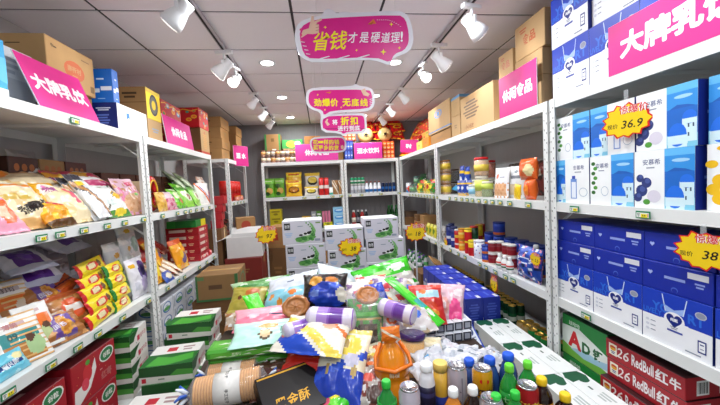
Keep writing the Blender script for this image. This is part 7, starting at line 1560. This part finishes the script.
# ---------------------------------------------------------------- hanging bubble signs
def outline(Y, x0, y0, sc, pts): return [(lambda v: (v.x, v.z))(atY(x0+a/sc, y0+c/sc, Y)) for a, c in pts]
def smooth(P, n=2):
    for _ in range(n):
        Q = []
        for i in range(len(P)):
            a, c = P[i], P[(i+1) % len(P)]
            Q += [(a[0]*.78+c[0]*.22, a[1]*.78+c[1]*.22), (a[0]*.22+c[0]*.78, a[1]*.22+c[1]*.78)]
        P = Q
    return P
def tri_prism(b, pts, t, mat, y, side=None):
    from mathutils.geometry import tessellate_polygon
    n = len(pts); tr = tessellate_polygon([[Vector((x, z, 0)) for x, z in pts]])
    def up(f):
        a, c, d = [pts[i] for i in f]; return f if (c[0]-a[0])*(d[1]-a[1])-(c[1]-a[1])*(d[0]-a[0]) > 0 else f[::-1]
    fr = [list(up(list(f))) for f in tr]
    b.add([(x, y-t, z) for x, z in pts], fr, mat); b.add([(x, y, z) for x, z in pts], [f[::-1] for f in fr], side or mat)
    b.add([(x, y-t, z) for x, z in pts]+[(x, y, z) for x, z in pts], [[i, (i+1) % n, (i+1) % n+n, i+n] for i in range(n)], side or mat)
SGW = C('e6e4ea', rough=.35); MAG = C('de1288', rough=.35); FLESH = C('e8bfa4'); ORG = C('e07a2a')
def hang(o, Y, xs, ztop):
    for x in xs:
        b = MB(); b.tube([(x, Y, ztop), (x, Y, HC)], .0008, C('d0d0d0'), 5); b.build('hanging_thread', o)
Y = 2.0
b = MB(); O = smooth(outline(Y, 290, 0, 5.538, [(24, 210), (34, 145), (80, 108), (182, 86), (188, 62), (212, 50), (240, 60), (256, 78), (300, 66), (340, 74), (600, 60), (650, 85), (676, 150), (684, 235), (660, 288), (600, 312), (568, 328), (553, 366), (480, 340), (430, 332), (130, 350), (75, 328), (45, 300)]), 1)
tri_prism(b, O, .006, SGW, Y)
I = smooth(outline(Y, 290, 0, 5.538, [(52, 200), (64, 150), (110, 122), (180, 105), (600, 84), (638, 108), (656, 180), (656, 240), (632, 280), (575, 302), (556, 350), (470, 318), (120, 331), (74, 302)]), 1)
tri_prism(b, I, .0006, MAG, Y-.006)
def at5(x, y): v = atY(290+x/5.538, y/5.538, Y); return v.x, v.z
def blob(pts, mat, lift): tri_prism(b, [at5(*p) for p in pts], .0004, mat, Y-.0066-lift)
blob([(60, 200), (72, 170), (104, 160), (112, 128), (120, 92), (132, 94), (134, 122), (172, 104), (178, 114), (144, 132), (160, 140), (160, 186), (126, 192), (98, 190), (64, 212)], FLESH, .0002)
for y0 in (140, 156, 172): blob([(142, y0), (160, y0-4), (161, y0-2), (142, y0+2)], C('a8745a'), .0008)
for k in range(4): blob([(62+9*k, 232+22*k), (82+10*k, 236+22*k), (82+10*k, 239+22*k), (62+9*k, 236+22*k)], SGW, .0004)
for k in range(3): blob([(150+110*k, 330-4*k), (215+110*k, 312-4*k), (222+110*k, 315-4*k), (170+110*k, 331-4*k)], SGW, .0004)
blob([(430, 138), (462, 108), (476, 134)], ORG, .0004); blob([(430, 138), (462, 122), (452, 140)], C('b8561a'), .0008)
for k in range(12):
    a = 480+11.5*k; y0 = 112-.0*k+max(0, (k-4))**1.9*.9; blob([(a, y0), (a+7, y0+1), (a+7, y0+3), (a, y0+2)], SGW, .0004)
for x, y0, r_ in ((195, 154, 9), (560, 138, 12), (516, 290, 17), (604, 268, 9), (368, 281, 7)):
    blob([(x-r_, y0), (x-r_*.25, y0-r_*.25), (x, y0-r_), (x+r_*.25, y0-r_*.25), (x+r_, y0), (x+r_*.25, y0+r_*.25), (x, y0+r_), (x-r_*.25, y0+r_*.25)], SIGNY, .0004)
for k, (x, y0) in enumerate(((60, 168), (62, 198), (64, 228))): blob([(x-8, y0), (x, y0-10), (x+8, y0), (x, y0+8)], C('e8407a'), .0003)
sc1 = 1/5.538*2.0/FOC
def tx(s, x, y, hh, mat, mw, slant=.0, bold=.02): 
    px, pz = at5(x, y); flat_txt(b, s, px, pz, hh*sc1, mat, Y-.0076, bold, rot=.035, maxw=mw*sc1, slant=slant)
tx('省', 172, 232, 100, SIGNY, 88, .3, .016); tx('钱', 268, 226, 100, SIGNY, 94, .3, .016)
for s, x in (('才', 346), ('是', 411), ('硬', 472), ('道', 529), ('理', 582)): tx(s, x, 211, 56, SIGNW, 50, .25, .01)
tx('!', 617, 206, 56, SIGNW, 16, .1, .02)
o = b.build('hanging_sign'); tag(o, 'magenta bubble sign with big yellow and white characters, nearest and largest', 'hanging sign', 'hanging bubble signs'); hang(o, Y-.003, (.03, .5), 2.47)
Y = 2.9
def sign2(pts, inner, texts, label, threads, ztop, x0=295, y0=80, sc=4.94, extra=None, Y=2.9, inmat=MAG, lines=()):
    global b
    b = MB(); tri_prism(b, smooth(outline(Y, x0, y0, sc, pts), 1), .005, SGW, Y); tri_prism(b, smooth(outline(Y, x0, y0, sc, inner), 1), .0006, inmat, Y-.005)
    for s, x, y, hh, mw, mat, bold in texts:
        v = atY(x0+x/sc, y0+y/sc, Y); k = Y/FOC/sc; flat_txt(b, s, v.x, v.z, hh*k, mat, Y-.0064, bold, maxw=mw*k)
    for P, mt, lf in lines: tri_prism(b, outline(Y, x0, y0, sc, P), .0003, mt, Y-.0056-lf)
    o = b.build('hanging_sign'); tag(o, label, 'hanging sign', 'hanging bubble signs')
    if threads: hang(o, Y-.0025, threads, ztop)
    return o
ch = [('劲', 112), ('爆', 154), ('价', 194), ('无', 254), ('底', 297), ('线', 340)]
sign2([(52, 90), (60, 52), (90, 38), (280, 32), (298, 18), (312, 28), (372, 38), (392, 62), (394, 125), (372, 152), (300, 160), (190, 162), (148, 190), (130, 192), (124, 158), (80, 146), (58, 124)],
      [(66, 92), (72, 62), (96, 50), (364, 48), (380, 68), (382, 118), (362, 142), (180, 152), (142, 176), (136, 150), (90, 138), (70, 118)],
      [(s, x, 112, 38, 40, SIGNY, .03) for s, x in ch], 'magenta bubble sign with six yellow characters, middle of the three', (.0, .42), 2.3,
      lines=[([(325, 52), (345, 42), (352, 60), (368, 70), (360, 82), (338, 76)], FLESH, .0003), ([(150, 62), (180, 58), (172, 68)], ORG, .0003)]+[([(x-4, y), (x, y-5), (x+4, y), (x, y+5)], SIGNY, .0003) for x, y in ((112, 74), (228, 136), (148, 148))]+[([(368, 96+9*k), (382, 92+9*k), (382, 95+9*k), (368, 99+9*k)], SGW, .0003) for k in range(5)])
sign2([(124, 200), (132, 178), (170, 168), (330, 162), (352, 175), (356, 262), (300, 268), (262, 266), (240, 280), (222, 264), (132, 258)],
      [(134, 205), (144, 188), (176, 178), (326, 174), (342, 184), (345, 252), (260, 256), (238, 268), (226, 254), (140, 248)],
      [('将', 197, 209, 26, 26, SIGNW, .02), ('折', 246, 203, 42, 42, SIGNY, .03), ('扣', 291, 202, 40, 40, SIGNY, .03), ('进', 224, 240, 26, 27, SIGNW, .02), ('行', 252, 240, 26, 27, SIGNW, .02), ('到', 280, 239, 26, 27, SIGNW, .02), ('底', 308, 238, 26, 27, SIGNW, .02)],
      'magenta sign with two large yellow characters hanging just below the middle bubble', (.06, .36), 2.09, Y=2.92,
      lines=[([(148, 208), (158, 192), (164, 194), (160, 206), (172, 220), (160, 228)], FLESH, .0003), ([(150, 240), (345, 240), (345, 243), (150, 243)], C('8a0a50'), .0001)])
sign2([(72, 312), (78, 292), (100, 282), (228, 276), (248, 288), (254, 310), (252, 344), (236, 358), (110, 364), (84, 358)],
      [(80, 314), (86, 296), (104, 290), (224, 284), (240, 294), (246, 312), (243, 340), (230, 350), (112, 355), (90, 350)],
      [(s, 100+26.5*k, 307, 24, 25, SIGNY, .025) for k, s in enumerate('花一样的钱')]+[(s, 102+25.5*k, 335, 24, 24, SIGNY, .025) for k, s in enumerate('买更多的货')], 'small magenta bubble sign with two lines of yellow characters', (-.02, .2), 1.93, Y=3.2,
      lines=[([(226, 326), (236, 322), (242, 330), (238, 342), (228, 340)], FLESH, .0003)])
# ---------------------------------------------------------------- let every packet rest on its board instead of sinking into it
bpy.context.view_layer.update()
SOFT = ('snack_bag', 'snack_pouch', 'packet', 'bag', 'pouch', 'pack')
def soft(o): return o.parent is None and o.type == 'MESH' and o.get('category') and any(k in o.name for k in SOFT)
def low_z(o): return min((o.matrix_world @ v.co).z for v in o.data.vertices)
for o in [o for o in S.objects if soft(o)]:
    x, y, z = o.matrix_world.translation
    lv = LZ if x < -1.2 else RZ if x > XR-.02 else BZ if y > YB-.03 else None
    if lv is None: continue
    base = max([a for a in lv if a <= z+.02], default=None)
    if base is None: continue
    m = low_z(o)
    if m < base+.0006: o.location.z += base+.0006-m

# ---------------------------------------------------------------- packets that press into each other are flattened and eased apart a little
from mathutils.bvhtree import BVHTree
bpy.context.view_layer.update()
SO = [o for o in S.objects if soft(o) or o.name.startswith(('blue_', 'pastry', 'lime_'))and o.type == 'MESH' and o.parent is None]
GEO = {}
for o in SO:
    if o.data.name not in GEO: GEO[o.data.name] = ([v.co.copy() for v in o.data.vertices], [tuple(p.vertices) for p in o.data.polygons])
def world(o):
    V, Fc = GEO[o.data.name]; m = Matrix.LocRotScale(o.location, o.rotation_euler, o.scale)
    W = [m @ v for v in V]
    return BVHTree.FromPolygons(W, Fc), Vector([min(w[i] for w in W) for i in range(3)]), Vector([max(w[i] for w in W) for i in range(3)])
ST = {o.name: world(o) for o in SO}; START = {o.name: (o.location.copy(), o.scale.y) for o in SO}
def hits():
    L = []
    for i, a in enumerate(SO):
        A = ST[a.name]
        for c in SO[i+1:]:
            B_ = ST[c.name]
            if all(A[1][k] < B_[2][k] and B_[1][k] < A[2][k] for k in range(3)) and A[0].overlap(B_[0]): L.append((a, c))
    return L
for it in range(9):
    L = hits()
    if not L: break
    mv = set()
    for a, c in L:
        d = (ST[c.name][1]+ST[c.name][2]-ST[a.name][1]-ST[a.name][2]); d.z *= 1.5
        d = d.normalized() if d.length > 1e-6 else Vector((0, 0, 1))
        for o, s in ((a, -1), (c, 1)):
            q = o.location+d*(.004*s)
            if (q-START[o.name][0]).length < .022 and (q.z >= START[o.name][0].z or o.location.y < 0): o.location = q
            elif (q-START[o.name][0]).length < .022: o.location.x, o.location.y = q.x, q.y
            if o.scale.y > START[o.name][1]*.82: o.scale.y *= .93
            mv.add(o)
    for o in mv: ST[o.name] = world(o)
for p in [n for n in FRESH]:
    o = bpy.data.objects.get(p)
    if o:
        for c in list(o.children): bpy.data.objects.remove(c)
        bpy.data.objects.remove(o)
